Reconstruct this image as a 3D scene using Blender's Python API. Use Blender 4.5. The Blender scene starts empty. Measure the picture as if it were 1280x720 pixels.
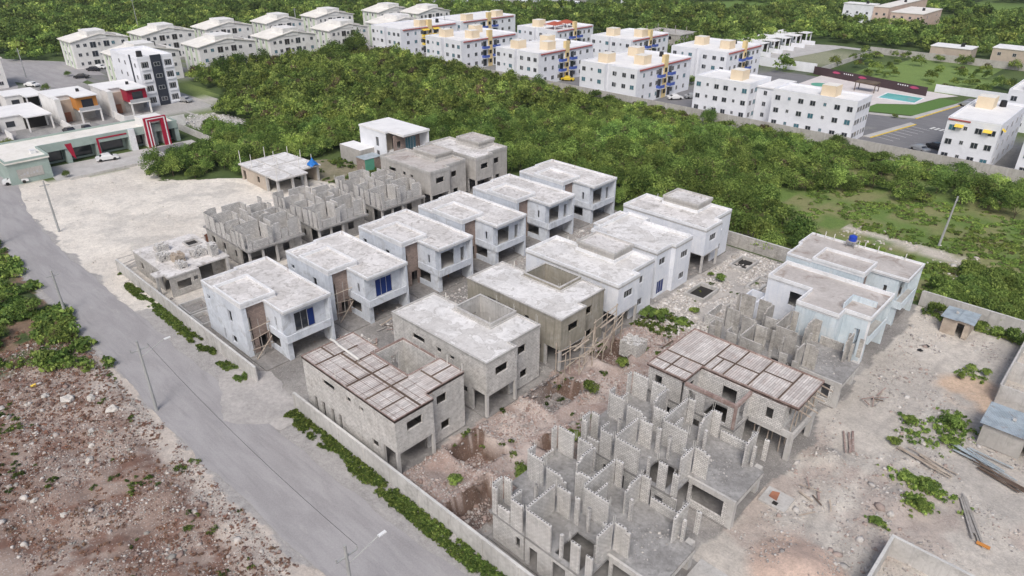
import bpy, math, random
import numpy as np
from mathutils import Vector, Matrix

S = bpy.context.scene
COL = S.collection
random.seed(7)
RNG = np.random.default_rng(11)

# ------------------------------------------------------------------ object helpers
def link(o, parent=None):
    COL.objects.link(o)
    if parent is not None:
        o.parent = parent
    return o

def tag(o, label=None, cat=None, group=None, kind=None):
    if label: o['label'] = label
    if cat: o['category'] = cat
    if group: o['group'] = group
    if kind: o['kind'] = kind
    return o

def thing(name, label, cat, loc=(0, 0, 0), rz=0.0, group=None):
    o = bpy.data.objects.new(name, None)
    o.empty_display_size = 0.5
    o.location = loc
    o.rotation_euler = (0, 0, rz)
    link(o)
    return tag(o, label, cat, group)

class MB:
    """collects faces, builds ONE mesh object. T maps local points (mirroring)."""
    def __init__(s, T=None):
        s.v = []; s.f = []; s.m = []; s.T = T
    def q(s, pts, m=0):
        b = len(s.v)
        if s.T: pts = [s.T(p) for p in pts]
        s.v.extend(pts); s.f.append(tuple(range(b, b + len(pts)))); s.m.append(m)
    def box(s, x0, x1, y0, y1, z0, z1, m=0, top=None):
        if x0 > x1: x0, x1 = x1, x0
        if y0 > y1: y0, y1 = y1, y0
        t = m if top is None else top
        s.q([(x0,y0,z0),(x0,y1,z0),(x1,y1,z0),(x1,y0,z0)], m)
        s.q([(x0,y0,z1),(x1,y0,z1),(x1,y1,z1),(x0,y1,z1)], t)
        s.q([(x0,y0,z0),(x1,y0,z0),(x1,y0,z1),(x0,y0,z1)], m)
        s.q([(x1,y0,z0),(x1,y1,z0),(x1,y1,z1),(x1,y0,z1)], m)
        s.q([(x1,y1,z0),(x0,y1,z0),(x0,y1,z1),(x1,y1,z1)], m)
        s.q([(x0,y1,z0),(x0,y0,z0),(x0,y0,z1),(x0,y1,z1)], m)
    def grid(s, mapf, U0, U1, V0, V1, W0, W1, holes, m=0, hm=None):
        """plate in (u,v) of thickness w0..w1 with rectangular holes, closed all round"""
        us = sorted({U0, U1} | {min(max(h[i], U0), U1) for h in holes for i in (0, 1)})
        vs = sorted({V0, V1} | {min(max(h[i], V0), V1) for h in holes for i in (2, 3)})
        hm = m if hm is None else hm
        def solid(i, j):
            if i < 0 or j < 0 or i >= len(us) - 1 or j >= len(vs) - 1: return False
            cu, cv = (us[i] + us[i+1]) / 2, (vs[j] + vs[j+1]) / 2
            return not any(h[0] < cu < h[1] and h[2] < cv < h[3] for h in holes)
        nu, nv = len(us) - 1, len(vs) - 1
        for i in range(nu):
            for j in range(nv):
                if not solid(i, j): continue
                a, b, c, d = us[i], us[i+1], vs[j], vs[j+1]
                s.q([mapf(a,c,W0),mapf(a,d,W0),mapf(b,d,W0),mapf(b,c,W0)], m)
                s.q([mapf(a,c,W1),mapf(b,c,W1),mapf(b,d,W1),mapf(a,d,W1)], m)
                for (ii, jj, p, r) in ((i-1,j,(a,c),(a,d)),(i+1,j,(b,d),(b,c)),(i,j-1,(b,c),(a,c)),(i,j+1,(a,d),(b,d))):
                    if not solid(ii, jj):
                        edge = (ii < 0 or jj < 0 or ii >= nu or jj >= nv)
                        s.q([mapf(*p,W0),mapf(*p,W1),mapf(*r,W1),mapf(*r,W0)], m if edge else hm)
    def wall(s, axis, c0, c1, a0, a1, z0, z1, holes=(), m=0, hm=None):
        """axis 'x': runs along x, thickness c0..c1 in y; 'y': runs along y, thickness in x. holes (a0,a1,z0,z1)"""
        if axis == 'x': f = lambda u, v, w: (u, w, v)
        else: f = lambda u, v, w: (w, u, v)
        s.grid(f, a0, a1, z0, z1, c0, c1, holes, m, hm)
    def slab(s, x0, x1, y0, y1, z0, z1, holes=(), m=0):
        s.grid(lambda u, v, w: (u, v, w), x0, x1, y0, y1, z0, z1, holes, m)
    def prism(s, poly, z0, z1, m=0, top=None):
        n = len(poly)
        s.q([(x, y, z1) for x, y in poly], m if top is None else top)
        s.q([(x, y, z0) for x, y in reversed(poly)], m)
        for i in range(n):
            (a, b), (c, d) = poly[i], poly[(i+1) % n]
            s.q([(a,b,z0),(c,d,z0),(c,d,z1),(a,b,z1)], m)
    def ring(s, poly, t, z0, z1, m=0):
        n = len(poly); inn = []
        for i in range(n):
            p, c, q = poly[i-1], poly[i], poly[(i+1) % n]
            d1 = (c[0]-p[0], c[1]-p[1]); d2 = (q[0]-c[0], q[1]-c[1])
            l1 = math.hypot(*d1); l2 = math.hypot(*d2)
            n1 = (-d1[1]/l1, d1[0]/l1); n2 = (-d2[1]/l2, d2[0]/l2)
            k = 1 + n1[0]*n2[0] + n1[1]*n2[1]
            inn.append((c[0] + t*(n1[0]+n2[0])/k, c[1] + t*(n1[1]+n2[1])/k))
        for i in range(n):
            j = (i+1) % n
            a, b, c, d = poly[i], poly[j], inn[j], inn[i]
            s.q([(*a,z1),(*b,z1),(*c,z1),(*d,z1)], m)
            s.q([(*a,z0),(*b,z0),(*b,z1),(*a,z1)], m)
            s.q([(*d,z1),(*c,z1),(*c,z0),(*d,z0)], m)
    def tube(s, p, q, r0, r1=None, n=6, m=0):
        r1 = r0 if r1 is None else r1
        p = Vector(p); q = Vector(q); d = (q-p).normalized()
        u = d.orthogonal().normalized(); w = d.cross(u)
        A = [p + (u*math.cos(t) + w*math.sin(t))*r0 for t in (2*math.pi*k/n for k in range(n))]
        B = [q + (u*math.cos(t) + w*math.sin(t))*r1 for t in (2*math.pi*k/n for k in range(n))]
        for k in range(n):
            j = (k+1) % n
            s.q([tuple(A[k]),tuple(A[j]),tuple(B[j]),tuple(B[k])], m)
        s.q([tuple(x) for x in reversed(A)], m); s.q([tuple(x) for x in B], m)
    def bar(s, p, q, w, h, m=0):
        """rectangular bar between two points"""
        p = Vector(p); q = Vector(q); d = (q-p).normalized()
        u = d.cross(Vector((0,0,1)))
        if u.length < 1e-4: u = Vector((1,0,0))
        u.normalize(); v = u.cross(d)
        c = [(-w/2,-h/2),(w/2,-h/2),(w/2,h/2),(-w/2,h/2)]
        A = [tuple(p+u*a+v*b) for a, b in c]; B = [tuple(q+u*a+v*b) for a, b in c]
        for k in range(4):
            j = (k+1) % 4; s.q([A[k],A[j],B[j],B[k]], m)
        s.q(A[::-1], m); s.q(B, m)
    def build(s, name, mats, parent=None, loc=None, smooth=False):
        me = bpy.data.meshes.new(name)
        me.from_pydata(s.v, [], s.f)
        if not isinstance(mats, (list, tuple)): mats = [mats]
        for k in mats: me.materials.append(k)
        if len(mats) > 1: me.polygons.foreach_set('material_index', s.m)
        if smooth: me.polygons.foreach_set('use_smooth', [True]*len(s.f))
        me.update()
        o = bpy.data.objects.new(name, me)
        if loc: o.location = loc
        return link(o, parent)

def np_mesh(name, V, F, mats, parent=None, col=None, colname='col', smooth=False, domain='FACE'):
    """fast mesh from arrays; F (n,k)"""
    me = bpy.data.meshes.new(name)
    n, k = F.shape
    me.vertices.add(len(V)); me.vertices.foreach_set('co', np.ascontiguousarray(V, dtype=np.float32).ravel())
    me.loops.add(n*k); me.loops.foreach_set('vertex_index', np.ascontiguousarray(F, dtype=np.int32).ravel())
    me.polygons.add(n); me.polygons.foreach_set('loop_start', np.arange(0, n*k, k, dtype=np.int32))
    me.polygons.foreach_set('loop_total', np.full(n, k, dtype=np.int32))
    if not isinstance(mats, (list, tuple)): mats = [mats]
    for mm in mats: me.materials.append(mm)
    me.update(calc_edges=True)
    if smooth: me.polygons.foreach_set('use_smooth', np.ones(n, dtype=bool))
    if col is not None:
        if domain == 'FACE':   # store on corners
            a = me.color_attributes.new(colname, 'FLOAT_COLOR', 'CORNER')
            c = np.repeat(np.c_[col, np.ones(len(col))] if col.shape[1] == 3 else col, k, axis=0)
        else:
            a = me.color_attributes.new(colname, 'FLOAT_COLOR', 'POINT')
            c = np.c_[col, np.ones(len(col))] if col.shape[1] == 3 else col
        a.data.foreach_set('color', np.ascontiguousarray(c, dtype=np.float32).ravel())
    o = bpy.data.objects.new(name, me)
    return link(o, parent)

# ------------------------------------------------------------------ numpy noise
def _hash(ix, iy, seed):
    h = (ix.astype(np.int64)*374761393 + iy.astype(np.int64)*668265263 + seed*974634777) & 0xffffffff
    h = ((h ^ (h >> 13)) * 1274126177) & 0xffffffff
    h = h ^ (h >> 16)
    return (h & 0xffff) / 65535.0

def vnoise(x, y, seed=0):
    x = np.asarray(x, float); y = np.asarray(y, float)
    ix = np.floor(x); iy = np.floor(y); fx = x-ix; fy = y-iy
    fx = fx*fx*(3-2*fx); fy = fy*fy*(3-2*fy)
    a = _hash(ix, iy, seed); b = _hash(ix+1, iy, seed); c = _hash(ix, iy+1, seed); d = _hash(ix+1, iy+1, seed)
    return (a*(1-fx)+b*fx)*(1-fy) + (c*(1-fx)+d*fx)*fy

def fbm(x, y, s=1.0, o=4, seed=0):
    r = 0; a = 1; t = 0
    for k in range(o):
        r = r + a*vnoise(x/s*2**k + 17*k, y/s*2**k - 9*k, seed+k); t += a; a *= 0.5
    return r/t

def sst(e0, e1, x):
    t = np.clip((x-e0)/(e1-e0), 0, 1); return t*t*(3-2*t)

def inpoly(x, y, poly):
    x = np.asarray(x); y = np.asarray(y); r = np.zeros(np.broadcast(x, y).shape, bool)
    n = len(poly)
    for i in range(n):
        x0, y0 = poly[i]; x1, y1 = poly[(i+1) % n]
        if y0 == y1: continue
        c = ((y0 > y) != (y1 > y)) & (x < (x1-x0)*(y-y0)/(y1-y0)+x0)
        r ^= c
    return r

def wob(x, y, a=1.5, s=6.0, seed=50):
    return x + (fbm(x, y, s, 3, seed)-.5)*2*a, y + (fbm(x, y, s, 3, seed+9)-.5)*2*a

# ------------------------------------------------------------------ materials
class NT:
    def __init__(s, name):
        s.mat = bpy.data.materials.new(name); s.mat.use_nodes = True
        s.nt = s.mat.node_tree; s.nt.nodes.clear()
        s.out = s.nt.nodes.new('ShaderNodeOutputMaterial')
    def n(s, t, props=None, **inp):
        nd = s.nt.nodes.new(t)
        for k, v in (props or {}).items(): setattr(nd, k, v)
        for k, v in inp.items():
            key = int(k[1:]) if k[0] == '_' else k.replace('_', ' ')
            s.set(nd.inputs[key], v)
        return nd
    def set(s, sock, v):
        if isinstance(v, bpy.types.NodeSocket): s.nt.links.new(v, sock)
        elif isinstance(v, bpy.types.Node): s.nt.links.new(v.outputs[0], sock)
        else:
            if isinstance(v, tuple) and len(v) == 3 and sock.type == 'RGBA': v = (*v, 1)
            sock.default_value = v
    def math(s, op, a, b=0.0, c=None, clamp=False):
        nd = s.nt.nodes.new('ShaderNodeMath'); nd.operation = op; nd.use_clamp = clamp
        s.set(nd.inputs[0], a); s.set(nd.inputs[1], b)
        if c is not None: s.set(nd.inputs[2], c)
        return nd.outputs[0]
    def mix(s, f, a, b, blend='MIX'):
        nd = s.nt.nodes.new('ShaderNodeMix'); nd.data_type = 'RGBA'; nd.blend_type = blend
        s.set(nd.inputs[0], f); s.set(nd.inputs[6], a); s.set(nd.inputs[7], b)
        return nd.outputs[2]
    def step(s, v, a, b):
        nd = s.nt.nodes.new('ShaderNodeMapRange'); nd.interpolation_type = 'SMOOTHSTEP'
        s.set(nd.inputs[0], v); nd.inputs[1].default_value = a; nd.inputs[2].default_value = b
        return nd.outputs[0]
    def noise(s, vec, scale, detail=3, rough=.6, dist=0.0):
        nd = s.n('ShaderNodeTexNoise', Vector=vec, Scale=scale, Detail=detail, Roughness=rough, Distortion=dist)
        return nd.outputs['Fac']
    def pos(s, scale=(1,1,1), off=(0,0,0)):
        g = s.n('ShaderNodeNewGeometry')
        if scale == (1,1,1) and off == (0,0,0): return g.outputs['Position']
        return s.n('ShaderNodeMapping', Vector=g.outputs['Position'], Scale=scale, Location=off).outputs[0]
    def wallvec(s):
        """(x+y, z) of world position: a running coordinate on axis-aligned walls"""
        g = s.n('ShaderNodeNewGeometry'); sp = s.n('ShaderNodeSeparateXYZ', Vector=g.outputs['Position'])
        u = s.math('ADD', sp.outputs[0], sp.outputs[1])
        return s.n('ShaderNodeCombineXYZ', X=u, Y=sp.outputs[2], Z=0.0).outputs[0]
    def finish(s, col, rough=.85, bump=None, bstr=.4, bdist=.02, spec=.3, metal=0.0, extra=None):
        b = s.n('ShaderNodeBsdfPrincipled')
        s.set(b.inputs['Base Color'], col); s.set(b.inputs['Roughness'], rough)
        s.set(b.inputs['Metallic'], metal); b.inputs['Specular IOR Level'].default_value = spec
        if bump is not None:
            bp = s.n('ShaderNodeBump', Strength=bstr, Distance=bdist, Height=bump)
            s.set(b.inputs['Normal'], bp.outputs[0])
        s.nt.links.new(b.outputs[0], s.out.inputs[0])
        return s.mat

def weathered(name, c1, c2, stain=None, samt=.5, sscale=.6, streak=0.0, brick=None, mortar=None, rough=.88,
              fine=.12, bstr=.35, streakcol=None, patch=None, dist=1.0, pour=False):
    t = NT(name); p = t.pos()
    big = t.noise(p, .35, 4, .65, .4)
    col = t.mix(t.step(big, .35, .65), c1, c2)
    mid = t.noise(p, 2.3, 4, .7)
    if patch:
        pm = t.noise(t.pos(off=(31, 7, 3)), .9, 5, .6, .8)
        col = t.mix(t.math('MULTIPLY', t.step(pm, .52, .6), .8), col, patch)
    if stain:
        sm = t.noise(t.pos(off=(13, 5, 0)), sscale, 5, .7, dist)
        col = t.mix(t.math('MULTIPLY', t.step(sm, .5, .68), samt), col, stain)
    if streak:
        sv = t.noise(t.pos(scale=(2.2, 2.2, .16)), 1.6, 4, .65)
        col = t.mix(t.math('MULTIPLY', t.step(sv, .48, .68), streak), col, streakcol or tuple(x*.55 for x in c2))
    hgt = t.noise(p, 14, 4, .7)
    if pour:   # day joints and pond marks of a poured roof
        bt = t.n('ShaderNodeTexBrick', Vector=t.pos(off=(1.3,.7,0)), Color1=(1,1,1), Color2=(.86,.86,.86), Mortar=(.7,.7,.7), Scale=1.0, Mortar_Size=.012, Mortar_Smooth=.4, Bias=0.0, Brick_Width=4.1, Row_Height=2.9)
        col = t.mix(1.0, col, bt.outputs['Color'], 'MULTIPLY')
        pn = t.noise(t.pos(off=(7, 21, 0)), .38, 3, .5, .2)
        col = t.mix(t.math('MULTIPLY', t.step(t.math('ABSOLUTE', t.math('SUBTRACT', pn, .56)), .022, .0), .55), col, (.36,.34,.32))
        col = t.mix(t.math('MULTIPLY', t.step(pn, .55, .60), .45), col, (.47,.45,.43))
    if brick:
        bt = t.n('ShaderNodeTexBrick', Vector=t.wallvec(), Color1=(1.0,1.0,1.0), Color2=(.78,.78,.78), Mortar=mortar or (.55,.55,.55),
                 Scale=1.0, Mortar_Size=brick[2], Mortar_Smooth=.3, Bias=0.0, Brick_Width=brick[0], Row_Height=brick[1])
        col = t.mix(1.0, col, bt.outputs['Color'], 'MULTIPLY')
        hgt = t.math('MULTIPLY_ADD', bt.outputs['Fac'], -.6, hgt)
    f = t.math('MULTIPLY_ADD', t.math('SUBTRACT', mid, .5), fine*3, 1.0)
    f2 = t.math('MULTIPLY_ADD', t.math('SUBTRACT', t.noise(p, 11, 3, .7), .5), fine*2, f)
    cc = t.n('ShaderNodeCombineColor', Red=f2, Green=f2, Blue=f2).outputs[0]
    col = t.mix(1.0, col, cc, 'MULTIPLY')
    return t.finish(col, rough, hgt, bstr, .03)

def plain(name, c, rough=.6, metal=0.0, var=.12, spec=.3):
    t = NT(name)
    nz = t.noise(t.pos(), 1.7, 3)
    col = t.mix(nz, tuple(x*(1-var) for x in c), tuple(min(1, x*(1+var)) for x in c))
    return t.finish(col, rough, None, metal=metal, spec=spec)

M = {}
M['primer'] = weathered('painted_primer', (.65,.69,.75), (.52,.56,.62), stain=(.36,.375,.39), samt=.6, sscale=.5, streak=.5, streakcol=(.70,.74,.79), fine=.1)
M['primer2'] = weathered('white_paint', (.77,.79,.83), (.68,.71,.77), stain=(.50,.53,.58), samt=.45, sscale=.4, streak=.3, streakcol=(.55,.6,.7), fine=.05)
M['primer3'] = weathered('pale_blue_paint', (.64,.71,.76), (.53,.61,.66), stain=(.70,.72,.72), samt=.5, sscale=.4, streak=.55, streakcol=(.38,.46,.52), fine=.08)
M['trim'] = weathered('white_trim', (.80,.81,.83), (.70,.71,.73), stain=(.4,.4,.4), samt=.35, sscale=1.5, fine=.08)
M['roof'] = weathered('roof_screed', (.76,.74,.73), (.63,.61,.595), stain=(.34,.315,.295), samt=.8, sscale=.9, fine=.2, pour=True)
M['roof2'] = weathered('roof_screed_pale', (.79,.78,.775), (.68,.67,.66), stain=(.42,.40,.38), samt=.7, sscale=1.1, fine=.18, pour=True)
M['roofdirty'] = weathered('roof_dirty', (.52,.49,.47), (.44,.41,.39), stain=(.27,.22,.19), samt=.75, sscale=.35, fine=.18)
M['block'] = weathered('concrete_block', (.72,.705,.685), (.62,.605,.585), stain=(.44,.425,.405), samt=.4, sscale=.8, streak=.3, brick=(.4,.2,.018), mortar=(.34,.34,.34), fine=.14)
M['blockw'] = weathered('mortared_block', (.60,.585,.565), (.50,.49,.47), stain=(.36,.34,.32), samt=.6, sscale=.9, streak=.25, brick=(.4,.2,.022), mortar=(1.2,1.2,1.2), fine=.22)
M['blockold'] = weathered('old_block', (.56,.54,.51), (.46,.44,.415), stain=(.25,.235,.21), samt=.6, sscale=.5, streak=.45, streakcol=(.26,.25,.22), brick=(.4,.2,.012), fine=.14)
M['brown'] = weathered('brown_block', (.36,.285,.25), (.29,.225,.20), stain=(.20,.16,.14), samt=.5, sscale=1.0, brick=(.4,.2,.02), mortar=(.7,.7,.7), fine=.15)
M['conc'] = weathered('cast_concrete', (.55,.54,.525), (.45,.44,.425), stain=(.30,.29,.275), samt=.5, sscale=.9, streak=.3, fine=.12)
M['concg'] = weathered('grey_plaster', (.47,.455,.435), (.40,.385,.365), stain=(.30,.285,.265), samt=.55, sscale=.6, streak=.5, streakcol=(.29,.28,.26), fine=.12)
M['olive'] = weathered('olive_plaster', (.36,.335,.285), (.28,.265,.22), stain=(.44,.42,.39), samt=.5, sscale=.6, streak=.55, streakcol=(.19,.175,.14), fine=.12)
M['blocktop'] = weathered('block_top', (.68,.67,.655), (.56,.55,.54), fine=.12)
M['floor'] = weathered('slab_floor', (.33,.325,.32), (.235,.23,.225), stain=(.17,.165,.16), samt=.6, sscale=2.2, fine=.34, dist=.1)
M['raw'] = weathered('dirty_shaded_concrete', (.27,.26,.25), (.19,.18,.175), stain=(.36,.35,.33), samt=.5, sscale=1.2, fine=.3)  # dirty raw concrete, darkened further to paint in carport and porch shade
M['wood'] = weathered('weathered_wood', (.48,.42,.35), (.36,.30,.25), stain=(.25,.2,.16), samt=.5, sscale=2.0, fine=.2)
M['dwood'] = weathered('dark_wood', (.15,.11,.085), (.10,.072,.056), fine=.2)
M['gwood'] = weathered('grey_wood', (.42,.40,.38), (.30,.285,.27), stain=(.2,.18,.16), samt=.5, sscale=2.0, fine=.2)
M['white'] = weathered('far_white', (.79,.81,.86), (.73,.75,.80), stain=(.60,.62,.67), samt=.45, sscale=.25, fine=.03, bstr=.05)
M['whiteroof'] = weathered('far_white_roof', (.80,.80,.80), (.74,.74,.75), stain=(.6,.6,.6), samt=.4, sscale=.2, fine=.03, bstr=.05)
M['cream'] = weathered('cream_paint', (.74,.63,.47), (.70,.58,.42), fine=.04, bstr=.05)
M['yellow'] = plain('yellow_paint', (.75,.55,.08)); M['ylw'] = plain('stair_yellow', (.72,.57,.30))
M['red'] = plain('red_paint', (.42,.05,.06)); M['trimred'] = plain('dark_red_trim', (.38,.10,.09))
M['crimson'] = plain('crimson_paint', (.36,.015,.045), .4); M['orange'] = plain('orange_paint', (.56,.24,.06))
M['mint'] = weathered('grey_green_paint', (.36,.44,.41), (.31,.39,.36), stain=(.25,.3,.28), samt=.4, sscale=.4, fine=.05)
M['pgreen'] = plain('pale_green_paint', (.56,.65,.50)); M['offwhite'] = weathered('offwhite_paint', (.78,.775,.765), (.70,.695,.685), stain=(.5,.48,.46), samt=.4, sscale=.3, fine=.04, bstr=.05)
M['creamroof'] = weathered('cream_roof', (.78,.76,.72), (.71,.69,.64), stain=(.55,.53,.48), samt=.4, sscale=.2, fine=.05)
M['navy'] = plain('dark_slate', (.035,.04,.055)); M['blue'] = plain('blue_rail', (.07,.12,.42))
M['bluepane'] = plain('blue_film', (.012,.035,.17), .5, spec=.3); M['glass'] = plain('dark_glass', (.03,.035,.045), .12, spec=.8)
M['tglass'] = plain('teal_glass', (.06,.17,.22), .15, spec=.8); M['dark'] = plain('opening_shade', (.03,.028,.026), .9)  # near-black colour stands in for the shade inside openings
M['frame'] = plain('window_frame', (.45,.46,.48), .4); M['pink'] = weathered('pinkish_wall', (.62,.49,.42), (.55,.43,.37), fine=.04)
M['tan'] = weathered('tan_wall', (.50,.43,.36), (.43,.37,.31), fine=.06); M['teal'] = plain('teal_paint', (.10,.42,.42))
M['rebar'] = plain('rusty_rebar', (.16,.09,.06), .8); M['pvc'] = plain('pale_pipe', (.66,.65,.62), .5); M['tarp'] = plain('blue_tarp', (.02,.16,.50), .45)
M['bluetank'] = plain('blue_tank', (.02,.06,.42), .4); M['black'] = plain('black_plastic', (.02,.02,.022), .5)
M['pole'] = weathered('concrete_pole', (.40,.41,.41), (.33,.34,.34), fine=.08); M['pole2'] = weathered('coping', (.60,.60,.585), (.50,.50,.49), stain=(.35,.34,.33), samt=.5, sscale=1.2, fine=.12); M['lamp'] = plain('lamp_head', (.72,.73,.74), .4)
M['carw'] = plain('car_white', (.72,.73,.74), .25, var=.02, spec=.6); M['carg'] = plain('car_grey', (.22,.23,.24), .25, metal=.4, spec=.6)
M['cars'] = plain('car_silver', (.45,.46,.47), .25, metal=.4, spec=.6); M['carb'] = plain('car_black', (.02,.02,.025), .2, spec=.6)
M['cary'] = plain('car_yellow', (.65,.48,.04), .3); M['carr'] = plain('car_red', (.30,.03,.03), .3)
M['tyre'] = plain('tyre', (.02,.02,.02), .9)
M['purple'] = plain('dark_maroon_wall', (.07,.045,.05)); M['pinks'] = plain('pink_logo', (.50,.08,.18)); M['greenpanel'] = plain('green_panel', (.12,.36,.26))
M['rust'] = weathered('rusty_iron', (.35,.16,.10), (.24,.11,.075), fine=.2)
M['tile'] = plain('red_tile', (.40,.10,.06)); M['bark'] = weathered('bark', (.16,.12,.09), (.11,.085,.06), fine=.2)
M['rail'] = plain('iron_rail', (.05,.05,.055)); M['skin'] = plain('skin', (.25,.14,.09))

# formwork boards
def formwork():
    t = NT('formwork_boards'); g = t.pos()
    bt = t.n('ShaderNodeTexBrick', Vector=t.n('ShaderNodeMapping', Vector=g, Rotation=(0,0,math.pi/2)).outputs[0], Color1=(1,1,1), Color2=(.72,.72,.72), Mortar=(.28,.24,.22),
             Scale=1.0, Mortar_Size=.017, Mortar_Smooth=.2, Bias=0.0, Brick_Width=1.9, Row_Height=.24)
    a = t.mix(t.step(t.noise(g, .5, 4, .7, .5), .38, .62), (.70,.665,.64), (.58,.53,.505))
    rm = t.noise(t.n('ShaderNodeMapping', Vector=g, Scale=(2.2,.7,1), Location=(4,9,0)).outputs[0], .5, 5, .7, .6)
    a = t.mix(t.math('MULTIPLY', t.step(rm, .56, .72), .55), a, (.40,.24,.17))
    a = t.mix(1.0, a, bt.outputs['Color'], 'MULTIPLY')
    return t.finish(a, .85, bt.outputs['Fac'], .4, .02)
M['form'] = formwork()
def formedge():
    return weathered('formwork_edge', (.36,.28,.255), (.26,.185,.165), stain=(.50,.44,.41), samt=.7, sscale=.9, streak=.5, streakcol=(.17,.11,.095), fine=.25)
M['formedge'] = formedge()
def metalsheet():
    t = NT('zinc_sheet'); w = t.n('ShaderNodeTexWave', Vector=t.pos(), Scale=2.6, Distortion=.0)
    c = t.mix(t.step(t.noise(t.pos(), .9, 4), .4, .62), (.50,.57,.61), (.38,.44,.48))
    c = t.mix(t.math('MULTIPLY', t.step(t.noise(t.pos(off=(3,3,3)), 1.5, 4), .6, .7), .5), c, (.33,.22,.16))
    return t.finish(c, .45, w.outputs['Fac'], .8, .03, spec=.5, metal=.25)
M['zinc'] = metalsheet()

def attr_mat(name, kind):
    t = NT(name)
    a = t.n('ShaderNodeAttribute', {'attribute_name': 'col'}).outputs['Color']
    if kind == 'leaf':
        oi = t.n('ShaderNodeObjectInfo').outputs['Random']
        f = t.math('MULTIPLY_ADD', oi, .85, 1.0)
        hs = t.n('ShaderNodeHueSaturation', Hue=t.math('MULTIPLY_ADD', t.math('FRACT', t.math('MULTIPLY', oi, 7.3)), .022, .482), Saturation=.93, Value=f, Color=a)
        d = t.n('ShaderNodeBsdfDiffuse', Color=hs.outputs[0]); tr = t.n('ShaderNodeBsdfTranslucent', Color=hs.outputs[0])
        mx = t.n('ShaderNodeMixShader', _0=.3, _1=d.outputs[0], _2=tr.outputs[0])
        t.nt.links.new(mx.outputs[0], t.out.inputs[0]); return t.mat
    if kind == 'rock':
        n = t.noise(t.pos(), 9, 3)
        c = t.mix(1.0, a, t.mix(n, (.75,.75,.75), (1.15,1.15,1.15)), 'MULTIPLY')
        return t.finish(c, .9, n, .4, .02)
    # ground: albedo attribute x multi scale noise; alpha = pebble amount
    at = t.n('ShaderNodeAttribute', {'attribute_name': 'col'})
    p = t.pos()
    n1 = t.noise(p, 1.3, 7, .78, .3); n2 = t.noise(p, 5.0, 6, .85); n3 = t.noise(p, .18, 4, .6)
    f = t.math('MULTIPLY_ADD', t.math('SUBTRACT', n1, .5), 1.1, 1.0)
    f = t.math('MULTIPLY_ADD', t.math('SUBTRACT', n2, .5), 1.3, f)
    f = t.math('MULTIPLY_ADD', t.math('SUBTRACT', n3, .5), .25, f)
    c = t.mix(1.0, at.outputs['Color'], t.n('ShaderNodeCombineColor', Red=f, Green=f, Blue=f).outputs[0], 'MULTIPLY')
    vo = t.n('ShaderNodeTexVoronoi', Vector=t.mix(.12, p, t.n('ShaderNodeTexNoise', Vector=p, Scale=6.0).outputs['Color']), Scale=6.5, Randomness=1.0)
    cell = t.n('ShaderNodeSeparateColor', Color=vo.outputs['Color']).outputs[0]
    peb = t.math('MULTIPLY', t.math('MULTIPLY', t.math('LESS_THAN', vo.outputs['Distance'], .33), t.math('GREATER_THAN', cell, .62)), at.outputs['Alpha'])
    c = t.mix(t.math('MULTIPLY', peb, .75), c, t.mix(cell, (.34,.29,.265), (.56,.53,.51)))
    hg = t.math('MULTIPLY_ADD', peb, .8, t.math('MULTIPLY_ADD', n2, .8, n1))
    return t.finish(c, .95, hg, .7, .12)
M['leaf'] = attr_mat('leaf', 'leaf'); M['rock'] = attr_mat('broken_stone', 'rock'); M['ground'] = attr_mat('earth', 'ground')

def asphalt(name, c1, c2):
    t = NT(name); p = t.pos()
    c = t.mix(t.step(t.noise(t.pos(scale=(.25,1,1)), .5, 5, .65, .6), .35, .65), c1, c2)
    c = t.mix(t.math('MULTIPLY', t.step(t.noise(t.pos(scale=(.3,1,1), off=(9,2,0)), .8, 6, .75, 1.2), .55, .75), .45), c, (.47,.455,.44))
    c = t.mix(t.math('MULTIPLY', t.step(t.noise(t.pos(scale=(.12,1.6,1), off=(3,5,0)), 1.2, 6, .7, .4), .5, .7), .35), c, (.225,.22,.225))
    f = t.math('MULTIPLY_ADD', t.math('SUBTRACT', t.noise(p, 7, 6, .85), .5), .7, 1.0)
    c = t.mix(1.0, c, t.n('ShaderNodeCombineColor', Red=f, Green=f, Blue=f).outputs[0], 'MULTIPLY')
    return t.finish(c, .9, t.noise(p, 20, 3, .8), .3, .02)
M['road'] = asphalt('worn_dusty_asphalt', (.36,.35,.355), (.305,.295,.30))
M['lot'] = asphalt('parking_asphalt', (.20,.20,.21), (.17,.17,.18))
M['dust'] = weathered('dusty_gravel', (.44,.42,.405), (.36,.345,.335), stain=(.30,.29,.285), samt=.5, fine=.25); M['pave'] = weathered('paving', (.50,.49,.48), (.43,.42,.41), stain=(.36,.35,.34), samt=.4, fine=.08)
M['lawn'] = plain('lawn', (.10,.19,.045), .9, var=.25)
M['paint'] = plain('road_paint', (.68,.68,.66), .7)
M['deck'] = weathered('pale_deck', (.66,.62,.61), (.60,.56,.55), fine=.05)
def water():
    t = NT('pool_water'); n = t.noise(t.pos(), 1.2, 3)
    return t.finish(t.mix(n, (.12,.50,.48), (.20,.62,.60)), .08, n, .1, .02, spec=.6)
M['water'] = water()
# ================================================================== HOUSES
Z2 = 3.0     # upper floor level
def mirT(w): return lambda p: (p[0], w - p[1], p[2])

def part(parent, name, mats, fn, T=None, label=None):
    b = MB(T); fn(b); o = b.build(name, mats, parent)
    if label: o['label'] = label
    return o

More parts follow.
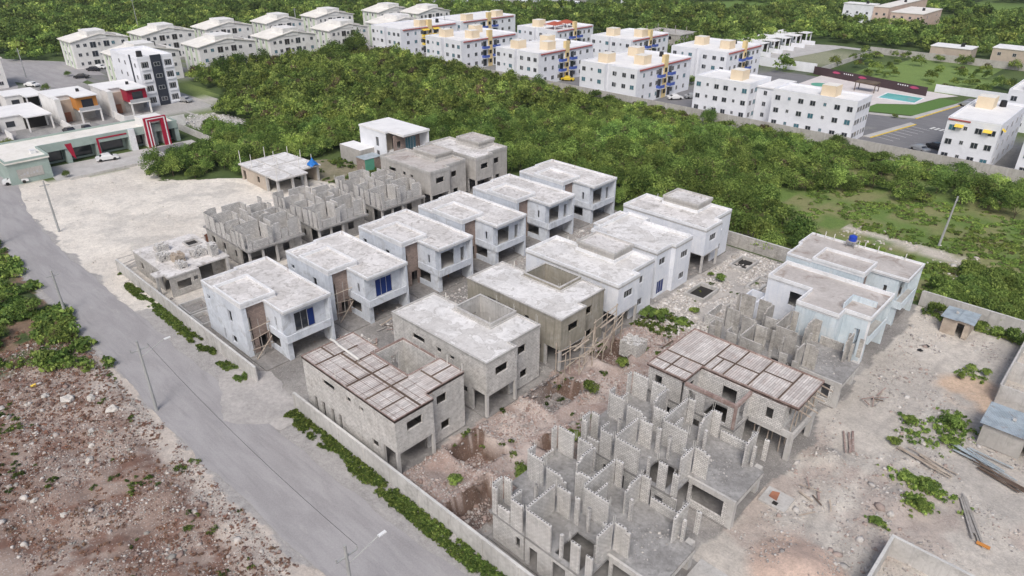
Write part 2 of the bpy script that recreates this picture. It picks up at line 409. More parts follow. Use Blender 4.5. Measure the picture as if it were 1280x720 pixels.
def win(parent, axis, c, a0, a1, z0, z1, out, glass, T=None, bars=1, frame='frame', depth=.08):
    """glazed window set inside a wall opening: frame part with a pane sub-part. c = outer wall face coordinate, out = +1/-1 outward"""
    b = MB(T); w = .05
    c0 = c - out*(.10+depth); c1 = c - out*.10
    hs = []; n = bars + 1; L = (a1-a0)
    for k in range(n):
        hs.append((a0 + w + k*(L-w)/n, a0 + (k+1)*(L-w)/n, z0 + w, z1 - w))
    b.wall(axis, min(c0, c1), max(c0, c1), a0, a1, z0, z1, hs)
    f = b.build('window', M[frame], parent)
    p = MB(T); cc = (c0+c1)/2
    if axis == 'x': p.box(a0+w, a1-w, cc-.01, cc+.01, z0+w, z1-w)
    else: p.box(cc-.01, cc+.01, a0+w, a1-w, z0+w, z1-w)
    p.build('pane', M[glass], f)
    return f

def rebars(parent, pts, z0, h=.7, T=None, r=.018, mat='rebar', name='rebar'):
    b = MB(T)
    for (x, y) in pts:
        for dx, dy in ((-.05,-.05),(.05,.05)):
            b.tube((x+dx, y+dy, z0), (x+dx+random.uniform(-.05,.05), y+dy+random.uniform(-.05,.05), z0+h*random.uniform(.7,1.2)), r, n=4)
    return b.build(name, M[mat], parent)

# ---- type A: house with stair tower at y 0..4.4 and carport/balcony front at x = 0
def house_a(loc, label, wallm='primer', glazed=False, T=None, roofm='roof', extra=True, seed=0, low=False):
    r = random.Random(seed)
    h = thing('unfinished_house', label, 'house', loc, group='two storey houses of the building site')
    H = 6.45; W = M[wallm]
    # walls
    part(h, 'wall', W, lambda b: b.wall('x', 0, .2, -14, -4.4, 0, H+.2,
        [(-8.2,-7.3,3.6,5.2), (-8.4,-7.2,.7,1.7), (-10.4,-9.9,.2,1.8), (-13.3,-12.5,4.7,5.3)]), T)
    part(h, 'wall', W, lambda b: b.wall('y', -14.2, -14, -.02, 4.6, 0, H, [(1.2,2.2,4.2,5.3)]), T)
    part(h, 'wall', W, lambda b: b.wall('y', -14.5, -14.3, 4.5, 8.95, 0, H, [(6,7.4,4.1,5.3), (6,7,0,2.2)]), T)
    part(h, 'wall', W, lambda b: b.wall('x', 8.75, 8.95, -14.3, -5.2, 0, H, [(-12,-11,4.2,5.2), (-9,-7.6,4.0,5.2)]), T)
    part(h, 'wall', W, lambda b: b.wall('x', 8.75, 8.95, -5.2, -1.0, 2.75, H), T)
    part(h, 'tower_fin', W, lambda b: b.wall('y', -4.62, -4.4, .2, .55, 0, H+.2), T)
    part(h, 'stair_wall', M['brown'], lambda b: b.wall('y', -4.95, -4.75, .2, 3.2, 0, H+.1, [(.6,1.0,1.2,5.0), (1.6,2.7,0,2.2)]), T)
    part(h, 'wall', W, lambda b: b.wall('x', 2.9, 3.05, -4.75, -1.2, 2.75, H, [(-2.6,-2.2,4.0,5.2)]), T)
    wy0, wy1 = (4.5, 7.1) if glazed else (3.9, 6.3)
    part(h, 'wall', W, lambda b: b.wall('y', -1.2, -1.02, 2.9, 8.75, 2.75, H, [(wy0, wy1, 3.05, 5.5)] + ([] if glazed else [(7.5,8.2,3.05,5.2)])), T)
    if glazed:
        f = win(h, 'y', -1.02, wy0, wy1, 3.05, 5.5, 1, 'bluepane' if glazed != 'half' else 'glass', T, bars=2, frame='frame')
        if glazed == 'half': win(h, 'y', -.90, 6.15, 7.08, 3.1, 5.45, 1, 'bluepane', T, bars=0)
    # inner carport wall, floor
    part(h, 'carport_wall', M['raw'], lambda b: b.wall('y', -6.3, -6.15, 3.1, 8.7, 0, 2.75, [(3.6,4.5,0,2.1), (5.6,7.8,.9,2.1)]), T)
    part(h, 'floor_slab', M['conc'], lambda b: (b.box(-14, -.16, 2.87, 8.97, 2.7, 2.98), b.box(-13.9, -5.0, .25, 2.86, 2.7, 2.98)), T)
    part(h, 'plinth', M['raw'], lambda b: b.box(-14.4, -.6, -.1, 9.0, -.3, .12), T)
    # balcony
    part(h, 'balcony', W, lambda b: (b.wall('y', -.14, 0, 2.86, 8.55, 2.6, 3.55), b.wall('x', 2.72, 2.86, -4.6, 0, 2.6, 3.55)), T)
    part(h, 'column', W, lambda b: b.box(-1.9, -.55, 2.9, 3.55, 0, 2.7), T)
    part(h, 'side_frame', W, lambda b: b.wall('x', 2.95, 3.1, -4.7, -1.9, .12, 2.7, [(-5.1,-2.3,.9,2.3)]), T)
    part(h, 'front_fin', W, lambda b: b.wall('x', 8.6, 8.94, -2.0, -.05, 0, H), T)
    part(h, 'column', W, lambda b: b.box(-4.4, -4.05, 8.45, 8.9, 0, 2.7), T)
    # roof
    main = [(-14.2,-.04),(-10.9,-.04),(-10.9,2.7),(.05,2.7),(.05,9.0),(-14.55,9.0),(-14.55,4.4),(-14.2,4.4)]
    rf = part(h, 'roof', [M[roofm], M['trim']], lambda b: b.prism(main, H, H+.16, m=1, top=0), T)
    part(rf, 'parapet', M['trim'], lambda b: b.ring(main, .16, H+.1, H+.44), T)
    tow = [(-10.9,-.06),(-4.3,-.06),(-4.3,4.35),(-10.9,4.35)]
    tr = part(h, 'tower_roof', [M[roofm], M['trim']], lambda b: b.prism([(x, y) for x, y in tow], H+.17, H+.5, m=1, top=0), T)
    part(tr, 'parapet', M['trim'], lambda b: b.ring(tow, .2, H+.45, H+.86), T)
    if extra:
        rebars(h, [(-13.9, 8.6), (-9, 8.85), (-.5, 8.85)][:r.randint(1, 3)], H+.2, .7, T)
    return h

# ---- type B: house with front +x face, cantilevered room, stairwell on the +y side
def house_b(loc, label, wallm='blockw', roof='slab', T=None, stair='void', glass=None, roofm='roof', seed=0, xlen=15.0, bulkm='roof'):
    h = thing('unfinished_house', label, 'house', loc, group='two storey houses of the building site')
    W = M[wallm]; H = 6.5; X = -xlen
    side_holes = [(-11.6,-9.5,4.9,5.55), (-7.6,-6.8,4.9,5.5), (-5.5,-4.8,4.9,5.4), (-3.9,-2.9,1.7,2.5)]
    if roof == 'form' or wallm in ('blockw',):
        side_holes += [(-13.7,-13.2,.3,2.4), (-12.4,-11.8,.3,2.4), (-10.7,-10.2,.3,2.4), (-9.4,-8.9,.3,2.4)]
    part(h, 'wall', W, lambda b: b.wall('x', 0, .2, X, -2.4, 0, 2.8, [q for q in side_holes if q[3] < 2.7]), T)
    part(h, 'wall', W, lambda b: b.wall('x', 0, .2, X, 0, 2.802, H, [q for q in side_holes if q[2] > 2.8]), T)
    part(h, 'wall', W, lambda b: b.wall('y', X, X+.2, .2, 6.2, 0, H, [(1.5,2.8,4.2,5.3), (3.5,4.4,0,2.1)]), T)
    part(h, 'wall', W, lambda b: b.wall('x', 6.02, 6.2, X+.2, -10.4, 0, H), T)
    part(h, 'wall', W, lambda b: b.wall('y', -.2, 0, .2, 4.45, 2.802, H, [(1.3,3.1,4.65,5.65)]), T)
    part(h, 'wall', W, lambda b: b.wall('x', 4.25, 4.45, -1.1, -.2, 2.802, H), T)
    part(h, 'wall', W, lambda b: b.wall('y', -1.3, -1.1, 4.45, 9.35, 0, H, [(5.8,7.05,4.45,5.5), (6.2,7.3,1.2,2.2)]), T)
    part(h, 'wall', W, lambda b: b.wall('x', 9.15, 9.35, -4.6, -1.3, 0, H, [(-3.4,-2.4,4.3,5.3)]), T)
    part(h, 'porch_wall', M['raw'], lambda b: b.wall('y', -4.4, -4.2, .2, 4.3, 0, 2.8, [(1.0,2.0,0,2.1), (2.6,3.8,.9,2.1)]), T)
    part(h, 'porch_wall', M['raw'], lambda b: b.wall('x', 4.25, 4.45, -4.2, -1.3, 0, 2.8, [(-3.2,-2.2,0,2.1)]), T)
    part(h, 'column', M['conc'], lambda b: b.box(-.28, 0.02, -.02, .28, 0, 2.8), T)
    part(h, 'column', M['conc'], lambda b: b.box(-.28, 0.02, 4.2, 4.46, 0, 2.8), T)
    part(h, 'column', M['conc'], lambda b: b.box(-2.4, -2.1, 0.0, .25, 0, 2.8), T)
    part(h, 'floor_slab', M['conc'], lambda b: (b.box(X+.2, -.02, .2, 4.25, 2.62, 2.86), b.box(X+.2, -1.3, 4.46, 6.0, 2.62, 2.86), b.box(-4.5, -1.3, 6.02, 9.1, 2.62, 2.86)), T)
    part(h, 'plinth', M['raw'], lambda b: (b.box(X-.1, .1, -.15, 4.6, -.3, .1), b.box(X-.1, -1.0, 4.61, 9.45, -.3, .1)), T)
    # stairwell
    sz = {'void': (H+.62 if roof != 'form' else H-.12), 'box': H+1.1, 'low': H+.3}[stair]
    sw = M['conc'] if stair == 'void' and wallm != 'olive' else W
    part(h, 'stairwell_wall', W if roof == 'form' else sw, lambda b: (b.wall('x', 9.15, 9.33, -10.4, -4.62, 0, sz), b.wall('y', -10.4, -10.2, 5.42, 9.15, 0, sz, [(7.4,8.4,3.2,5.2)]),
        b.wall('y', -4.8, -4.6, 5.42, 9.15, 0, sz), b.wall('x', 5.24, 5.42, -10.4, -4.6, 3, sz, [(-9.4,-8.6,3.1,5.1)])), T)
    if stair == 'void' and roof != 'form':
        part(h, 'stairwell_rim', M['conc'], lambda b: b.ring([(-10.42,5.2),(-4.58,5.2),(-4.58,9.36),(-10.42,9.36)], .26, sz, sz+.04), T)
    if stair == 'void':
        part(h, 'stair_landing', M['floor'], lambda b: (b.box(-10.2, -4.8, 5.43, 9.14, -.1, .12), b.box(-10.2, -8.6, 5.43, 9.14, 1.5, 1.7)), T)
        rebars(h, [(-10.2, 5.4), (-4.8, 9.1), (-7.5, 9.15), (-4.8, 5.4), (-1.4, 9.1)], sz-.2, 1.0, T, mat='pvc')
    else:
        part(h, 'stairwell_upper', M['concg'], lambda b: b.ring([(-10.43,5.2),(-4.57,5.2),(-4.57,9.37),(-10.43,9.37)], .05, H+.19, sz-.01), T)
        bp = [(-10.6,5.1),(-4.4,5.1),(-4.4,9.45),(-10.6,9.45)]
        br = part(h, 'stairwell_roof', [M['concg'], M[bulkm]], lambda b: b.prism(bp, sz, sz+.22, m=0, top=1), T)
        part(br, 'parapet', M['conc'], lambda b: b.ring(bp, .18, sz+.2, sz+.46), T)
    poly = [(X-.05,-.05),(.05,-.05),(.05,4.5),(-1.05,4.5),(-1.05,9.4),(-4.55,9.4),(-4.55,5.2),(-10.45,5.2),(-10.45,6.25),(X-.05,6.25)]
    if roof == 'slab':
        rf = part(h, 'roof', [M['conc'] if wallm != 'olive' else W, M[roofm]], lambda b: b.prism(poly, H, H+.2, m=0, top=1), T)
        part(rf, 'parapet', M['conc'] if wallm in ('blockw','olive','concg') else M['trim'], lambda b: b.ring(poly, .18, H+.15, H+(.34 if wallm in ('blockw','olive') else .6)), T)
        part(rf, 'downpipe', M['pvc'], lambda b: b.tube((X+2, 9.5-3.2, H+.2), (X+2, 6.3, H+1.0), .05, n=6), T)
    else:
        rf = part(h, 'roof', [M['formedge'], M['form']], lambda b: b.prism(poly, H-.1, H+.08, m=0, top=1), T)
        part(rf, 'edge_board', M['formedge'], lambda b: (b.ring(poly, .06, H-.12, H+.2), b.ring([(-10.4,5.26),(-4.6,5.26),(-4.6,9.34),(-10.4,9.34)], .1, H-.12, H+.12)), T)
        def beams(b):
            for x in (-12.6, -7.4, -4.4): b.box(x-.09, x+.09, .03, 5.1, H+.08, H+.14)
            b.box(-12.5, .0, 2.95, 3.15, H+.08, H+.142)
            b.box(X+.05, -12.7, 2.2, 2.36, H+.08, H+.142)
            b.box(-10.3, -10.16, 3.16, 5.1, H+.08, H+.14); b.box(-10.15, -7.5, 1.5, 1.64, H+.08, H+.142)
            b.box(-2.2, -2.08, .03, 2.94, H+.08, H+.14); b.box(-4.3, -1.1, 6.6, 6.74, H+.08, H+.142)
            b.box(-2.9, -2.76, 6.75, 9.3, H+.08, H+.14)
        part(rf, 'rebar_beam', M['dwood'], beams, T)
        def mesh(b):
            y = .4
            while y < 5:
                b.box(X+.1, -.05, y, y+.02, H+.145, H+.165); y += 1.1
            for x in np.arange(X+.5, -.2, 2.3): b.box(x, x+.02, .1, 5.1, H+.168, H+.185)
        part(rf, 'reinforcement_mesh', M['rebar'], mesh, T)
        part(rf, 'upright_bar', M['pvc'], lambda b: [b.tube((x, y, H), (x+.05, y, H+1.1), .05, n=5) for x, y in ((-9.2,.1),(-1.2,9.25),(-3.4,9.3))], T)
    if glass:
        win(h, 'y', 0, 1.3, 3.1, 4.65, 5.65, 1, glass, T, bars=2)
        win(h, 'y', -1.1, 5.8, 7.05, 4.45, 5.5, 1, glass, T, bars=1)
        win(h, 'y', -1.1, 6.2, 7.3, 1.2, 2.2, 1, glass, T, bars=1)
        win(h, 'x', 0, -11.6, -9.5, 4.9, 5.55, -1, glass, T, bars=2)
        win(h, 'x', 0, -7.6, -6.8, 4.9, 5.5, -1, glass, T, bars=0)
        win(h, 'x', 0, -5.5, -4.8, 4.9, 5.4, -1, glass, T, bars=0)
    return h

# ---- walls of a storey being built: panels between gaps, hollow blocks showing on top
def panel(parent, axis, c, a0, a1, z0, z1, T=None, m='block', r=random, teeth=None, holes=True, t=.16):
    b = MB(T)
    segs = []
    if a1-a0 > .5: a0 += .07; a1 -= .07
    L = a1-a0
    teeth = r.choice([0, 0, 0, 0, 0, 0, 1, -1]) if teeth is None else teeth
    a, e = a0, a1
    if teeth and L > 1.2:
        for k in range(abs(teeth)):
            w = .2 if k else .4
            if teeth > 0: segs.append((e-w, e, z1-.2*(abs(teeth)-k))); e -= w
            else: segs.append((a, a+w, z1-.2*(abs(teeth)-k))); a += w
    segs.append((a, e, z1))
    for (s0, s1, zt) in segs:
        capped = holes and s1-s0 > .15
        zz = zt-.12 if capped else zt
        b.wall(axis, c-t/2, c+t/2, s0, s1, z0, zz)
        if capped:
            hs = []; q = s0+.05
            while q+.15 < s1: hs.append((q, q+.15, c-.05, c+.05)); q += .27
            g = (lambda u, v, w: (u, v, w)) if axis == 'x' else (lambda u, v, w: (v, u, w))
            b.grid(g, s0, s1, c-t/2, c+t/2, zz, zt, hs, 2, 1)  # hole sides coloured dark, painting in the shade inside the blocks
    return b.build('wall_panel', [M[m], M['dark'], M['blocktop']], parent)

def ruin_a(loc, label, T=None, seed=0, m='block', holes=True):
    r = random.Random(seed)
    h = thing('roofless_house', label, 'house', loc, group='roofless block houses with upper walls standing')
    Z = 3.1; Hh = 5.9
    P = lambda ax, c, a0, a1, zt=Hh, **k: panel(h, ax, c, a0, a1, Z+.002, zt, T, m, r, holes=holes, **k)
    for a0, a1, zt in ((-14,-13.35,Hh),(-13.35,-11.95,4.3),(-11.95,-10.6,Hh),(-10.3,-7.7,Hh),(-5.9,-4.95,Hh),(-4.5,-3.8,5.5)):
        P('x', .08, a0, a1, zt, teeth=0)
    P('x', 1.5, -14.02, -13.1); P('x', 3.7, -10.22, -8.8, teeth=0); P('x', 3.7, -8.35, -7.95, teeth=0); P('x', 5.0, -14.5, -12.75, teeth=0)
    P('x', 5.0, -12.5, -10.3, 5.5, teeth=2); P('x', 6.1, -10.3, -8.75); P('x', 5.0, -8.55, -6.0); P('x', 9.42, -14.9, -13.05, teeth=0); P('x', 9.42, -12.7, -10.7, teeth=1)
    P('x', 9.42, -8.6, -7.8); P('x', 9.42, -6.05, -5.1, teeth=1); P('x', 9.42, -5.0, -2.3, 4.1, teeth=0); P('x', 9.42, -.9, -.5, 5.4, teeth=0); P('x', 3.72, -4.6, -3.1, teeth=1)
    P('x', 3.72, -5.7, -4.9, 5.1)
    P('y', -14.1, .17, 1.4, teeth=0); P('y', -11.95, .17, 1.4); P('y', -10.38, .17, 3.62, teeth=0); P('y', -14.7, 5.1, 6.1); P('y', -14.7, 6.2, 8.6, 3.9, teeth=0)
    P('y', -15.0, 8.6, 9.33, teeth=0); P('y', -10.9, 7.0, 9.3, teeth=-2); P('y', -8.65, 5.1, 9.33, teeth=0); P('y', -6.05, 7.1, 9.33, teeth=-2)
    P('y', -7.8, 5.1, 7.2, 5.3); P('y', -4.7, 1.6, 3.62, teeth=0); P('y', -1.62, 7.2, 9.33, teeth=-1)
    part(h, 'floor_slab', M['floor'], lambda b: (b.slab(-14.25, -4.3, -.05, 3.5, 2.88, 3.1, [(-7.6,-5.1,.35,3.2)]), b.slab(-15.15, -4.3, 3.5, 9.52, 2.88, 3.1, [(-8.2,-7.3,5.3,6.6)]),
         b.box(-4.3, 0, 3.0, 8.1, 2.88, 3.1), b.box(-4.3, -1.4, 8.1, 9.52, 2.88, 3.1)), T)
    part(h, 'edge_beam', M['conc'], lambda b: (b.box(-4.5, 0.02, 2.9, 3.12, 2.62, 3.16), b.box(-4.5, -.02, 2.55, 2.75, 2.5, 3.3) if False else None, b.box(-.22, .03, 3.12, 8.1, 2.5, 2.88)), T)
    B = M['block']
    part(h, 'lower_wall', B, lambda b: b.wall('x', .06, .22, -13.9, -10.5, 0, 2.88, [(-11.4,-10.9,1.2,2.2)]), T)
    part(h, 'lower_wall', B, lambda b: b.wall('x', .0, .16, -10.3, -3.8, 0, 2.88, [(-9.9,-9.0,0,2.2), (-7.5,-6.2,0,2.5), (-5.9,-5.1,.9,2.2)]), T)
    part(h, 'lower_wall', B, lambda b: b.wall('y', -14.1, -13.94, .22, 9.3, 0, 2.88, [(2,3.2,0,2.2), (5,6.4,.9,2.2)]), T)
    part(h, 'lower_wall', B, lambda b: b.wall('x', 9.3, 9.46, -14.1, -5.4, 0, 2.88, [(-12,-11,0,2.2), (-8.6,-7.2,.9,2.2)]), T)
    part(h, 'lower_wall', B, lambda b: b.wall('x', 2.95, 3.1, -4.3, -.55, 0, 2.62, [(-4.0,-1.0,.75,2.55)]), T)
    part(h, 'carport_wall', B, lambda b: b.wall('y', -5.9, -5.74, 3.1, 9.3, 0, 2.88, [(4,5,0,2.1), (6,7.8,.9,2.1)]), T)
    part(h, 'column', M['conc'], lambda b: b.box(-.55, 0.01, 2.9, 3.4, 0, 2.62), T)
    part(h, 'column', M['conc'], lambda b: b.box(-1.0, -.4, 8.3, 8.9, 0, 2.88), T)
    part(h, 'column', M['conc'], lambda b: b.box(-3.9, -3.6, 9.1, 9.45, 0, 2.88), T)
    part(h, 'plinth', M['raw'], lambda b: (b.box(-14.4, -3.9, -.2, 9.6, -.4, .1), b.box(-3.9, -.2, 2.8, 9.6, -.4, .08)), T)
    for x, y, hh_ in ((-6.9,.3,5.5),(-3.45,3.72,5.4),(-2.0,9.42,5.6),(-1.1,8.0,5.3),(-9.3,7.6,5.2),(-12.1,3.3,5.0),(-7.0,3.72,5.6),(-5.3,7.0,5.3)):
        part(h, 'wall_column', M[m], lambda b: b.box(x-.12, x+.12, y-.12, y+.12, Z+.003, hh_), T)
    rebars(h, [(-14.1,.1),(-10.45,.1),(-6.0,.1),(-10.4,3.7),(-12.6,5.0),(-8.65,5.0),(-14.7,6.1),(-12.9,9.4),(-8.65,9.4),(-6.05,9.4),(-1.65,9.4),(-4.7,3.7),(-6.0,5.0)], Hh-.3, .9, T, mat='pvc', name='column_bar')
    return h

def ruin_b(loc, label, T=None, seed=0, m='block', holes=False, hh=5.6):
    r = random.Random(seed)
    h = thing('roofless_house', label, 'house', loc, group='roofless block houses with upper walls standing')
    Z = 3.1
    P = lambda ax, c, a0, a1, zt=None, **k: panel(h, ax, c, a0, a1, Z+.002, (zt or hh+r.uniform(-.1,.25)), T, m, r, holes=holes, **k)
    # +x face
    P('y', -1.0, .2, .95, teeth=0); P('y', -1.0, .95, 3.5, 4.25, teeth=0); P('y', -1.0, 3.5, 4.3, teeth=0)
    P('y', -1.7, 4.6, 6.0); P('y', -1.7, 6.0, 7.2, 4.6, teeth=0); P('y', -1.7, 7.2, 9.1)
    # long sides: strips between gaps
    for yy in (.12, 9.12):
        a = -13.9
        while a < -1.4:
            w = r.uniform(.8, 1.7); e = min(a+w, -1.1)
            if e-a > .3: P('x', yy, a, e, hh+r.choice([0, 0, .2, -.4]) if r.random() > .15 else 4.2)
            a = e+r.uniform(.22, .38)
    for c, a0, a1 in ((-4.8,.25,4.2), (-7.6,.25,2.6), (-11.2,.25,3.2), (-14.0,.25,2.2), (-14.0,3.0,6.2), (-4.9,5.2,9.0), (-8.2,4.9,9.0), (-11.4,6.0,9.0), (-6.3,5.2,7.0)):
        P('y', c, a0, a1)
    for c, a0, a1 in ((4.35,-4.7,-2.3), (4.35,-7.9,-5.4), (4.7,-11.3,-8.7), (2.7,-7.5,-5.5), (3.3,-11.1,-9.4), (6.1,-13.9,-12.0), (5.1,-4.8,-2.5), (7.0,-8.1,-6.3), (5.9,-11.3,-9.9)):
        P('x', c, a0, a1)
    part(h, 'floor_slab', M['floor'], lambda b: b.slab(-14.8, -.6, -.05, 9.35, 2.86, 3.1, [(-8.0,-5.2,5.2,8.6)]), T)
    B = M['blockold']
    part(h, 'lower_wall', B, lambda b: b.wall('x', .05, .22, -14.1, -3.2, 0, 2.86, [(-12.4,-11.4,0,2.2), (-9,-8,1,2.2), (-5.4,-4.6,.9,2.1)]), T)
    part(h, 'lower_wall', B, lambda b: b.wall('y', -1.9, -1.72, 4.8, 9.2, 0, 2.86, [(6.0,7.1,1.0,2.2)]), T)
    part(h, 'lower_wall', B, lambda b: b.wall('y', -14.1, -13.9, .22, 9.2, 0, 2.86, [(2,5,0,2.3), (6,7.4,.9,2.1)]), T)
    part(h, 'lower_wall', B, lambda b: b.wall('x', 9.1, 9.26, -13.9, -1.9, 0, 2.86, [(-10,-9,0,2.2)]), T)
    part(h, 'lower_wall', B, lambda b: b.wall('y', -4.9, -4.74, .22, 4.8, 0, 2.86, [(1,2,0,2.1), (2.6,3.8,.9,2.1)]), T)
    for y in (.1, 2.2, 4.4): part(h, 'column', M['conc'], lambda b: b.box(-1.15, -.85, y, y+.3, 0, 2.86), T)
    part(h, 'plinth', M['raw'], lambda b: b.box(-14.4, -.8, -.1, 9.4, -.4, .1), T)
    rebars(h, [(-14,.1),(-11.2,.1),(-7.6,.1),(-4.8,.1),(-1,.1),(-1,4.4),(-8.2,9.1),(-4.9,9.1),(-11.4,9.1),(-14,6.2)], hh-.3, .9, T, mat='pvc', name='column_bar')
    return h

# ------------------------------------------------------------------ place them
XA = -65.15
for i, (y, glz, lab) in enumerate([
    (29.02, 'half', 'white primed two storey house with one blue pane, right beside the road wall'),
    (40.55, 'blue', 'white primed two storey house with a row of blue balcony panes and brown stair wall'),
    (52.15, False, 'white primed house with orange barrier under its carport, third of its row from the road'),
    (63.2, False, 'white primed house without windows, fourth of its row from the road'),
    (74.75, False, 'white primed house without windows, fifth of its row from the road'),
    (86.0, False, 'white primed house without windows, last of its row next to the green scrub')]):
    house_a((XA, y, 0), lab, 'primer', glz, seed=i)

XB = -41.2
house_b((XB, 28.6, 0), 'grey block house with rusty wooden formwork roof beside the road wall', 'blockw', 'form', seed=11)
house_b((XB-.3, 40.3, 0), 'grey block house with bare white roof slab and open stairwell on thin columns', 'blockw', 'slab', seed=12, roofm='roof2')
house_b((XB-.3, 51.9, 0), 'olive plastered house with white roof slab and wooden scaffold', 'olive', 'slab', seed=13, roofm='roof2')
house_b((XB-.3, 62.6, 0), 'white painted house with grey raised stair roof between the olive house and a yard', 'primer2', 'slab', stair='box', glass='glass', seed=14, roofm='roof2')
house_b((XB-1.4, 85.2, 0), 'white painted house with raised stair roof and porch column beside the back wall', 'primer2', 'slab', stair='box', glass='glass', seed=15, xlen=14.2)
house_b((-89.6, 74.4, 0), 'grey plastered house with square raised stair roof behind the white row', 'concg', 'slab', stair='box', seed=16, xlen=14, roofm='roofdirty', bulkm='roofdirty')
house_b((-89.6, 85.3, 0), 'grey plastered house with raised stair roof, nearest the scrub in the grey row', 'concg', 'slab', stair='box', seed=17, xlen=14, roofm='roof', bulkm='form')
ruin_b((-89.8, 40.5, 0), 'roofless grey block house next to the flat single storey shell', seed=21)
ruin_b((-89.4, 52.0, 0), 'roofless grey block house in the middle of the three weathered ones', seed=22)
ruin_b((-89.0, 63.8, 0), 'roofless grey block house next to the plastered grey house', seed=23)
ruin_a((-15.95, 29.4, 0), 'roofless pale block house with upper walls nearest the camera', seed=31)
ruin_a((-15.95, 41.0, 0), 'roofless pale block house between the nearest one and the formwork roof', seed=32)
ruin_a((-15.95, 63.8, 0), 'roofless grey block house between the formwork roof and the pale blue house', seed=33, m='blockold', holes=False)

# house E: white, two parapet levels, plain back facade
def house_e():
    h = thing('unfinished_house', 'white painted house with lower roof strip and pile of blocks on its roof', 'house', (-42.8, 73.9, 0), group='two storey houses of the building site')
    W = M['primer2']; H = 6.5
    part(h, 'wall', W, lambda b: b.wall('x', 0, .2, -11.5, -.6, 0, H, [(-8,-7,4.4,5.4), (-4,-3,4.4,5.4)]))
    part(h, 'wall', W, lambda b: b.wall('y', -.8, -.6, .2, 3.6, 0, H, [(.7,2.2,4.7,5.7), (.7,2.5,.3,2.3)]))
    part(h, 'wall', W, lambda b: b.wall('y', -.2, 0, 3.6, 7.8, 0, H, [(5.2,7.0,4.4,5.4), (5.3,6.7,1.1,2.1)]))
    part(h, 'wall', W, lambda b: b.wall('x', 3.6, 3.8, -.6, -.2, 0, H))
    part(h, 'wall', W, lambda b: b.wall('x', 7.6, 7.8, -7.9, -.2, 0, H, [(-5,-4,4.4,5.4), (-2.5,-1.5,4.4,5.4)]))
    part(h, 'wall', W, lambda b: b.wall('x', 8.9, 9.1, -13.1, -7.9, 0, H, [(-11,-10,4.4,5.4)]))
    part(h, 'wall', W, lambda b: b.wall('y', -13.1, -12.9, 2.8, 8.9, 0, H, [(4,5.5,4.2,5.4)]))
    part(h, 'wall', W, lambda b: b.wall('y', -8.1, -7.9, 7.8, 8.9, 0, H))
    part(h, 'wall', W, lambda b: b.wall('x', 2.6, 2.8, -13.1, -11.5, 0, H))
    part(h, 'wall', W, lambda b: b.wall('y', -11.7, -11.5, .2, 2.6, 0, H))
    poly = [(-11.55,-.05),(-.55,-.05),(-.55,3.55),(.05,3.55),(.05,7.85),(-7.85,7.85),(-7.85,9.15),(-11.5,9.15),(-11.5,9.151)]
    poly = [(-11.55,-.05),(-.55,-.05),(-.55,3.55),(.05,3.55),(.05,7.85),(-7.85,7.85),(-7.85,9.15),(-11.55,9.15)]
    rf = part(h, 'roof', [M['conc'], M['roof2']], lambda b: b.prism(poly, H, H+.2, m=0, top=1))
    part(rf, 'parapet', M['trim'], lambda b: b.ring(poly, .16, H+.15, H+.62))
    p2 = [(-13.15,2.55),(-11.57,2.55),(-11.57,9.15),(-13.15,9.15)]
    part(h, 'lower_roof', [M['conc'], M['roof']], lambda b: b.prism(p2, H-.02, H+.12, m=0, top=1))
    part(h, 'low_parapet', M['trim'], lambda b: b.ring(p2, .15, H+.1, H+.3))
    part(h, 'floor_slab', M['conc'], lambda b: b.box(-11.5, -.8, .2, 7.6, 2.7, 2.95))
    win(h, 'y', -.6, .7, 2.2, 4.7, 5.7, 1, 'glass', bars=1); win(h, 'y', -.6, .7, 2.5, .3, 2.3, 1, 'bluepane', bars=2)
    win(h, 'y', 0, 5.2, 7.0, 4.4, 5.4, 1, 'glass', bars=2); win(h, 'y', 0, 5.3, 6.7, 1.1, 2.1, 1, 'glass', bars=2)
    part(h, 'balcony_rail', M['trim'], lambda b: [b.box(-11.2+k*.22, -11.12+k*.22, .5, .56, H+.2, H+1.0) for k in range(9)] + [b.box(-11.25, -9.3, .49, .57, H+1.0, H+1.06)])
    return h
house_e()

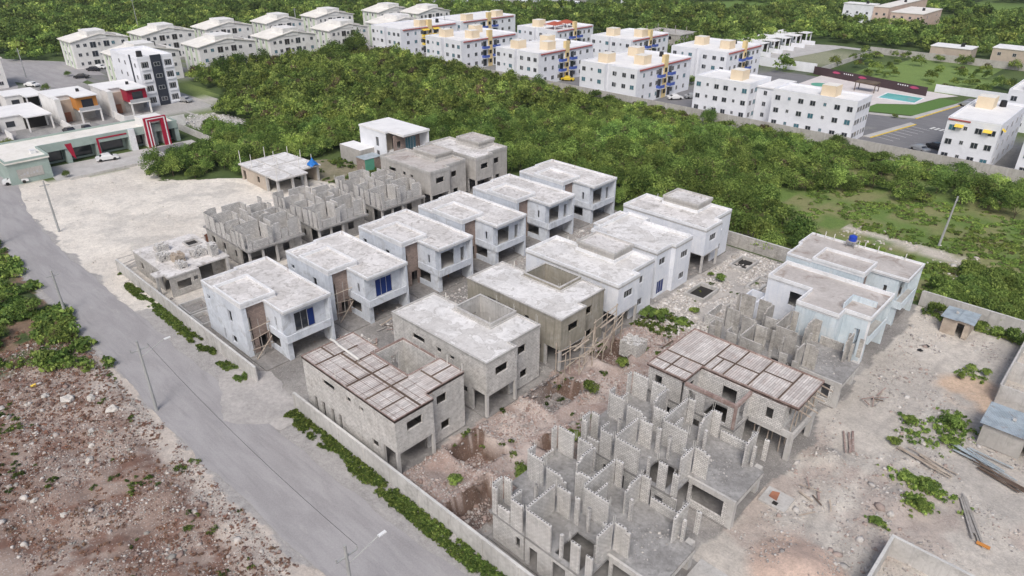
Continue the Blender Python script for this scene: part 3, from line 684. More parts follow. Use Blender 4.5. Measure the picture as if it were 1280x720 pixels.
# W2 : type A; W1 : wide house with high parapets
w2 = house_a((-16.9, 85.85, 0), 'pale blue primed house with high roof edge and balcony beside the grass', 'primer3', False, seed=41, roofm='roofdirty')
def house_w1():
    h = thing('unfinished_house', 'pale blue primed house with sunken roof box, beside the weathered roofless house', 'house', (-16.95, 74.1, 0), group='two storey houses of the building site')
    W = M['primer3']; H = 6.3
    part(h, 'wall', M['primer2'], lambda b: b.wall('x', 4.1, 4.3, -13.05, -7.5, 0, H, [(-10.1,-8.2,3.7,5.6)]))
    part(h, 'wall', W, lambda b: b.wall('y', -7.7, -7.5, 0, 4.1, 0, H, [(1.6,2.4,4.2,5.2)]))
    part(h, 'wall', W, lambda b: b.wall('x', 0, .2, -7.5, -2.8, 0, H))
    part(h, 'wall', W, lambda b: b.wall('y', -3.0, -2.8, .2, 1.8, 0, H))
    part(h, 'wall', W, lambda b: b.wall('x', 1.8, 2.0, -2.8, 0, 0, H, [(-1.4,-.8,1.5,5.0)]))
    part(h, 'wall', W, lambda b: b.wall('y', -1.4, -1.2, 2.0, 9.2, 3.0, H, [(3,5.5,3.1,5.4), (6.6,8.0,3.1,5.4)]))
    part(h, 'wall', W, lambda b: b.wall('x', 9.2, 9.4, -13.05, 0, 0, H, [(-11,-10,4.2,5.3), (-6,-5,4.2,5.3)]))
    part(h, 'wall', W, lambda b: b.wall('y', -13.05, -12.85, 4.3, 9.2, 0, H, [(5.5,7,4.2,5.4)]))
    part(h, 'carport_wall', W, lambda b: b.wall('y', -6.2, -6.0, 2.0, 9.2, 0, 2.8, [(4,5,0,2.1)]))
    part(h, 'floor_slab', M['conc'], lambda b: (b.box(-12.85, -.1, 4.3, 9.2, 2.7, 2.98), b.box(-7.5, -3.0, .2, 4.29, 2.7, 2.98)))
    part(h, 'balcony', W, lambda b: (b.wall('y', -.12, .02, 3.4, 9.2, 2.66, 3.7), b.wall('x', 3.26, 3.4, -1.2, .02, 2.66, 3.7)))
    part(h, 'column', W, lambda b: b.box(-1.6, -.3, 3.3, 3.9, 0, 2.66))
    poly = [(-13.1,4.05),(-7.72,4.05),(-7.72,-.05),(-2.78,-.05),(-2.78,1.75),(.05,1.75),(.05,9.45),(-13.1,9.45)]
    rf = part(h, 'roof', [M['trim'], M['roofdirty']], lambda b: b.prism(poly, H, H+.15, m=0, top=1))
    part(rf, 'parapet', M['trim'], lambda b: b.ring(poly, .16, H+.1, H+.62))
    part(rf, 'roof_box', W, lambda b: b.ring([(-5.2,3.3),(-.9,3.3),(-.9,6.0),(-5.2,6.0)], .14, H+.15, H+.8) if False else (b.box(-3.4, -3.25, 2.6, 5.4, H+.15, H+.85), b.box(-3.25, -.6, 5.25, 5.4, H+.15, H+.85)))
    part(h, 'low_annex', M['primer2'], lambda b: b.slab(-15.2, -13.1, 2.2, 5.2, .0, 3.6, [(-15.0,-13.3,2.4,5.0)]))
    part(h, 'front_fin', M['trim'], lambda b: b.box(-.2, .02, 1.78, 1.98, 0, H))
    return h
house_w1()

# formwork house in the front row right
def house_f():
    h = thing('unfinished_house', 'block house with long rusty formwork roof between two roofless houses', 'house', (-16.1, 52.4, 0), group='two storey houses of the building site')
    Z = 5.95; B = M['block']; r = random.Random(5)
    part(h, 'wall', B, lambda b: b.wall('x', .0, .16, -14.2, -10.4, 0, Z-.1, [(-13.4,-12.6,4.0,5.2), (-12,-11,0,2.1)]))
    part(h, 'wall', B, lambda b: b.wall('x', .0, .16, -10.1, -4.6, 0, Z-.1, [(-9.6,-8.8,3.1,5.2), (-7.8,-5.4,3.3,5.3), (-9,-8,0,2.2)]))
    part(h, 'wall', B, lambda b: b.wall('y', -14.2, -14.04, .16, 8.8, 0, Z-.1, [(2,3,4,5.2), (5,6.5,4,5.2)]))
    part(h, 'wall', B, lambda b: b.wall('x', 8.8, 8.96, -14.2, -.2, 0, Z-.1, [(-12,-11,4,5.2), (-7,-6,4,5.2), (-4,-1,0,2.6)]))
    part(h, 'wall', B, lambda b: b.wall('y', -1.3, -1.14, 3.1, 8.8, 3.1, Z-.1, [(4.0,4.9,4.1,5.3), (6.4,8.2,3.3,5.3)]))
    part(h, 'wall', B, lambda b: b.wall('x', 2.9, 3.06, -4.6, -1.14, 3.1, Z-.1, [(-2.9,-2.2,3.9,5.1)]))
    part(h, 'wall', B, lambda b: b.wall('y', -4.76, -4.6, .16, 2.9, 0, Z-.1, [(.8,2.2,3.2,5.3)]))
    part(h, 'wall', B, lambda b: b.wall('x', 3.0, 3.16, -10.1, -4.8, 3.1, Z-.1, [(-7.5,-6,3.2,5.2)]))
    part(h, 'wall', B, lambda b: b.wall('y', -10.26, -10.1, .16, 3.0, 3.1, Z-.1, [(1,2,3.2,5.2)]))
    part(h, 'floor_slab', M['floor'], lambda b: (b.slab(-14.2, -4.4, -.05, 3.2, 2.86, 3.08, [(-8.0,-5.6,.4,2.8)]), b.box(-14.2, 0, 3.2, 8.3, 2.86, 3.08)))
    part(h, 'edge_beam', M['conc'], lambda b: (b.box(-4.4, .05, 2.98, 3.18, 2.6, 3.3), b.box(-.2, .05, 3.2, 8.3, 2.6, 3.3)))
    part(h, 'column', M['conc'], lambda b: b.box(-.5, .0, 3.0, 3.4, 0, 2.6)); part(h, 'column', M['conc'], lambda b: b.box(-.5, .0, 7.9, 8.3, 0, 2.6))
    part(h, 'column', M['conc'], lambda b: b.box(-.9, -.6, 8.7, 8.96, 0, Z-.1))
    part(h, 'carport_wall', B, lambda b: b.wall('y', -5.9, -5.74, 3.2, 8.7, 0, 2.86, [(4,5,0,2.1), (6,7.8,.9,2.1)]))
    main = [(-14.4,-.15),(-10.0,-.15),(-10.0,3.1),(-1.0,3.1),(-1.0,3.1+.001),(-.1,3.1+.001),(-.1,9.1),(-14.4,9.1)]
    main = [(-14.4,-.15),(-10.0,-.15),(-10.0,3.1),(-.1,3.1),(-.1,9.1),(-14.4,9.1)]
    rf = part(h, 'roof', [M['formedge'], M['form']], lambda b: b.prism(main, Z, Z+.12, m=0, top=1))
    part(rf, 'edge_board', M['formedge'], lambda b: b.ring(main, .07, Z-.05, Z+.3))
    def beams(b):
        for x in (-10.0, -7.9, -5.3, -2.2): b.box(x-.08, x+.08, 3.2, 9.0, Z+.12, Z+.18)
        b.box(-9.9, -5.4, 5.9, 6.05, Z+.12, Z+.182); b.box(-14.3, -10.1, 3.4, 3.56, Z+.12, Z+.182); b.box(-12.6, -12.46, -.1, 3.39, Z+.12, Z+.18)
        b.box(-9.2, -9.07, 3.2, 5.88, Z+.12, Z+.18); b.box(-5.2, -2.3, 6.7, 6.84, Z+.12, Z+.182); b.box(-14.3, -10.1, 1.4, 1.52, Z+.12, Z+.182)
    part(rf, 'rebar_beam', M['dwood'], beams)
    part(h, 'tower_frame', M['formedge'], lambda b: (b.box(-10.0, -4.5, -.12, .14, Z-.4, Z-.02), b.box(-4.8, -4.5, .14, 3.0, Z-.4, Z-.02), b.box(-4.75, -4.5, -.1, .14, 3.1, Z-.4)))
    part(h, 'joist', M['wood'], lambda b: [b.bar((-.1, y, Z-.05), (1.0+r.uniform(-.4,.3), y+r.uniform(-.1,.1), Z-.12-r.uniform(0,.2)), .1, .1) for y in (3.3, 4.4, 5.2, 6.3, 7.4, 8.6)])
    part(h, 'prop', M['wood'], lambda b: [b.tube((x, y, 0), (x+r.uniform(-.1,.1), y, 2.6), .06, n=5) for x in (-1.3,-2.6,-3.9) for y in (3.8,5.2,6.6,8.0)])
    part(h, 'prop', M['wood'], lambda b: [b.tube((x, y, 3.1), (x+r.uniform(-.1,.1), y, Z-.05), .05, n=5) for x in (-.5,) for y in (3.4,4.6,5.8,7.0,8.6)])
    return h
house_f()

# single storey shells ------------------------------------------------
def shell1():
    h = thing('unfinished_house', 'single storey shell with block stacks on its slab at the corner of the road wall', 'house', (-89.0, 28.7, 0), group='single storey shells')
    B = M['blockold']
    poly = [(-14.0,.4),(-2.9,.4),(-2.9,-.7),(-4.8,-.75),(-4.8,-.8)]
    poly = [(-14.1,.5),(-4.7,.5),(-4.7,-.8),(-2.9,-.8),(-2.9,.3),(-1.7,.3),(-1.7,4.6),(-2.4,4.6),(-2.4,9.4),(-13.4,9.4),(-14.1,8.9)]
    part(h, 'roof', [M['conc'], M['roof']], lambda b: b.prism(poly, 2.9, 3.12, m=0, top=1))
    part(h, 'wall', B, lambda b: b.wall('y', -1.95, -1.78, .5, 4.7, 0, 2.9, [(1.4,3.3,.9,2.1), (3.7,4.3,1.5,2.1)]))
    part(h, 'wall', B, lambda b: b.wall('y', -4.4, -4.22, 4.7, 9.2, 0, 2.9, [(5.2,7.4,0,2.4)]))
    part(h, 'wall', B, lambda b: b.wall('x', .52, .7, -14, -4.6, 0, 2.9, [(-12,-11,.9,2.1), (-8,-7,0,2.1)]))
    part(h, 'wall', B, lambda b: b.wall('y', -14, -13.8, .7, 9, 0, 2.9, [(3,5,0,2.1)]))
    part(h, 'wall', B, lambda b: b.wall('x', 9.0, 9.2, -13.6, -2.6, 0, 2.9, [(-8,-7,0,2.1)]))
    part(h, 'column', M['conc'], lambda b: b.box(-2.8, -2.45, 8.8, 9.2, 0, 2.9)); part(h, 'column', M['conc'], lambda b: b.box(-3.4, -3.1, -.7, -.4, 0, 2.9))
    part(h, 'skylight_frame', M['conc'], lambda b: b.ring([(-11.4,6.6),(-9.2,6.6),(-9.2,8.6),(-11.4,8.6)], .15, 3.12, 3.4))
    part(h, 'skylight_opening', M['dark'], lambda b: b.box(-11.2, -9.4, 6.8, 8.4, 3.121, 3.14))  # dark plate on the solid slab paints the shade below the skylight
    rebars(h, [(-14,.7),(-11.5,.7),(-9,9.1),(-13.4,9),(-6,9.1),(-11,9.1),(-2.6,9.1),(-6,.8)], 3.1, 1.3, None, .03, 'pvc', 'column_bar')
    part(h, 'footing_frame', M['conc'], lambda b: [b.slab(a, c, d, e, -.2, .5, [(a+.2, c-.2, d+.2, e-.2)]) for a, c, d, e in ((1.5,5.0,-.3,3.0),(5.4,8.8,-.4,1.7))])
    return h
shell1()
def block_stack(loc, nx, ny, nz, label, m='block', group='stacks of loose concrete blocks'):
    b = MB(); r = random.Random(int(loc[0]*10+loc[1]*7))
    for k in range(nz):
        for i in range(nx):
            for j in range(ny):
                if k == nz-1 and r.random() < .35: continue
                if r.random() < .06: continue
                x = i*.41 + r.uniform(-.03,.03); y = j*.21 + r.uniform(-.02,.02)
                b.box(x, x+.39, y, y+.19, k*.2, k*.2+.19)
    o = b.build('block_stack', M[m], None, loc); tag(o, label, 'stack of blocks', group)
    return o
block_stack((-97.5, 30.3, 3.125), 4, 8, 5, 'grey block stack on the single storey slab, nearest the porch canopy')
block_stack((-95.6, 31.6, 3.125), 4, 7, 6, 'yellowish block stack on the single storey slab', 'wood')
block_stack((-93.6, 31.2, 3.125), 4, 6, 4, 'low block stack near the front edge of the single storey slab')
block_stack((-95.4, 34.2, 3.125), 4, 9, 6, 'wide block stack in the middle of the single storey slab')
block_stack((-101.0, 31.4, 3.125), 4, 8, 5, 'round looking block heap on the single storey slab near its rear edge')
block_stack((-93.9, 36.2, 3.125), 3, 5, 9, 'tall narrow block stack on the single storey slab beside the roofless house')
block_stack((-38.6, 59.4, 0.1), 6, 10, 11, 'head high stack of grey blocks in the reddish rubble yard')
def shell2():
    h = thing('unfinished_house', 'single storey shell with tall pale column bars beside the sand lot and scrub', 'house', (-116, 59.5, 0), group='single storey shells')
    B = M['tan']
    poly = [(-13.2,-.3),(1.2,-.3),(1.2,6.2),(-1.2,6.2),(-1.2,10.6),(-13.4,10.0)]
    rf = part(h, 'roof', [M['conc'], M['roof2']], lambda b: b.prism(poly, 3.05, 3.32, m=0, top=1))
    def lines(b):
        b.box(-13, 1, 3.2, 3.35, 3.325, 3.42); b.box(-9, -8.85, -.2, 3.1, 3.325, 3.4); b.box(-5, -4.85, -.2, 3.1, 3.325, 3.4); b.box(-7, -6.85, 3.4, 9.9, 3.325, 3.41)
        b.box(-13, -1.4, 6.6, 6.75, 3.325, 3.36)
    part(rf, 'beam_line', M['conc'], lines)
    part(h, 'wall', B, lambda b: b.wall('x', 0, .2, -13, -3.6, 0, 3.05, [(-7,-6,1,2.2), (-12.4,-11.2,0,2.2)]))
    part(h, 'wall', B, lambda b: b.wall('y', -13, -12.8, .2, 9.6, 0, 3.05, [(3,5,.9,2.2)]))
    part(h, 'wall', M['blockold'], lambda b: b.wall('y', -6.2, -6, .2, 10, 0, 3.05, [(1,2.2,0,2.2), (5,8,0,2.2)]))
    part(h, 'wall', B, lambda b: b.wall('x', 9.8, 10, -12.8, -2, 0, 3.05, [(-7,-6,1,2.2)]))
    for x, y in ((.5,0),(.5,3),(.5,5.7),(-1.9,9.9),(-1.8,6.3),(-3.4,0)): part(h, 'column', M['conc'], lambda b: b.box(x-.2, x+.2, y-.02, y+.38, 0, 3.05))
    b = MB()
    for x, y in ((-12.9,.1),(-8.9,.3),(-8.5,4.8),(-11,9.2),(-7,9.7),(-3,9.7),(-4.8,3.4),(.6,.1),(-2.2,6.4),(-12.8,5.2)): b.tube((x,y,3.3),(x+.1,y,5.2+((x*7)%1)),.08,.06,5)
    b.build('column_bar', M['pvc'], h)
    return h
shell2()
def tarp(loc, label, s=1.0, seed=3):
    r = random.Random(seed); b = MB(); n = 7
    P = {}
    for i in range(n):
        for j in range(n):
            d = math.hypot(i-3, j-3)/4
            P[i, j] = ((i-3)*.3*s + r.uniform(-.1,.1), (j-3)*.3*s + r.uniform(-.1,.1), max(.02, (1.5-1.6*d)*s + r.uniform(-.15,.15)))
    for i in range(n-1):
        for j in range(n-1): b.q([P[i,j],P[i+1,j],P[i+1,j+1],P[i,j+1]])
    return tag(b.build('tarp', M['tarp'], None, loc, True), label, 'tarpaulin')
tarp((-117.8, 68.6, 3.33), 'crumpled bright blue tarpaulin draped over bars on the single storey shell', 1.0)
# water tank style bundle on the last right house
b = MB(); b.tube((0,0,0),(0,0,.7),.5,.5,12); b.tube((0,0,.7),(0,0,.85),.5,.2,12)
tag(b.build('water_tank', M['bluetank'], None, (-25.9, 94.25, 7.45)), 'dark blue water tank on a stand at the rear edge of the pale blue roof', 'water tank')
bars = MB()
for x in (-29.6,-28.4,-25.1,-24.3,-22.6,-19.2): bars.tube((x,0,0),(x+.05,0,1.0),.07,.06,6)
bars.build('column_bar', M['pvc'], w2, (16.9, 8.75, 6.6))
b = MB()
for x, y in ((-.5,-.5),(.5,-.5),(.5,.5),(-.5,.5)): b.tube((x,y,0),(x,y,.85),.06,n=5)
b.box(-.65,.65,-.65,.65,.8,.9)
tag(b.build('tank_stand', M['gwood'], None, (-25.9, 94.25, 6.6)), 'low wooden stand under the blue water tank', 'tank stand')

# white modern house + annex
def modern():
    h = thing('modern_house', 'finished bright white modern house with brown stone balcony beside the scrub', 'house', (-110.0, 84.0, 0))
    W = M['white']
    part(h, 'wall', W, lambda b: b.wall('x', 0, .2, -13.4, -4.6, 0, 7.0, [(-8.0,-7.0,1.2,3.0), (-8.0,-7.0,3.9,5.8)]))
    part(h, 'wall', W, lambda b: b.wall('y', -13.4, -13.2, .2, 7.6, 0, 7.0))
    part(h, 'wall', M['brown'], lambda b: b.wall('y', -3.0, -2.8, .6, 7.4, 3.0, 6.7, [(1.4,2.4,3.9,5.4), (3.6,6.4,3.2,5.8)]))
    part(h, 'wall', M['tan'], lambda b: b.wall('y', -6.2, -6.0, .2, 2.6, 0, 7.0, [(.6,1.6,0,2.2)]))
    part(h, 'wall', W, lambda b: b.wall('x', 7.4, 7.6, -13.2, 0, 0, 7.0))
    part(h, 'roof', M['whiteroof'], lambda b: b.prism([(-13.5,-.1),(-4.5,-.1),(-4.5,.9),(.1,.9),(.1,7.8),(-13.5,7.8)], 7.0, 7.4))
    part(h, 'floor_slab', M['trim'], lambda b: b.box(-13.2, 0, .9, 7.4, 2.7, 3.0))
    part(h, 'balcony', M['trim'], lambda b: (b.box(-.15, 0, .9, 7.4, 3.0, 3.7), [b.box(-.3, .05, y, y+.14, 3.0, 4.4) for y in (3.6,4.2,4.8,5.4,6.0)]))
    part(h, 'lower_wall', M['tan'], lambda b: b.wall('y', -4.6, -4.4, .9, 7.4, 0, 2.7, [(1.2,2.8,0,2.2), (4,6.5,0,2.3)]))
    part(h, 'door', M['carr'], lambda b: b.box(-4.38, -4.3, 1.2, 2.8, 0, 2.2))
    win(h, 'x', 0, -8.0, -7.0, 1.2, 3.0, -1, 'glass'); win(h, 'x', 0, -8.0, -7.0, 3.9, 5.8, -1, 'glass'); win(h, 'y', -2.8, 3.6, 6.4, 3.2, 5.8, 1, 'tglass', bars=3)
    part(h, 'annex', [M['concg'], M['whiteroof']], lambda b: b.box(-16.0, -8.8, -3.6, -.02, 0, 3.4, 0, 1))
modern()
def gshed():
    h = thing('yard_shed', 'small green and brick red lean-to shed below the bright white modern house', 'shed', (-115.0, 79.0, 0))
    part(h, 'green_panel', M['greenpanel'], lambda b: b.box(-.1, 0, -.2, 2.0, 0, 2.6)); part(h, 'wall', M['brown'], lambda b: b.box(-.12, 0, 2.02, 4.4, 0, 2.5))
    part(h, 'green_panel', M['greenpanel'], lambda b: b.box(-.1, 0, 4.42, 5.2, 0, 2.3)); part(h, 'wall', M['brown'], lambda b: b.box(-3.0, -.12, -.2, 0, 0, 2.5))
    part(h, 'roof', M['zinc'], lambda b: b.box(-3.1, .1, -.3, 4.0, 2.62, 2.68))
gshed()

# white curved pipe on formwork roof (house A)
b = MB(); pts = [(-56.4,32.2,6.9),(-55.2,32.0,7.2),(-54.2,31.8,7.25),(-53.0,31.9,7.1),(-51.2,32.0,6.85)]
for p, q in zip(pts, pts[1:]): b.tube(p, q, .13, n=7)
tag(b.build('plastic_pipe', M['pvc']), 'bent white plastic pipe lying on the rusty formwork roof', 'pipe')

# scaffold on the olive house
def scaffold():
    h = thing('scaffold', 'rough wooden scaffold in front of the olive plastered house', 'scaffold', (-41.0, 51.5, 0)); r = random.Random(4)
    posts = [(.9,.6,4.6),(.9,3.2,4.8),(.7,5.4,5.2),(.4,7.6,5.4),(.4,9.6,5.6),(2.0,.8,3.4),(1.9,3.4,3.3),(1.6,5.8,3.6),(1.2,8.0,4.2),(1.2,9.8,4.2),(-.2,-.6,4.4),(1.0,-.6,3.6)]
    for x, y, z in posts: part(h, 'post', M['wood'], lambda b: b.tube((x,y,-.5),(x+r.uniform(-.2,.2),y+r.uniform(-.1,.1),z),.07,.06,6))
    for p, q in (((.8,-.8,3.4),(.8,4.2,3.6)),((.6,3.0,3.5),(.4,9.8,4.6)),((1.9,.4,2.2),(1.3,10,3.1)),((.9,-.4,1.6),(1.9,4.6,3.1)),((1.8,4.0,1.0),(1.2,10,3.9)),((.6,5.0,4.9),(.4,9.9,5.3)),
                 ((.2,-.8,2.2),(2.2,1.4,2.9)),((2.0,.9,.6),(.8,5.6,2.8)),((1.9,3.2,2.9),(.3,5.6,4.2)),((1.6,5.8,1.0),(.4,9.7,3.0)),((.9,.6,3.9),(2.1,3.4,3.0)),((-.3,-.7,3.1),(1.4,.9,4.2)),((.4,7.4,2.2),(1.4,9.9,4.6))):
        part(h, 'brace', M['wood'], lambda b: b.bar(p, q, .10, .06))
    for y0, y1, z in ((.6,3.4,3.55),(5.4,8.6,4.4)): part(h, 'plank', M['wood'], lambda b: b.bar((1.3,y0,z),(1.2,y1,z+.2),.22,.05))
scaffold()

# rough pole scaffolds leaning at the brown stair walls
for yy, lab in ((29.02, 'thin pole scaffold before the brown stair wall of the house beside the road wall'), (40.55, 'thin pole scaffold before the brown stair wall of the second white house')):
    sc = thing('pole_scaffold', lab, 'scaffold', (XA-4.2, yy, 0), group='pole scaffolds at the stair walls'); r = random.Random(int(yy))
    for y in (.5, 1.5, 2.5): part(sc, 'post', M['gwood'], lambda b: b.tube((.3,y,.1),(.2+r.uniform(-.1,.1),y+r.uniform(-.2,.2),5.0+r.uniform(-.5,.6)),.05,.04,5))
    for z in (1.3, 2.6, 4.0): part(sc, 'brace', M['wood'], lambda b: b.bar((.35,.2,z+r.uniform(-.3,.3)),(.3,2.9,z+r.uniform(-.3,.3)),.09,.06))
    part(sc, 'brace', M['wood'], lambda b: b.bar((.8,.3,.1),(.4,2.8,2.2),.1,.06))

# orange work barrier under third white house
h = thing('work_trestle', 'orange work trestle standing under the carport of the third white house', 'trestle', (-68.5, 57.4, 0.12))
for y in (0, 1.6): part(h, 'leg', M['orange'], lambda b: (b.bar((-.3,y,0),(0,y,1.0),.08,.08), b.bar((.3,y,0),(.02,y,1.0),.08,.08)))
part(h, 'board', M['orange'], lambda b: b.box(-.5,.5,-.3,1.9,1.0,1.08))

# steel bar bundle / rebars sticking out of the nearest deck handled as part of houses; loose rebars
# ================================================================== GROUND
def spacing(lo, hi, ilo, ihi, step, grow=1.12, mx=60):
    a = list(np.arange(ilo, ihi+1e-6, step)); s = step
    while a[-1] < hi: s = min(s*grow, mx); a.append(a[-1]+s)
    s = step
    while a[0] > lo: s = min(s*grow, mx); a.insert(0, a[0]-s)
    return np.array(a)
GXs = spacing(-3000, 1500, -135, 6, .3); GYs = spacing(-300, 3500, 2, 101, .3)

PITS = [(-38.3, 35.8, 2.2, 2.0, 2.1), (-33.2, 31.3, 1.9, 2.6, 1.7), (-38.9, 48.0, 2.0, 2.9, 1.9), (-39.0, 58.6, 1.9, 2.4, 1.5), (-33.4, 41.4, 1.5, 1.2, 1.3)]
CIS = [(-39.3, 79.8, 1.45, 2.15), (-39.3, 92.0, 1.35, 2.1), (-34.6, 87.2, 1.0, 2.1)]
YARD = [(-41.6,28),(-31,28),(-31,66),(-36,72),(-42,66)]
def gh(x, y):
    x = np.asarray(x, float); y = np.asarray(y, float)
    z = np.zeros(np.broadcast(x, y).shape)
    n = fbm(x, y, 3.2, 5, 3); n2 = fbm(x, y, 9, 4, 8)
    # left waste lot (south of the road)
    w = sst(17.3, 14.5, y); z = z + w*((n-.45)*1.1 + (n2-.4)*1.0)
    # excavation yard between the two right hand columns
    w = sst(-41.8, -40.6, x)*sst(-30.6, -31.6, x)*sst(28, 29.5, y)*sst(73, 68, y)
    z = z + w*((n-.4)*1.3 + .25)
    w2 = sst(-41.8, -40.6, x)*sst(-30.6, -31.6, x)*sst(68, 73, y)*sst(97, 95, y); z = z + w2*(n-.5)*.5
    for cx, cy, hx, hy, d in PITS:
        wx, wy = wob(x, y, .28, 1.6, 70)
        k = sst(hx+.06, hx-.12, np.abs(wx-cx))*sst(hy+.06, hy-.12, np.abs(wy-cy))
        rim = sst(hx+1.4, hx+.3, np.abs(wx-cx))*sst(hy+1.4, hy+.3, np.abs(wy-cy))
        z = z + .35*rim*(x > -40.9)
        z = z*(1-k) - k*(d - (n-.5)*.5)
    # right yard
    w = sst(-15.5, -13.5, x)*sst(98, 96, y)*sst(20, 30, y)
    z = z + w*((n-.5)*.55 + (n2-.5)*.4)
    for cx, cy, r, hgt in ((-9.6, 43.2, 4.8, 1.9), (-12.6, 47.5, 2.6, .55), (-13.3, 58.5, 2.2, .7), (-13.5, 37, 3, .6), (-6.6, 57, 3.0, .5)):
        d = np.hypot(x-cx, y-cy); z = z + hgt*sst(r, 0, d)*(.8+.4*n)
    # alley between white row and right hand block
    w = sst(-64.2, -63, x)*sst(-57, -58, x)*sst(34, 38, y)*sst(98, 94, y); z = z + w*(n-.45)*.5
    for cx, cy, r, hgt in ((-60.5, 90, 2.3, .7), (-63.3, 72, 2.0, .5), (-62.8, 47.5, 2.6, .5), (-58.2, 41.2, 2.4, .9)):
        z = z + hgt*sst(r, 0, np.hypot(x-cx, y-cy))*(.7+.6*n)
    # sand lot
    w = sst(-150, -140, x)*sst(-104.5, -107, x)*sst(26.5, 30, y)*sst(80, 72, y); z = z + w*((n2-.45)*.8 + (n-.5)*.15)
    z = z + 1.4*sst(4.5, 0, np.hypot((x+111), (y-56.5)))
    z = z + 0.8*sst(10, 0, np.hypot((x+171)*.7, (y-77)*1.3))*(.6+.8*n)
    # keep houses and road level
    for x0, x1, y0, y1 in ((-80,-64.6,28,96.5),(-56.8,-41.4,28,96),(-104.5,-88.8,28,96),(-31.1,-15.6,29,96),(-400,30,16.2,24.2)):
        k = sst(-.0, .5, x-x0+.3)*sst(0, .5, x1-x+.3)*sst(0, .5, y-y0+.3)*sst(0, .5, y1-y+.3)
        z = z*(1-k) - .02*k
    return z

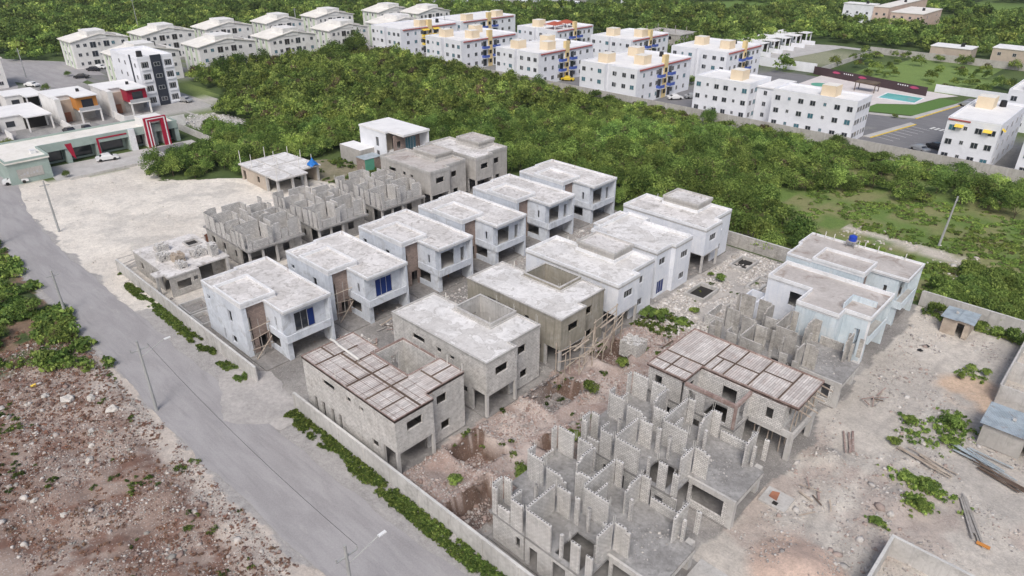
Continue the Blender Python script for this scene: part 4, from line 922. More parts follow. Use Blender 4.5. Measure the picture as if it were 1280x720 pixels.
SAND = [(-162,26.5),(-138,24.6),(-104,24),(-92,24),(-88.5,29),(-88,97),(-104,97),(-108,80),(-113,76),(-131,58),(-135,55),(-141,48.5),(-148,50),(-153,52),(-153.5,42),(-157,30)]
GRASSNE = [(-50,98),(30,98),(30,165),(-45,162),(-52,122)]
def ground_cols(x, y):
    wx, wy = wob(x, y, 1.6, 5, 20); wx2, wy2 = wob(x, y, .7, 2.0, 33)
    n = fbm(x, y, 4, 5, 41); n2 = fbm(x, y, 13, 4, 42); n3 = fbm(x, y, 1.3, 4, 43)
    def lerp(a, b, t): return a + (b-a)*t[..., None]
    A = lambda *c: np.array(c, float)
    green = lerp(np.broadcast_to(A(.045,.075,.022), x.shape+(3,)), np.broadcast_to(A(.09,.13,.04), x.shape+(3,)), sst(.35,.65,n2))
    col = green.copy(); peb = np.zeros(x.shape)
    def put(mask, c, p):
        nonlocal col, peb
        m = np.clip(mask, 0, 1); col = col*(1-m[...,None]) + c*m[...,None]; peb = peb*(1-m) + p*m
    # waste lot
    m = (wy < 17.0)
    red = lerp(np.broadcast_to(A(.27,.20,.168), x.shape+(3,)), np.broadcast_to(A(.36,.295,.258), x.shape+(3,)), sst(.35,.65,n))
    red = lerp(red, np.broadcast_to(A(.175,.095,.070), x.shape+(3,)), sst(.5,.66,n3)*.8)
    put(m*1.0, red, .8)
    put(m*sst(13.4,15.6,wy2 + (n-.5)*3.5)*sst(-84,-80,x), lerp(np.broadcast_to(A(.56,.51,.46), x.shape+(3,)), np.broadcast_to(A(.46,.41,.37), x.shape+(3,)), n3), .4)
    put(m*sst(-84,-89,wx)*1.0, lerp(np.broadcast_to(A(.06,.09,.03), x.shape+(3,)), np.broadcast_to(A(.20,.14,.10), x.shape+(3,)), sst(.5,.62,n3)), .1)
    put(m*sst(13,17,wy)*sst(-118,-124,wx), np.broadcast_to(A(.19,.13,.10), x.shape+(3,)), .3)
    # verge between road and walls
    put(((y > 16.2) & (wy > 16.9) & (wy2 < 28.6) & (x > -160) & (x < 20))*1.0, lerp(np.broadcast_to(A(.40,.385,.375), x.shape+(3,)), np.broadcast_to(A(.33,.32,.315), x.shape+(3,)), n3), .3)
    # site: dusty ground everywhere inside
    site = ((x > -104.6) & (wx < 3) & (y > 28) & (y < 97))*1.0
    put(site, lerp(np.broadcast_to(A(.34,.325,.31), x.shape+(3,)), np.broadcast_to(A(.24,.23,.22), x.shape+(3,)), sst(.35,.65,n)), .6)
    # sand
    sand = lerp(np.broadcast_to(A(.70,.66,.60), x.shape+(3,)), np.broadcast_to(A(.62,.58,.525), x.shape+(3,)), sst(.4,.65,n2))
    sand = lerp(sand, np.broadcast_to(A(.46,.44,.41), x.shape+(3,)), sst(.56,.72,n)*.5)
    ms = inpoly(wx, wy, SAND)*1.0*(wx < -88.5)
    put(ms, sand, .12)
    # red yard
    my = inpoly(wx2, wy2, YARD)*1.0
    ry = lerp(np.broadcast_to(A(.49,.42,.385), x.shape+(3,)), np.broadcast_to(A(.38,.31,.28), x.shape+(3,)), sst(.35,.65,n))
    ry = lerp(ry, np.broadcast_to(A(.34,.245,.21), x.shape+(3,)), sst(.54,.68,n3)*.65)
    put(my, ry, .9)
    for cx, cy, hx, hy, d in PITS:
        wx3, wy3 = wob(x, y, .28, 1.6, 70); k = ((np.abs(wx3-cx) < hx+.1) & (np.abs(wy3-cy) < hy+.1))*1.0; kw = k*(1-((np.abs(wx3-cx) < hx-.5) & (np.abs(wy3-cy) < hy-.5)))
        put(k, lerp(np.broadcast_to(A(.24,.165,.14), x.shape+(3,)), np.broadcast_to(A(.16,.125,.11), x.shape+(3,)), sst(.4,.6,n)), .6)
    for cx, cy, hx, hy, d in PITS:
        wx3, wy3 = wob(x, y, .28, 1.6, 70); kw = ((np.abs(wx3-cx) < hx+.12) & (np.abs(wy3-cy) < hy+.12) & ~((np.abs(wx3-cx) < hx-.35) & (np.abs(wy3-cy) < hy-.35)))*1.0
        put(kw*.85, np.broadcast_to(A(.13,.085,.065), x.shape+(3,)), .3)  # dark soil on the pit walls, with their shade painted in
    put(sst(2.6,1.4,np.hypot((x+39)/1.1,(y-48)))*1.0, np.broadcast_to(A(.19,.165,.155), x.shape+(3,)), 1.)
    # rear yard: pale rubble
    put(((wx2 > -42.5) & (wx2 < -30.5) & (wy2 > 70) & (wy2 < 96.5))*1.0, lerp(np.broadcast_to(A(.50,.475,.45), x.shape+(3,)), np.broadcast_to(A(.40,.375,.35), x.shape+(3,)), n3), 1.)
    # right yard
    mr = ((wx > -16.2) & (x < 12) & (y > 24) & (y < 97))*1.0
    yc = lerp(np.broadcast_to(A(.54,.505,.46), x.shape+(3,)), np.broadcast_to(A(.45,.42,.385), x.shape+(3,)), sst(.35,.65,n2))
    yc = lerp(yc, np.broadcast_to(A(.57,.53,.48), x.shape+(3,)), sst(.5,.65,fbm(x,y,7,4,88)))
    yc = lerp(yc, np.broadcast_to(A(.36,.28,.25), x.shape+(3,)), sst(.54,.68,n)*.5*sst(66,58,y))
    put(mr, yc, .55)
    tw = -9.2+1.6*np.sin(y/13)+.6*np.sin(y/5.1)
    for off in (-.95, .95, 2.1, 4.0): put(mr*sst(.42,.15,np.abs(wx2*.4+x*.6-tw-off))*.55*sst(.35,.5,n), np.broadcast_to(A(.37,.345,.32) if off > 1.5 or off < 0 else A(.60,.57,.52), x.shape+(3,)), .1)
    put(mr*sst(4.6,3.2,np.hypot(x+9.6,y-43.2)), np.broadcast_to(A(.56,.43,.36), x.shape+(3,)), .05)
    put(mr*sst(4.5,3,np.hypot(x+6,y-80))*sst(.4,.6,n), np.broadcast_to(A(.55,.42,.32), x.shape+(3,)), .2)
    # grass field NE and track
    g = lerp(np.broadcast_to(A(.13,.20,.05), x.shape+(3,)), np.broadcast_to(A(.22,.225,.10), x.shape+(3,)), sst(.4,.6,n))
    put(inpoly(wx, wy, GRASSNE)*1.0, g, .05)
    tr = np.abs(wy2 - (116.5 + 1.2*np.sin(x/7)))
    put(((x > -34) & (x < 40))*sst(2.0,1.1,tr), np.broadcast_to(A(.52,.48,.42), x.shape+(3,)), .3)
    put(((x > -46) & (x < -18))*sst(2.6,1.2,np.abs(wy2-(104+(x+46)*.12)))*sst(.42,.55,n), np.broadcast_to(A(.26,.21,.16), x.shape+(3,)), .4)
    put(((x > -15) & (x < 40))*sst(1.6,1.1,np.abs(wy2-114.2)), np.broadcast_to(A(.45,.28,.22), x.shape+(3,)), .2)
    # clearings on the left
    put((np.hypot((wx+172)/14, (wy-76)/5.5) < 1)*1.0, lerp(np.broadcast_to(A(.52,.50,.47), x.shape+(3,)), np.broadcast_to(A(.42,.41,.39), x.shape+(3,)), n), .6)
    put((np.hypot((wx+197)/13, (wy-80)/9) < 1)*1.0, lerp(np.broadcast_to(A(.46,.44,.41), x.shape+(3,)), np.broadcast_to(A(.16,.21,.07), x.shape+(3,)), sst(.45,.55,n)), .5)
    put((np.hypot((wx+213)/10, (wy-88)/4) < 1)*1.0, np.broadcast_to(A(.20,.26,.08), x.shape+(3,)), .0)
    put((np.hypot((wx+121)/9, (wy-75)/6) < 1)*1.0, lerp(np.broadcast_to(A(.30,.26,.20), x.shape+(3,)), np.broadcast_to(A(.16,.16,.08), x.shape+(3,)), n3), .4)
    # paved and dusty ground of the built up blocks
    put(((wx > -262) & (wx < -177) & (y > 20) & (y < 70))*1.0, lerp(np.broadcast_to(A(.34,.335,.33), x.shape+(3,)), np.broadcast_to(A(.24,.24,.24), x.shape+(3,)), sst(.4,.6,n)), .1)
    put(((wx > -222) & (wx < -188) & (wy > 68) & (wy < 84))*1.0, np.broadcast_to(A(.40,.39,.375), x.shape+(3,)), .1)
    put(((wx > -290) & (wx < -231.5) & (y > 72) & (y < 200))*1.0, lerp(np.broadcast_to(A(.20,.20,.20), x.shape+(3,)), np.broadcast_to(A(.13,.16,.08), x.shape+(3,)), sst(.52,.6,n)), .1)
    put(((wx > -236) & (wx < -92) & (y > 163) & (y < 232))*1.0, lerp(np.broadcast_to(A(.22,.22,.22), x.shape+(3,)), np.broadcast_to(A(.10,.15,.05), x.shape+(3,)), sst(.55,.62,n)), .1)
    put(((wx > -92) & (wx < 20) & (y > 163) & (y < 200))*1.0, np.broadcast_to(A(.24,.24,.235), x.shape+(3,)), .1)
    # far fields
    put((np.hypot((wx+62)/20, (wy-266)/26) < 1)*1.0, np.broadcast_to(A(.17,.25,.07), x.shape+(3,)), 0)
    put((np.hypot((wx+102)/11, (wy-272)/22) < 1)*1.0, np.broadcast_to(A(.27,.28,.19), x.shape+(3,)), .2)
    put((np.hypot((wx+50)/60, (wy-500)/50) < 1)*1.0, np.broadcast_to(A(.14,.22,.05), x.shape+(3,)), 0)
    put((np.hypot((wx+205)/30, (wy-400)/35) < 1)*1.0, np.broadcast_to(A(.13,.21,.05), x.shape+(3,)), 0)
    return np.concatenate([np.clip(col, 0, 1), peb[..., None]], -1)

X, Y = np.meshgrid(GXs, GYs, indexing='ij')
Z = gh(X, Y)
V = np.stack([X, Y, Z], -1).reshape(-1, 3)
nx, ny = X.shape
idx = np.arange(nx*ny).reshape(nx, ny)
F = np.stack([idx[:-1,:-1], idx[1:,:-1], idx[1:,1:], idx[:-1,1:]], -1).reshape(-1, 4)
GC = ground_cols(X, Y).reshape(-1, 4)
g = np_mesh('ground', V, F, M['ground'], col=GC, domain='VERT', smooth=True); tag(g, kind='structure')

def sheet(name, poly, z, m, kind='structure'):
    b = MB(); b.q([(x, y, z) for x, y in poly]); o = b.build(name, m); tag(o, kind=kind); return o
# road with ragged edges
def ribbon(name, pts, z, m, seed=1, step=.8, ragg=.5, kind='structure'):
    """pts: (x, y_left, y_right) edge positions along x"""
    xs = np.arange(min(p[0] for p in pts), max(p[0] for p in pts), step)
    P = sorted(pts); px = [p[0] for p in P]
    lo = np.interp(xs, px, [p[1] for p in P]); hi = np.interp(xs, px, [p[2] for p in P])
    lo = lo + (fbm(xs, xs*0, 3, 4, seed)-.5)*2*ragg; hi = hi + (fbm(xs, xs*0+50, 3, 4, seed)-.5)*2*ragg
    n = len(xs); V = np.concatenate([np.c_[xs, lo, np.full(n, z)], np.c_[xs, hi, np.full(n, z)]])
    F = np.stack([np.arange(n-1), np.arange(1, n), n+np.arange(1, n), n+np.arange(n-1)], -1)
    return tag(np_mesh(name, V, F, m), kind=kind)
ribbon('gravel', [(-55,24.9,26),(-57.2,23.6,28.5),(-59,22.6,28.8),(-61,21.2,29),(-63,22.4,29),(-65.4,23.6,28.6),(-69,24.6,26.2)], .045, M['dust'], seed=5, step=.25, ragg=1.1)
ribbon('road', [(60,20.5,27.5),(-25,18.4,25.6),(-38,17.4,24.6),(-62,17.0,24.2),(-100,17.5,23.8),(-122,17.6,23.8),(-142,21.0,25.2),(-165,24.5,29.5),(-205,33,40),(-245,43,52),(-290,52,60)], .03, M['road'])
# light repair patches and the site entrance
sheet('street', [(-330,44),(-276,52),(-246,62),(-246,66),(-252,72),(-262,74),(-256,79),(-284,81),(-293,77),(-312,65),(-340,57)], .036, M['road'])

# ================================================================== PERIMETER WALLS
def perimeter(name, label, segs, h=2.1, m='blockold', cap=True, group=None, posts=4.0, t=.18):
    w = thing(name, label, 'wall', (0, 0, 0), group=group)
    for (ax, c, a0, a1) in segs:
        part(w, 'wall_panel', M[m], lambda b: b.wall(ax, c-t/2, c+t/2, a0, a1, -.4, h))
        if cap: part(w, 'coping', M['pole2'], lambda b: b.wall(ax, c-t/2-.03, c+t/2+.03, a0, a1, h+.003, h+.09))
        if posts:
            def ps(b):
                a = a0
                while a <= a1+.01: b.wall(ax, c-t/2-.06, c+t/2+.06, a-.14, a+.14, -.4, h-.01); a += posts
            part(w, 'pillar', M['conc'], ps)
    return w
perimeter('boundary_wall', 'low block boundary wall with weeds below, beside the single storey shell and blue pane house', [('x', 27.2, -104.5, -64.6)], 1.9, 'conc')
perimeter('boundary_wall', 'block boundary wall running along the road in front of the formwork roofed house', [('x', 27.6, -57.3, 4)], 2.0, 'conc')
perimeter('boundary_wall', 'reddish block boundary wall behind the rubble yard and white porch house', [('x', 97.4, -46, -31)], 2.2, 'blockold', posts=None)
perimeter('boundary_wall', 'block boundary wall behind the right hand yard with young trees in front', [('x', 97.2, -16.5, 30)], 2.1, 'conc')
perimeter('boundary_wall', 'grey wall of the unfinished plot at the right edge beside the zinc roofed shed', [('y', -4.0, 79.6, 94.5), ('x', 79.5, -4.0, 12), ('x', 85.6, -3.9, 12)], 2.4, 'conc', cap=False, posts=None)
perimeter('boundary_wall', 'grey walled enclosure with white top at the lower right edge of the yard', [('y', -5.4, 36, 50.4), ('x', 50.5, -5.5, 14)], 2.0, 'conc', posts=None)
perimeter('boundary_wall', 'long grey boundary wall between the green scrub and white apartment blocks', [('x', 163.0, -236, 30)], 2.6, 'concg', cap=False, posts=6)
# yard wall remains and cisterns
for (cx, cy, hx, hy), lab in zip(CIS, ('open square concrete cistern with pale rim nearest the white porch house', 'open square concrete cistern beside the reddish back wall', 'small open concrete cistern half hidden beside the pale blue house')):
    c = thing('cistern', lab, 'cistern', (cx, cy, 0), group='open cisterns in the rubble yard')
    part(c, 'rim', M['conc'], lambda b: b.slab(-hx, hx, -hy, hy, -.2, .55, [(-hx+.22, hx-.22, -hy+.22, hy-.22)]))
    part(c, 'basin', M['dark'], lambda b: b.box(-hx+.23, hx-.23, -hy+.23, hy-.23, -.1, .06))  # dark plate paints the shade of a deeper basin
wl = thing('yard_wall', 'broken low wall of grey blocks in the rubble yard beside the weathered roofless house', 'wall', (-35.1, 73.0, 0))
part(wl, 'wall_panel', M['block'], lambda b: b.wall('y', 0, .16, 0, 4.2, -.1, 1.3)); part(wl, 'wall_panel', M['block'], lambda b: b.wall('x', 0, .16, .162, 3.2, -.1, 1.5))

# ================================================================== STREET LAMPS AND POLES
def lamp_pole(x, y, label, h=8.5, arm=True, lean=0.0):
    o = thing('street_lamp' if arm else 'utility_pole', label, 'street lamp' if arm else 'utility pole', (x, y, 0), group='poles along the road')
    part(o, 'pole', M['pole'], lambda b: b.tube((0,0,-.3), (lean,0,h), .19, .11, 8))
    if arm:
        part(o, 'arm', M['pole'], lambda b: b.tube((lean*.8,0,h*.78), (lean+.5,2.4,h*.93), .045, n=6))
        part(o, 'lamp_head', M['lamp'], lambda b: b.box(lean+.38, lean+.62, 2.35, 3.0, h*.92, h*.92+.1))
        part(o, 'crossarm', M['pole'], lambda b: (b.box(lean-.06, lean+.06, -.8, .9, h-1.1, h-1.0), b.tube((lean,.9,h-1.0),(lean,.9,h-.7),.05), b.tube((lean,-.8,h-1.0),(lean,-.8,h-.7),.05)))
    else:
        part(o, 'crossarm', M['pole'], lambda b: b.box(lean-.06, lean+.06, -.7, .7, h-.8, h-.7))
    return o
lamp_pole(-67.6, 17.3, 'street lamp at the road bend of white gravel, opposite the blue pane house', 8.6)
lamp_pole(-31.2, 16.7, 'street lamp whose head reaches the lower edge of the photo', 8.5)
lamp_pole(-96.7, 17.6, 'short grey pole on the weedy verge left of the road', 6.3, False)
lamp_pole(-127.8, 17.8, 'grey pole at the left edge beside the road and reddish earth', 8.6, False)
lamp_pole(-126.8, 26.0, 'tall grey pole standing in the white sand beside the road', 8.8, False, .2)
lamp_pole(-20.25, 119.7, 'grey pole leaning slightly in the grass field near the track', 8.5, False, .5)
lamp_pole(-275.8, 162.0, 'thin pole in front of the pitched roof apartments near the dark tree', 12.5, False)
lamp_pole(-334.0, 120.6, 'thin pole rising above the far forest behind the first pitched roof block', 15, False)
lamp_pole(-222, 196, 'thin pole beside the yellow awning apartment block', 12, False)
lamp_pole(-270, 60, 'thin pole standing by the far street junction', 9, False)
b = MB()
p0, p1 = Vector((-67.6, 18.2, 7.9)), Vector((-31.2, 17.6, 7.8))
for off in (0,):
    q = [p0.lerp(p1, k/10) + Vector((0, -off, -4*.9*(k/10)*(1-k/10))) for k in range(11)]
    for a, c in zip(q, q[1:]): b.tube(tuple(a), tuple(c), .014, n=4)
tag(b.build('power_cable', M['black']), 'thin sagging black cable between the two lamps along the road', 'cable')

# ================================================================== SHEDS, PLANKS
def zshed(loc, w, d, hh, label, wallm):
    h = thing('tin_shed', label, 'shed', loc)
    part(h, 'wall', M[wallm], lambda b: b.wall('x', 0, .12, 0, w, 0, hh, [(w*.55, w*.8, 0, 1.9)])); part(h, 'wall', M[wallm], lambda b: b.wall('y', 0, .12, .122, d, 0, hh-.1))
    part(h, 'wall', M[wallm], lambda b: b.wall('y', w-.12, w, .122, d, 0, hh-.1)); part(h, 'wall', M[wallm], lambda b: b.wall('x', d, d+.12, 0, w, 0, hh-.15))
    part(h, 'roof_sheet', M['zinc'], lambda b: b.q([(-.3,-.3,hh+.04),(w*.55,-.4,hh+.1),(w*.55,d+.3,hh-.02),(-.3,d+.3,hh-.06)]))
    part(h, 'roof_sheet', M['zinc'], lambda b: b.q([(w*.5,-.3,hh+.16),(w+.4,-.2,hh+.03),(w+.3,d+.4,hh+.0),(w*.5,d+.2,hh+.08)]))
    part(h, 'stone', M['conc'], lambda b: b.box(w*.3,w*.3+.3,d*.5,d*.5+.25,hh+.09,hh+.3))
    return h
zshed((-12.6, 91.6, 0), 3.0, 3.3, 2.2, 'small block shed with patched zinc roof against the back wall', 'wood')
zshed((-3.7, 71.0, 0), 6.5, 4.2, 2.5, 'zinc roofed grey shed at the right edge beside the pile of sheets', 'concg')
r = random.Random(8)
def plank_pile(loc, n, L, spread, label, m, ang):
    o = thing('plank_pile', label, 'plank pile', loc, group='piles of boards in the yard')
    for k in range(n):
        a = ang + r.uniform(-.12, .12); ox, oy = r.uniform(-spread, spread), r.uniform(-spread*.6, spread*.6); l = L*r.uniform(.6, 1); z = .12+.05*k/2
        part(o, 'plank', M[m], lambda b: b.bar((ox-math.cos(a)*l/2, oy-math.sin(a)*l/2, z+r.uniform(0,.1)), (ox+math.cos(a)*l/2, oy+math.sin(a)*l/2, z+r.uniform(0,.1)), r.uniform(.12,.25), .04))
    return o
plank_pile((-1.5, 59.3, 0), 5, 7.0, .4, 'two lines of grey boards lying on the pale ground beside the long green tuft', 'gwood', -1.05)
plank_pile((-6.4, 64.4, 0), 6, 5.0, .9, 'thin brown poles scattered on sand between two green tufts', 'wood', -.25)
plank_pile((-2.6, 68.4, 0), 10, 4.6, 1.1, 'heap of pale zinc strips and boards below the right shed', 'zinc', -.25)
plank_pile((-1.2, 66.6, 0), 6, 5.5, .8, 'dark brown boards below the heap of zinc strips', 'dwood', -.3)
plank_pile((-13.0, 62.0, 0), 5, 3.5, .8, 'reddish boards on the yard beside the formwork roofed block house', 'formedge', 1.9)
b = MB(); b.box(-.5,.5,-.15,.15,0,.12); tag(b.build('red_board', M['orange'], None, (.1,56.6,.2)), 'small orange board lying near the lower end of the grey boards', 'board')
b = MB(); b.q([(-.4,-.35,0),(.4,-.3,.1),(.35,.4,.6),(-.3,.3,.45)]); b.q([(-.4,-.35,-.02),(-.3,.3,.43),(.35,.4,.58),(.4,-.3,.08)]); tag(b.build('rusty_sheet', M['rust'], None, (-14.9,49.9,.1)), 'tilted rust red sheet beside the corner of the roofless house deck', 'metal sheet')
for x, y in ((-14.6, 49.9), (-14.9, 38.3)):
    c = thing('cistern_cover', 'flat pale concrete cistern cover with a dark square hatch beside a roofless house', 'cistern cover', (x, y, 0), group='cistern covers beside the roofless houses')
    c['label'] = 'pale concrete cistern cover with dark hatch next to the rust red sheet' if y > 45 else 'pale concrete cistern cover with dark hatch beside the nearest roofless house'
    part(c, 'cover', M['conc'], lambda b: b.box(-1.2,1.2,-1.1,1.1,-.1,.22)); part(c, 'hatch', M['dark'], lambda b: b.box(-.1,.35,-.85,-.4,.22,.235))
h = thing('debris_board_heap', 'messy heap of old boards leaning behind the single storey shell slab', 'heap', (-104.6, 33.5, 0))
for k in range(16):
    a = 1.5+r.uniform(-.5,.5); y = r.uniform(-5, 5); part(h, 'plank', M['gwood'], lambda b: b.bar((r.uniform(-1,.6), y-2*math.sin(a), .4+r.uniform(0,1.6)), (r.uniform(-1,.6), y+2*math.sin(a), .5+r.uniform(0,1.8)), .22, .05))
# safety fence (orange net) near the ruins
b = MB(); pp = [(-104.5,40.2),(-105.6,42.0),(-106.2,44.0),(-105.8,46.2)]
for (x0,y0),(x1,y1) in zip(pp, pp[1:]): b.q([(x0,y0,.1),(x1,y1,.1),(x1,y1,1.5),(x0,y0,1.6)])
tag(b.build('safety_net', plain('orange_net', (.62,.26,.16))), 'faded orange safety net beside the first weathered roofless house', 'safety net')

# ================================================================== CARS
def carmesh(b, L=4.3, Wd=1.75):
    prof = [(-L/2,.35),(-L/2,.8),(-L*.42,.95),(-L*.30,.98),(-L*.18,1.42),(L*.12,1.45),(L*.27,.95),(L*.45,.85),(L/2,.7),(L/2,.35)]
    w = Wd/2
    def ww(z): return w*(1 if z < 1.0 else .84)
    n = len(prof)
    for k in range(n):
        (x0,z0),(x1,z1) = prof[k], prof[(k+1) % n]
        b.q([(x0,-ww(z0),z0),(x1,-ww(z1),z1),(x1,ww(z1),z1),(x0,ww(z0),z0)])
    b.q([(x,-ww(z),z) for x,z in prof]); b.q([(x,ww(z),z) for x,z in prof][::-1])
def car(x, y, rz, m, label):
    o = thing('parked_car', label, 'car', (x, y, 0.05), rz, 'parked cars')
    part(o, 'body', M[m], lambda b: carmesh(b))
    def gl(b):
        for s in (-1, 1): b.q([(-1.15,s*.80,1.0),(1.0,s*.80,1.0),(.48,s*.755,1.38),(-.75,s*.755,1.36)])
        b.q([(.60,-.62,1.36),(.60,.62,1.36),(1.18,.70,1.0),(1.18,-.70,1.0)]); b.q([(-.84,-.62,1.34),(-.84,.62,1.34),(-1.34,.70,1.02),(-1.34,-.70,1.02)])
    part(o, 'windows', M['glass'], gl)
    for sx in (-1.35, 1.35):
        for sy in (-1, 1): part(o, 'wheel', M['tyre'], lambda b: b.tube((sx, sy*.70, .33), (sx, sy*.90, .33), .33, n=10))
    return o
car(-161.2, 45.8, 1.35, 'carw', 'white car parked before the red framed shop row')
car(-158.6, 28.2, 1.3, 'carw', 'white car parked beside the green end of the shop row at the left edge')
car(-201.2, 80.6, .3, 'cars', 'silver car parked below the dark striped white tower')
car(-269.0, 81.9, .6, 'carw', 'white car in the rear parking area near the pitched roof apartments')
car(-266.5, 79.0, .6, 'carb', 'dark car parked next to the white one by the pitched roof apartments')
car(-280.5, 81.8, 1.4, 'carb', 'dark car before the hedge of the farthest pitched roof block')
car(-254.0, 57.3, .5, 'carw', 'white car near the left edge street')
car(-187.4, 66.0, 1.5, 'carb', 'black car under the carport of the crimson house')
car(-142.6, 176.6, .5, 'cary', 'bright yellow car outside a white apartment block')
car(-104.4, 178.0, .9, 'carw', 'white car parked beside the central apartment block')
car(-101.6, 182.5, .9, 'cars', 'silver car parked behind the white one beside the central block')
car(-38.4, 172.5, -.5, 'cars', 'silver car parked beside the yellow awning block at the right')
car(-36.2, 176.8, -.5, 'carb', 'black car parked behind the silver one at the right')
car(-41.8, 226.0, -.4, 'cars', 'silver car parked before the white pool wall')
car(-256.5, 72.0, 1.0, 'carb', 'dark motorbike sized car crossing the far junction')
for k, (x, y, m, l) in enumerate(((-123.8,392,'cars','silver car in the court of the pink apartment building'),(-118.0,388,'carw','white car in the court of the pink apartment building'),(-114.5,383,'carb','black car in the court of the pink apartment building'))): car(x, y, .4*k, m, l)
for k, (x, y) in enumerate(((-189.5, 47.5), (-189.0, 51.0))): car(x, y, .1, 'carb', ('black car parked outside the orange house, left of the pair', 'black car parked outside the orange house, right of the pair')[k])
# ================================================================== APARTMENTS
def winmesh(name, w, h, axis, frame='frame', glass='glass', out=1):
    b = MB(); g = .04*out
    if axis == 'y':   # on an x=const face
        b.wall('y', min(0,.06*out), max(0,.06*out), -w/2, w/2, 0, h, [(-w/2+.07, -.03, .07, h-.07), (.03, w/2-.07, .07, h-.07)], 0)
        b.q([(g*.6,-w/2+.05,.05),(g*.6,w/2-.05,.05),(g*.6,w/2-.05,h-.05),(g*.6,-w/2+.05,h-.05)], 1)
    else:
        b.wall('x', min(0,.06*out), max(0,.06*out), -w/2, w/2, 0, h, [(-w/2+.07, -.03, .07, h-.07), (.03, w/2-.07, .07, h-.07)], 0)
        b.q([(-w/2+.05,g*.6,.05),(w/2-.05,g*.6,.05),(w/2-.05,g*.6,h-.05),(-w/2+.05,g*.6,h-.05)], 1)
    o = b.build(name, [M[frame], M[glass]]); me = o.data; bpy.data.objects.remove(o); return me
WM = {}
def wm(w, h, axis, glass, out):
    k = (w, h, axis, glass, out)
    if k not in WM: WM[k] = winmesh('window', w, h, axis, 'frame', glass, out)
    return WM[k]
def addwin(parent, x, y, z, w=1.2, h=1.2, axis='y', glass='glass', out=1):
    o = bpy.data.objects.new('window', wm(w, h, axis, glass, out)); o.location = (x, y, z); return link(o, parent)

def apt(x0, x1, y0, y1, label, side='y', floors=3, seed=0, awn=None, stair=True, bulk=((.3,.25),(.3,.7))):
    """white block; local origin at (x0,y0). entry facade with stair tower on +x face"""
    r = random.Random(seed); Lx, Ly = x1-x0, y1-y0; H = floors*2.95+.3
    o = thing('apartment_block', label, 'building', (x0, y0, 0), group='white apartment blocks with yellow stair towers')
    W = M['white']
    # notched plan like the real ones
    n = min(2.2, Lx*.15)
    poly = [(0,0),(Lx*.45,0),(Lx*.45,n*.6),(Lx*.55,n*.6),(Lx*.55,0),(Lx,0),(Lx,Ly*.47),(Lx-.8,Ly*.47),(Lx-.8,Ly*.53),(Lx,Ly*.53),(Lx,Ly),(0,Ly)]
    if side == 'x': poly = [(0,0),(Lx,0),(Lx,Ly),(0,Ly)]
    part(o, 'wall', W, lambda b: b.prism(poly, -.3, H))
    rf = part(o, 'roof', M['whiteroof'], lambda b: b.prism(poly, H, H+.06))
    part(rf, 'parapet', W, lambda b: b.ring([(p[0], p[1]) for p in poly], .18, H+.06, H+.5))
    for fl in range(floors):
        z = fl*2.95+1.1
        ys = [.12, .25, .36] + [.64, .75, .88] if stair else [.12, .3, .5, .7, .88]
        for t in ys: addwin(o, Lx, Ly*t, z, 1.3 if r.random() < .6 else .9, 1.2, 'y', 'glass' if r.random() < .85 else 'tglass')
        k = max(4, int(Lx/2.5))
        for q in range(k):
            xx = (q+.5)*Lx/k
            if side != 'x' and Lx*.44 < xx < Lx*.56: xx += Lx*.12
            addwin(o, xx, 0, z + (.35 if q % 3 == 1 else 0), (.7 if q % 3 == 1 else 1.3) if k > 3 else 1.3, .8 if q % 3 == 1 else 1.2, 'x', 'glass' if r.random() < .8 else 'tglass', -1)
    if stair:
        st = part(o, 'stair_tower', M['ylw'], lambda b: b.box(Lx-.81, Lx+.25, Ly*.465, Ly*.535, 0, H+2.6))
        for fl in range(floors): 
            b = MB(); b.box(Lx+.25, Lx+.3, Ly*.48, Ly*.52, 1.2+fl*2.95, 2.4+fl*2.95); b.build('stair_opening', M['dark'], st)  # dark plate on the tower face paints the shade of the opening
        for fl in range(floors):
            for s in (.405, .595):
                part(o, 'balcony_door', M['glass'], lambda b: b.box(Lx+.005, Lx+.05, Ly*s-.8, Ly*s+.8, fl*2.95+.3, fl*2.95+2.5))
                if fl: part(o, 'balcony', [M['trim'], M['yellow' if awn else 'blue']], lambda b: (b.box(Lx, Lx+1.2, Ly*s-1.3, Ly*s+1.3, fl*2.95, fl*2.95+.15), b.box(Lx+1.14, Lx+1.2, Ly*s-1.3, Ly*s+1.3, fl*2.95+.15, fl*2.95+1.0, 1), b.box(Lx, Lx+1.14, Ly*s-1.3, Ly*s-1.24, fl*2.95+.15, fl*2.95+1.0, 1)))
                if awn and fl: part(o, 'awning', M['yellow'], lambda b: b.q([(Lx,Ly*s-1.6,fl*2.95+2.9),(Lx+1.5,Ly*s-1.6,fl*2.95+2.4),(Lx+1.5,Ly*s+1.6,fl*2.95+2.4),(Lx,Ly*s+1.6,fl*2.95+2.9)]))
        for a0, a1 in ((.04,.46), (.54,.96)):
            part(o, 'red_trim', M['trimred'], lambda b: b.box(Lx-.1, Lx+.35, Ly*a0, Ly*a1, H-.15, H+.16))
    for (u, v) in bulk:
        part(o, 'roof_room', [M['cream'], M['creamroof']], lambda b: b.box(Lx*u-1.4, Lx*u+1.9, Ly*v-1.9, Ly*v+1.9, H+.05, H+2.5, 0, 1))
    if r.random() < .6:
        part(o, 'roof_tank', M['black'], lambda b: b.tube((Lx*.6, Ly*.85, H), (Lx*.6, Ly*.85, H+1.4), .7, .6, 10))
    return o
AB = ((.25,.2),(.72,.36),(.25,.72))
apt(-231, -213.5, 167, 195, 'white apartment block with bright yellow awnings beside the pitched roof blocks', awn=1, seed=1, bulk=((.8,.44),))
